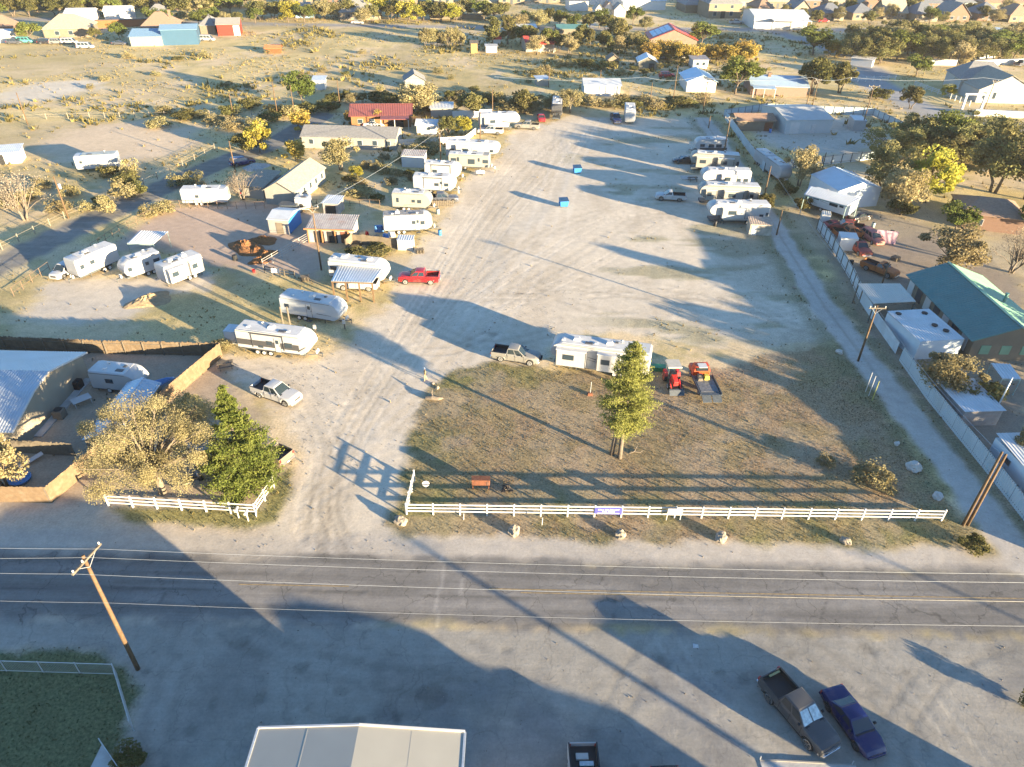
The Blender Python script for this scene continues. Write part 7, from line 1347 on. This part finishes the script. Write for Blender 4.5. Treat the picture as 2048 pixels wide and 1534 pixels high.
# ================================================================== houses in the distance
F = [
 ('farm_shed', 'white tin barn with a grey roof in the scrub', 'barn', (1168, 192), (1239, 193), 8, 3.0, 3.9, WHITE, TIN, 'x', 0, {'doors': ((.42, .12, 2.9, DARKSTEEL), (.84, .12, 2.9, DARKSTEEL))}),
 ('white_house', 'white house with a pale blue tin roof left of the round tree', 'house', (1372, 184), (1430, 185), 11, 3.0, 4.6, WHITE, M('sky_blue_roof', (.36, .46, .55), .4, .08, .5, metal=.25), 'y', 0, {'doors': ((.55, 2.6, 2.2, GALV),)}),
 ('ranch_house', 'low white house with a blue tin roof and brick front beside the twin trees', 'house', (1500, 190), (1612, 194), 11, 2.7, 4.4, M('brick_pale', (.2, .13, .1), .85, .1, 2), MATS['sky_blue_roof'], 'x', 0, {'chimney': .35, 'porch': (.0, .4, 3, 2.6)}),
 ('grey_barn', 'small grey barn with an open dark door behind the scrub', 'barn', (1276, 140), (1312, 141), 7, 2.6, 4.0, M('grey_board', (.15, .14, .115), .9, .15, 1), TIN, 'y', 0, {'doors': ((.72, 1.8, 2.0, BLACKPL),)}),  # black door panel stands for the shaded interior of the open doorway
 ('white_cottage', 'small flat white cottage with two windows before the gold hedge', 'cottage', (1385, 137), (1415, 137), 5, 2.6, 3.0, WHITE, TINRUST, 'flat', 0, {'wins': ((.3, .9, 1, 1), (.7, .9, 1, 1))}),
 ('lean_shed', 'tan gabled shed left of the small grey barn', 'shed', (1216, 132), (1238, 132), 4, 2.2, 3.4, TAN, TAN, 'y', 0, {}),
 ('white_store', 'white store box beside the gold hedge', 'shed', (1362, 117), (1376, 117), 4, 2.8, 3.0, WHITE, WHITE, 'flat', 0, {}), ('brown_shed', 'dark brown shed before the gold hedge', 'shed', (1283, 116), (1297, 116), 3, 2.2, 2.5, RUST, TIN, 'flat', 0, {}),
 ('red_roof_shed', 'cream shed with a bright red roof left of the farm', 'shed', (1052, 104), (1111, 103), 9, 3.2, 4.4, SIDING, M('bright_red_roof', (.50, .06, .035), .5, .1, .5), 'x', 0, {'porch': (.0, .9, 2.5, 3)}),
 ('farm_house', 'farm house with red roof and blue solar slope', 'house', (1300, 96), (1392, 98), 15, 3.0, 6.2, TAN, MATS['bright_red_roof'], 'y', 0, {}),
 ('dark_roof_barn', 'long dark roofed shed behind the farm trees', 'barn', (1115, 72), (1175, 72), 8, 2.6, 3.6, TAN, GREENMETAL, 'x', 0, {}), ('grey_barn', 'open grey shed with parked trucks behind the farm', 'barn', (1028, 72), (1072, 72), 9, 3.0, 3.6, M('dark_grey_wall', (.2, .2, .2), .8, .1, 1), TIN, 'x', 0, {'doors': ((.3, 4, 2.6, BLACKPL), (.75, 4, 2.6, BLACKPL))}),  # open grey shed: shade of its bays put in as black door panels
 ('tiny_shed', 'tiny white shed with a red roof before the poplars', 'shed', (985, 90), (1001, 90), 4, 2.2, 3.2, WHITE, MATS['bright_red_roof'], 'x', 0, {}), ('yellow_shed', 'tall yellow shed at the back of the field', 'shed', (942, 107), (955, 107), 3, 3.2, 3.6, M('yellow_board', (.26, .185, .07), .8, .1, 1), TAN, 'flat', 0, {}), ('white_box', 'long white box beside the yellow shed', 'shed', (972, 105), (994, 105), 3, 2.0, 2.2, WHITE, WHITE, 'flat', 0, {}),
 ('orange_tank', 'long orange tank trailer in the open field', 'trailer', (532, 107), (561, 107), 3, 1.8, 2.4, M('orange_tank', (.26, .06, .02), .6, .1, 1), M('orange_tank2', (.5, .15, .06), .6), 'x', 0, {}), ('ruined_house', 'small grey gabled ruin in the mesquite scrub', 'shed', (811, 178), (850, 177), 6, 2.4, 4.0, SIDING, SHINGLEGREY, 'y', 0, {}), ('white_hut', 'white hut half hidden in the scrub', 'shed', (627, 180), (650, 180), 4, 2.6, 2.9, WHITE, TIN, 'flat', 0, {}), ('grey_hut', 'long low grey hut in the scrub left of the white tin barn', 'shed', (1075, 173), (1097, 172), 3, 2.0, 2.3, SIDING, TIN, 'flat', 0, {}),
 ('blue_container', 'large blue metal building at the back left of the field', 'building', (327, 91), (398, 89), 9, 5.0, 6.0, M('steel_blue_wall', (.035, .085, .14), .5, .06, .5), M('steel_blue_roof', (.16, .26, .36), .5), 'x', 0, {}), ('white_container', 'low white lean to beside the blue metal building', 'building', (263, 93), (326, 92), 7, 3.0, 4.5, SIDING, MATS['steel_blue_roof'], 'flat', 0, {}),
 ('brown_roof_house', 'house with a big brown roof behind the blue metal building', 'house', (285, 72), (358, 70), 14, 3.0, 7.0, BRICK, SHINGLEBROWN, 'x', 5, {'chimney': .8}), ('red_barn', 'bright red and white metal barn at the back left', 'barn', (437, 72), (482, 71), 9, 4.0, 5.5, M('barn_red', (.24, .025, .014), .5, .06, .6), SIDING, 'x', 0, {'doors': ((.85, 2.2, 3.4, WHITE),)}),
 ('tan_house', 'tan hip roofed house at the back left of the field', 'house', (90, 76), (180, 74), 14, 3.0, 6.8, TAN, SHINGLE, 'x', 5, {'wins': ((.3, .8, 1.5, 1.4), (.6, .8, 1.5, 1.4))}), ('tan_house', 'tan house with a grey roof right of the red barn road', 'house', (402, 68), (432, 68), 10, 3, 6, TAN, SHINGLEGREY, 'x', 3, {}),
 ('white_barn', 'long white barn left of the orange wall', 'barn', (135, 48), (190, 47), 10, 4.0, 5.0, WHITE, WHITE, 'x', 0, {}), ('white_barn', 'long white barn behind the orange wall', 'barn', (212, 44), (264, 43), 10, 4.0, 5.2, WHITE, TINWHITE, 'x', 0, {}), ('grey_house', 'grey roofed house behind the white barns', 'house', (298, 42), (338, 41), 11, 3, 5.5, SIDING, SHINGLEGREY, 'x', 3, {}), ('orange_wall', 'long orange wall before the white barns', 'wall', (195, 56), (310, 52), 1, 2.6, 2.7, M('orange_board', (.24, .085, .03), .8, .1, .5), TAN, 'flat', 0, {}),
 ('white_roof_house', 'white shed at the left edge beside parked cars', 'shed', (-20, 86), (18, 86), 6, 3, 3.5, WHITE, WHITE, 'flat', 0, {}), ('brown_house', 'brown house at the upper left edge', 'house', (-25, 72), (30, 70), 10, 3, 6, BRICK, SHINGLEBROWN, 'x', 3, {}),
 ('blue_garage', 'white house with a blue front along the far road', 'house', (592, 36), (628, 36), 10, 3.4, 5.5, M('blue_wall', (.2, .32, .45), .6), SIDING, 'x', 0, {}), ('big_roof_house', 'large tan house with a dark grey hip roof along the far road', 'house', (680, 41), (762, 39), 18, 3.2, 8.0, TAN, SHINGLEGREY, 'x', 7, {'wins': ((.2, .8, 2, 1.6), (.5, .8, 2, 2), (.8, .8, 2, 1.6)), 'doors': ((.38, 1.4, 2.4, DARKSTEEL),)}), ('tan_wall', 'long tan wall right of the large hip roofed house', 'wall', (860, 38), (970, 40), 1, 2.0, 2.1, TAN, TAN, 'flat', 0, {}), ('tan_house', 'pale house behind the far trees near the centre', 'house', (945, 26), (985, 26), 12, 3.2, 6, SIDING, SHINGLE, 'x', 4, {}),
 ('white_shop', 'white shop with a red corner behind the farm', 'shop', (1138, 22), (1176, 22), 10, 4, 4.8, WHITE, SIDING, 'flat', 0, {}), ('white_hut_far', 'left of three small white gabled huts behind the farm', 'hut', (1190, 33), (1205, 33), 6, 3, 5, WHITE, SIDING, 'y', 0, {}), ('white_hut_far', 'middle of three small white gabled huts behind the farm', 'hut', (1207, 31), (1226, 31), 6, 3, 5.4, WHITE, SHINGLEBROWN, 'y', 0, {}), ('white_hut_far', 'right of three small white gabled huts behind the farm', 'hut', (1228, 34), (1250, 34), 6, 3, 5.4, WHITE, SIDING, 'y', 0, {}), ('long_white_row', 'very long white building near the top edge', 'building', (1245, 22), (1330, 20), 14, 4, 5, WHITE, TINWHITE, 'x', 0, {}), ('strip_building', 'long white building with coloured doors at the top edge', 'building', (1180, 10), (1260, 8), 12, 4, 5, WHITE, M('pale_aqua', (.35, .45, .48), .6), 'x', 0, {}),
 ('stone_house', 'tall tan stone house with grey hip roofs at the upper right', 'house', (1415, 37), (1480, 37), 15, 6, 9.5, M('tan_stone', (.2, .155, .105), .85, .12, 1), SHINGLEGREY, 'x', 5, {'wins': ((.2, 1, 1.6, 2), (.7, 1, 1.6, 2), (.2, 4, 1.4, 1.4), (.7, 4, 1.4, 1.4)), 'doors': ((.45, 2, 3, BLACKPL),)}), ('grey_roof_house', 'grey roofed house left of the tall stone house', 'house', (1370, 26), (1410, 26), 14, 3.4, 7, TAN, SHINGLEGREY, 'x', 5, {}), ('brown_roof_house', 'house with a brown roof right of the tall stone house', 'house', (1515, 32), (1545, 32), 14, 3.4, 7, TAN, SHINGLEBROWN, 'x', 4, {}),
 ('white_metal_barn', 'long white metal barn with an open dark side at the upper right', 'barn', (1505, 58), (1612, 60), 18, 5.0, 6.4, WHITE, TINWHITE, 'x', 0, {'porch': (.3, 1.0, 5, 4.0)}), ('pale_church_house', 'pale house with grey gables and tan roof at the right edge', 'house', (1950, 205), (2060, 208), 14, 3.6, 7.2, M('pale_grey_stucco', (.34, .34, .325), .7, .06, .6), SHINGLE, 'y', 0, {'wins': ((.12, 1, .9, 1.8), (.3, 1, .9, 1.8))}), ('grey_wing', 'shaded wing with tall gables left of the pale house', 'house', Vector((126, 216, 0)), Vector((139, 214, 0)), 12, 4.2, 8.0, MATS['pale_grey_stucco'], SHINGLEGREY, 'x', 4, {'wins': ((.2, 1, 1.2, 2.2), (.5, 1, 1.2, 2.2), (.8, 1, 1.2, 2.2))}), ('white_garage', 'white gate house beside the upper right drive', 'shed', (1700, 130), (1742, 135), 4, 2.2, 2.5, WHITE, WHITE, 'flat', 0, {}), ('white_wall', 'white garden wall in the upper right grove', 'wall', (1860, 130), (1912, 131), .5, 1.8, 1.85, WHITE, WHITE, 'flat', 0, {}), ('white_wall', 'long white wall at the right edge of the grove', 'wall', (1946, 132), (2060, 128), .5, 1.8, 1.85, WHITE, WHITE, 'flat', 0, {}), ('white_hut_far', 'white gabled hut above the long white wall', 'hut', (1958, 120), (1988, 119), 6, 2.8, 4.2, WHITE, TIN, 'y', 0, {}), ('blue_roof_hut', 'blue roofed hut at the right edge of the grove', 'hut', (1990, 80), (2060, 84), 8, 3, 4, SIDING, MATS['sky_blue_roof'], 'x', 0, {}),
]
for nm, lb, cat, a, b, dp, eh, rh, wl, rf, rdg, hip, kw in F: house(nm, lb, cat, a, b, dp, eh, rh, wl, rf, rdg, hip, over=.4, **kw)
# solar slope of the farm house
fh = next(o for o in S.objects if o.get('label', '').startswith('farm house')); L_ = frame((1300, 96), (1392, 98))[2]
for i in range(4):
    for j in range(3):
        x0_ = -L_/2+.9+i*(L_/2-1.6)/4; x1_ = x0_+(L_/2-1.6)/4-.15; y0_ = 2+j*3.6; zf = lambda x: 3.0+(6.2-3.0)*(x+L_/2)/(L_/2)
        MB().hexa([(x0_, y0_, zf(x0_)+.03), (x1_, y0_, zf(x1_)+.03), (x1_, y0_+3.4, zf(x1_)+.03), (x0_, y0_+3.4, zf(x0_)+.03)], [(x0_, y0_, zf(x0_)+.12), (x1_, y0_, zf(x1_)+.12), (x1_, y0_+3.4, zf(x1_)+.12), (x0_, y0_+3.4, zf(x0_)+.12)]).build('solar_panel', MATS['sky_blue_roof'], fh)
# two streets of houses along the top edge at the right and left
WL = [TAN, SIDING, BRICK, M('cream_wall', (.22, .185, .14), .8, .06, .6), MATS['tan_stone']]; RFS = [SHINGLEGREY, SHINGLEBROWN, SHINGLE, M('slate_roof', (.12, .13, .15), .9, .15, 2)]
def street(label, grp, x0, x1, y0, y1, n, seed):
    r_ = random.Random(seed)
    for k in range(n):
        u = (k+.5)/n; x = x0+(x1-x0)*u; y = y0+(y1-y0)*u+r_.uniform(-2, 2); wpx = (x1-x0)/n*.36; rdg = r_.choice('xxy')
        house('suburban_house', ORD[k]+' from the left: '+label, 'house', (x-wpx, y), (x+wpx, y+.5), r_.uniform(11, 15), 3.0, r_.uniform(6, 7.6), r_.choice(WL), r_.choice(RFS), rdg, r_.choice((0, 4, 5)) if rdg == 'x' else r_.choice((0, 4)), .5, grp, wins=((.22, .9, 1.6, 1.3), (.78, .9, 1.6, 1.3)), doors=((.5, 1.2, 2.2, DARKSTEEL),))
street('suburban house in the front street at the upper right', 'front street houses, upper right', 1570, 2070, 38, 44, 8, 3)
street('suburban house in the back street at the upper right', 'back street houses, upper right', 1400, 2080, 14, 20, 11, 4)
street('suburban house among the trees at the upper left edge', 'houses at the upper left edge', -30, 520, 18, 14, 8, 5)
street('house behind the trees near the top centre', 'houses at the top centre', 560, 1130, 8, 6, 8, 6)
for x, y, hd, sp, col_, lb in ((1472, 48, .0, PICKUP, WHP, 'white pickup on the far road near the stone house'), (1646, 45, 0, SUV, REDP, 'red car beside the white metal barn'), (30, 88, .1, SUV, DGREY, 'dark car in the row at the upper left'), (52, 86, .1, VAN, M('teal_van', (.08, .3, .28), .4), 'teal van in the row at the upper left'), (92, 88, .2, SUV, BLK, 'black car in the row at the upper left'), (115, 88, .1, SUV, SILV, 'silver car in the row at the upper left'), (140, 88, .1, VAN, WHP, 'white van in the row at the upper left'), (172, 97, .1, VAN, WHP, 'white van alone at the field edge'), (240, 90, 0, SEDAN, DGREY, 'dark car left of the white lean to'), (1333, 155, .1, SUV, REDP, 'dark red car beside the blue roofed house'), (1325, 118, 0, PICKUP, WHP, 'white pickup beside the brown farm shed'), (415, 82, 0, VAN, WHP, 'white van right of the blue metal building'), (715, 48, 0, SEDAN, WHP, 'white car before the large hip roofed house'), (1035, 74, 0, SUV, WHP, 'white car at the open grey shed'), (1930, 38, 0, SUV, WHP, 'white car in the upper right street'), (2040, 132, .6, PICKUP, DGREY, 'dark pickup at the right edge by the white wall'), (1965, 340, 1, SEDAN, WHP, 'white car behind the brown trees at the right')):
    vehicle('car' if sp is not PICKUP else 'pickup_truck', lb, 'car', g(x, y), hd, sp, col_)
# white rail fences, gate, walls at the upper right
rail_fence('white rail fence along the drive at the upper right', [g(1828, 172), g(1900, 198), g(1938, 212)], [6, 4], (.5, .9, 1.25), (.16, 1.4))
rail_fence('white ranch fence posts beside the twin trees', [g(1700, 165), g(1790, 160)], [6], (.7, 1.2), (.2, 1.5))
t = thing('ranch_gate', 'white timber gate frame before the pale house at the right', 'gate', g(1942, 220)); 
for x in (-2.5, 2.5): MB().bar((x, 0, 0), (x, 0, 4.2), .5).build('gate_post', WHITE, t)
MB().bar((-3, 0, 4.0), (3, 0, 4.0), .4).build('gate_beam', WHITE, t)
house('white_wall', 'white wall running to the right edge below the pale house', 'wall', (1948, 232), (2070, 238), .5, 1.6, 1.65, WHITE, WHITE, 'flat', over=.05)
# power lines in the middle distance
pz = lambda x, y, x2, y2: Vector((*g(x, y).xy, zat(x2, y2, g(x, y).y)-.2))
for k, (a, b, lb) in enumerate((((643, 540, 632, 412), (882, 330, 878, 258), 'wire from the corral pole to the left row pole'), ((1716, 722, 1747, 612), (1528, 395, 1537, 332), 'wire along the lane from the middle pole to the far poles'), ((1926, 1050, 2000, 905), (1716, 722, 1747, 612), 'wire along the lane from the twin pole to the middle pole'), ((1528, 395, 1537, 332), (1447, 310, 1462, 233), 'wire along the lane to the crossarm pole'), ((1447, 310, 1462, 233), (1405, 228, 1404, 162), 'wire from the crossarm pole to the far end of the lane'))):
    wire(lb, pz(*a), pz(*b), .6, .02)
fl = [(-120, 168), (547, 165), (985, 176), (1301, 165), (1404, 162), (1636, 158), (1740, 172), (1990, 160), (2200, 168)]
for k, (a, b) in enumerate(zip(fl, fl[1:])):
    p, q = g(a[0], a[1], 9), g(b[0], b[1], 9)
    if k >= 2: wire(f'long power line span {["left", "left", "over the scrub", "at the lane end", "by the blue roofed houses", "by the twin trees", "before the pale house", "at the right edge"][k]} behind the lot', Vector((p.x, g(a[0], 225).y, 8.5)), Vector((q.x, g(b[0], 225).y, 8.5)), .8, .03)

# ================================================================== dusty evening air
hz = bpy.data.materials.new('haze_air'); hz.use_nodes = True; hn = hz.node_tree; hn.nodes.remove(hn.nodes['Principled BSDF'])
pv_ = hn.nodes.new('ShaderNodeVolumePrincipled'); pv_.inputs['Color'].default_value = (.95, .93, .9, 1); pv_.inputs['Density'].default_value = .0001; pv_.inputs['Anisotropy'].default_value = .2
hn.links.new(pv_.outputs[0], hn.nodes['Material Output'].inputs['Volume'])
ho = MB().box(-1000, 1000, -200, 1400, -1.2, 50).build('haze', hz); ho['kind'] = 'stuff'; tag(ho, 'thin warm haze softening the distant houses', 'haze')
